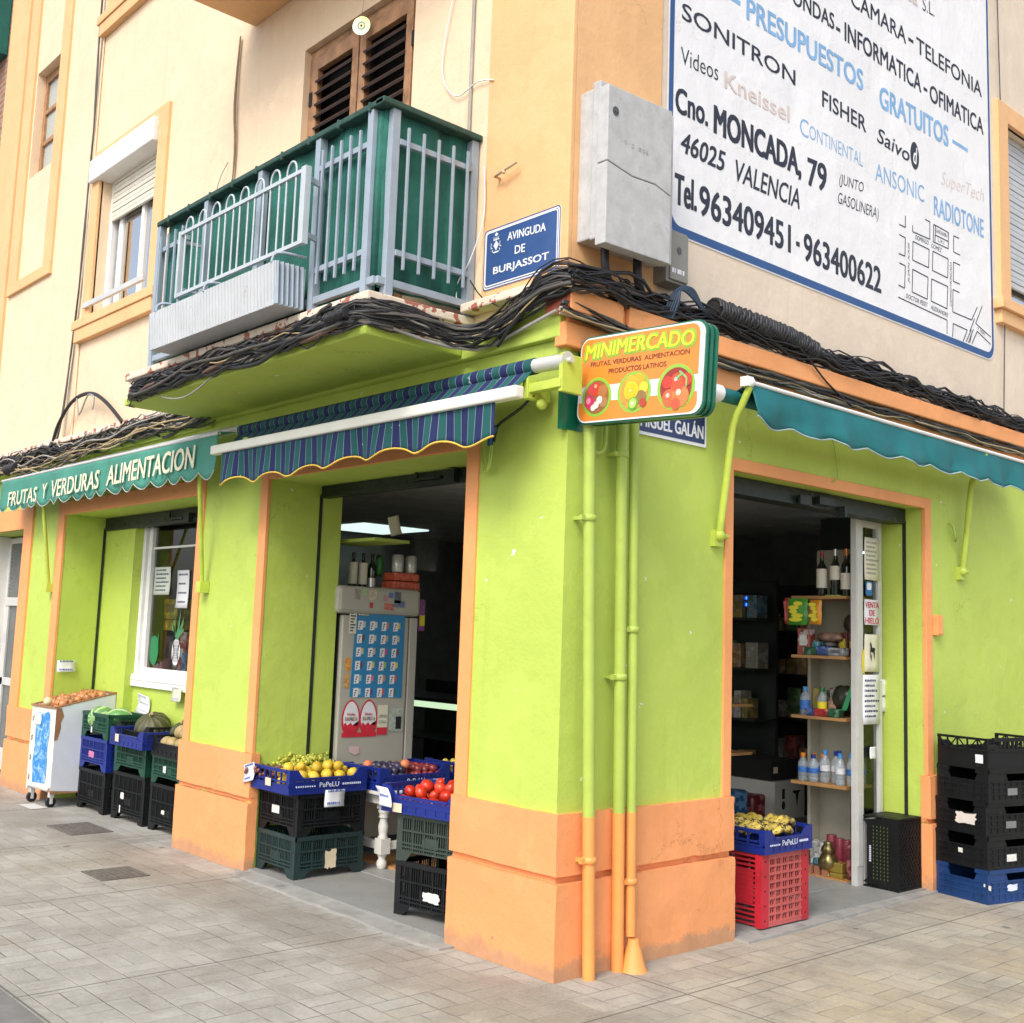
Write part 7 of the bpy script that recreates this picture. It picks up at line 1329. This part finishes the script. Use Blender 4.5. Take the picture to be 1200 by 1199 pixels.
def wprof(r, h): return [(r*.85, 0), (r, .008), (r, h*.16), (r*.93, h*.18), (r, h*.20), (r, h*.30), (r*.93, h*.32), (r, h*.34), (r, h*.62), (r*.9, h*.68), (r*.5, h*.80), (r*.36, h*.86), (r*.36, h*.92)]
for q, (x, y, h, r, lab, cap, lb) in enumerate([(-.578, 2.90, .195, .036, BLUEL, CPO, 'small water bottle with orange cap at the end of the water shelf'), (-.545, 2.99, .19, .034, BLUEL, CPO, 'orange capped water bottle in the second row near the shelf end'), (-.50, 3.03, .19, .034, BLUEL, CPO, 'orange capped water bottle furthest in on the water shelf'), (-.50, 2.91, .19, .036, BLUEL, CPN, 'small water bottle with a navy cap beside the orange capped one'), (-.43, 2.95, .225, .034, WHL, CPB, 'tall water bottle with light blue cap and white label, first of the row'), (-.375, 3.0, .22, .034, WHL, CPN, 'water bottle with a small navy cap in the middle of the water shelf'), (-.33, 2.97, .23, .034, WHL, CPN, 'water bottle with a wide navy cap on the water shelf'), (-.285, 2.91, .215, .033, WHL, CPB, 'water bottle with light blue cap nearest the door panel'), (-.235, 2.97, .22, .033, BLUEL, CPB, 'blue labelled water bottle partly behind the door frame'), (-.225, 3.08, .23, .034, BLUEL, CPR, 'red capped bottle seen through the glazed panel')]): bottle(lb, 'water bottle', (x, y, .706), h, r, WB, lab, cap, 'water_bottle', wprof(r, h), (.36, .54) if lab is WHL else (.32, .50), .36)
bottle('blue capped water bottle alone on the third shelf', 'water bottle', (-.575, 2.92, 1.146), .20, .036, WB, BLUEL, CPB, 'water_bottle', wprof(.036, .20), (.2, .52), .36); bottle('green capped sauce bottle on the third shelf', 'bottle', (-.455, 2.95, 1.146), .20, .034, WB, SGY, plain('green_cap', (.02, .16, .06), .4), 'sauce_bottle', wprof(.034, .2), (.15, .5), .42)
pack('red packet lying at the front of the third shelf', -.47, -.36, 2.865, 2.94, 1.146, 1.20, (.55, .03, .03)); pack('dark blue packet at the front of the third shelf', -.545, -.47, 2.87, 2.94, 1.146, 1.20, (.02, .06, .22)); pack('dark green packet at the front of the third shelf', -.36, -.28, 2.865, 2.95, 1.146, 1.205, (.02, .11, .04)); 
mb = MB(); mb.sphere((-.32, 3.02, 1.27), .085, 14, 10, 0, (1.1, .7, 1.1), lambda a, t: .12*math.sin(7*a+3*t)); o = tag(mb.build('packet', plain('black_green_bag', (.025, .03, .02), .3, .5, sc=25)), 'large black and green bag on the third shelf by the door', 'packet'); mb = MB(); mb.flat([(-.31, 1.18), (-.26, 1.20), (-.20, 1.36), (-.23, 1.37)], (0, 2.955, 0), X, Z); mb.build('green_band', plain('green_band', (.03, .30, .12), .35), o)
mb = MB(); mb.sphere((-.40, 3.0, 1.22), .05, 10, 8, 0, (.8, .6, 1.2), lambda a, t: .1*math.sin(5*a)); tag(mb.build('packet', plain('pinkish_wrap', (.36, .22, .16), .4, .6, sc=40)), 'pinkish brown packet on the third shelf', 'packet')
for z, lb, grp, n0 in ((1.552, 'small packet in the back row of the second shelf', 'back row packets on the second shelf', 3), (1.146, 'small packet in the back row of the third shelf', 'back row packets on the third shelf', 9)):
    for k in range(6):
        w = random.uniform(.05, .075); x = -.63+k*.07; h = random.uniform(.11, .21); mb = MB(); mb.box(x, x+w*.9, 3.10, 3.16, z, z+h); c = ((.40, .10, .06), (.30, .26, .20), (.08, .20, .30), (.36, .28, .05), (.10, .22, .10), (.24, .06, .10))[(k+n0) % 6]
        o = mb.build('packet', printed('row_%d' % ((k+n0) % 6), c, (.5, .48, .42), (.12, .10, .09)), bevel=.006); wobble(o, .03, .005, 9); tag(o, lb, 'packet', grp)
BRS = plain('tarnished_brass', (.22, .17, .07), .28, .3, metal=.8)
t = thing('brass_pot', 'dark brass pot with a pinched waist on the low board by the side door', 'pot', (-.375, 2.90, .112)); mb = MB(); mb.lathe([(.035, 0), (.04, .008), (.025, .02), (.04, .04), (.066, .075), (.068, .105), (.052, .135), (.04, .15)], n=20); mb.build('bowl', BRS, t, world=False); mb = MB(); mb.lathe([(.041, .150), (.050, .165), (.045, .19), (.028, .215), (.036, .228), (.02, .232)], n=20); mb.build('neck', BRS, t, world=False)
mb = MB(); mb.box(-.345, -.245, 2.87, 2.97, .112, .145); mb.box(-.34, -.25, 2.875, 2.965, .147, .215); tag(mb.build('gold_tin', plain('gold_tin', (.46, .34, .07), .25, .2, metal=.7), bevel=.006), 'square gold tin on the low board beside the brass pot', 'tin')
MT = plain('maroon_tin', (.22, .03, .05), .35, .4, sc=30)
for k, (x, h, lb) in enumerate(((-.46, .25, 'tall maroon tin directly behind the brass pot'), (-.395, .235, 'maroon tin between the two others behind the brass pot'), (-.335, .23, 'maroon tin nearest the cream panel'))): mb = MB(); mb.lathe([(.034, 0), (.036, .005), (.036, h-.006), (.033, h)], (x, 3.08, .112), 16); tag(mb.build('round_tin', MT), lb, 'tin')
pack('white plastic tub behind the maroon tins', -.62, -.50, 3.05, 3.17, .112, .30, (.55, .55, .52), 'tub', 'tub'); pack('teal box low behind the brass pot', -.55, -.44, 2.98, 3.02, .112, .2, (.02, .14, .20), 'product_box', 'box'); pack('dark maroon tin box seen beside the door frame', -.235, -.205, 2.9, 2.98, .112, .34, (.20, .03, .04), 'product_box', 'box')
# the whole unit stands back behind the glazed panel
bpy.context.view_layer.update()
for o in [o for o in bpy.data.objects if o not in BEFORE]:
    if o.parent is None: o.location += Vector((-.222, .345, 0))
    if o.type == 'EMPTY' and o.name.split('.')[0] != 'wall_shelving': o.location.z += (o.location.z-1.6)*.0505
    elif o.type == 'MESH' and (o.parent is None or o.parent.name.startswith('wall_shelving')) and not o.name.startswith(('back_panel', 'upright', 'brick')):
        zb = min((v.co.z for v in o.data.vertices)); zb = zb if o.parent is None else zb+.022; o.location.z += (zb-1.6)*.0505
# boxes and shelves deeper in, seen through the side doorway
CB = plain('dim_white_carton', (.50, .50, .46), .7, .06)
o = None
mb = MB(); mb.box(-2.15, -1.55, 3.98, 4.40, .22, .52); o = tag(mb.build('carton', CB), 'white carton with dark print in the dim shop, lower of two', 'box'); mb = MB(); mb.flat(ell(.025, .035, 16, 4.10, .33), (-1.549, 0, 0), Y, Z); mb.flat(R4(4.08, 4.12, .38, .46), (-1.549, 0, 0), Y, Z); mb.flat([(4.22, .44), (4.34, .44), (4.31, .41), (4.29, .30), (4.27, .41), (4.24, .42)], (-1.549, 0, 0), Y, Z); mb.build('print', BLACKG, o)
mb = MB(); mb.box(-2.1, -1.5, 3.95, 4.42, .03, .215); tag(mb.build('carton', plain('grey_carton', (.14, .14, .14), .7)), 'grey carton on the floor under the white carton', 'box')
mb = MB(); mb.box(-2.1, -1.6, 4.0, 4.38, .525, .68); o = tag(mb.build('tray_box', BLACKG), 'black tray box on top of the white carton', 'box'); mb = MB(); mb.flat(R4(4.03, 4.09, .58, .63), (-1.598, 0, 0), Y, Z); mb.build('label', CARD, o)
mb = MB(); mb.box(-2.7, -2.25, 3.9, 4.3, .03, .78); tag(mb.build('carton', plain('tall_grey_carton', (.30, .31, .30), .7)), 'tall pale carton behind the black tray box', 'box')
pack('dark red bag with handles beside the white carton', -1.75, -1.5, 3.62, 3.80, .20, .44, (.16, .02, .025), 'shopping_bag', 'bag', bev=.03); pack('blue plastic bag behind the peaches', -1.7, -1.45, 3.1, 3.5, .25, .50, (.01, .08, .18), 'shopping_bag', 'bag', bev=.05)
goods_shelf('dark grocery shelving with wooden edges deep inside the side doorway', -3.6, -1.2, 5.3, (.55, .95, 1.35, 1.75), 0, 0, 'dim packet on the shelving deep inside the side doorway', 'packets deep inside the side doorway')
t = thing('bread_shelf', 'short wooden shelf behind the pillar inside the side doorway', 'shelf', (-1.1, 2.9, .9))
for z in (.80, 1.16): mb = MB(); mb.box(-2.1, -1.35, 3.0, 3.4, z-.02, z); mb.build('board', PLYW, t)
mb = MB(); mb.box(-1.95, -1.45, 3.1, 3.3, .81, .95); tag(mb.build('packet', plain('amber_wrap', (.34, .14, .03), .25, .5, sc=20), bevel=.04), 'amber wrapped packet on the short wooden shelf', 'packet')
mb = MB(); mb.box(-2.45, -2.35, 4.69, 4.70, 2.02, 2.045); mb.box(-2.45, -2.35, 4.69, 4.70, 1.96, 1.985); t = thing('display_screen', 'small blue lit digits glowing in the dark shop', 'display', (-2.4, 4.7, 1.95)); mb.build('digits', emit('blue_digit_glow', (.02, .12, 1), 2.5), t); mb = MB(); mb.box(-2.5, -2.3, 4.705, 4.78, 1.92, 2.08); mb.build('casing', BLACKG, t)
t = thing('tube_light', 'thin white tube light glowing behind the wine bottles', 'light', (-1.9, 5.0, 2.2)); mb = MB(); mb.tube([(-1.78, 5.0, 2.44), (-1.35, 5.0, 2.44)], .010, 8); mb.build('tube', emit('tube_glow', (.80, .9, .95), 2), t); mb = MB(); mb.box(-1.78, -1.35, 4.99, 5.01, 2.46, 2.75); mb.build('fitting', DK, t)
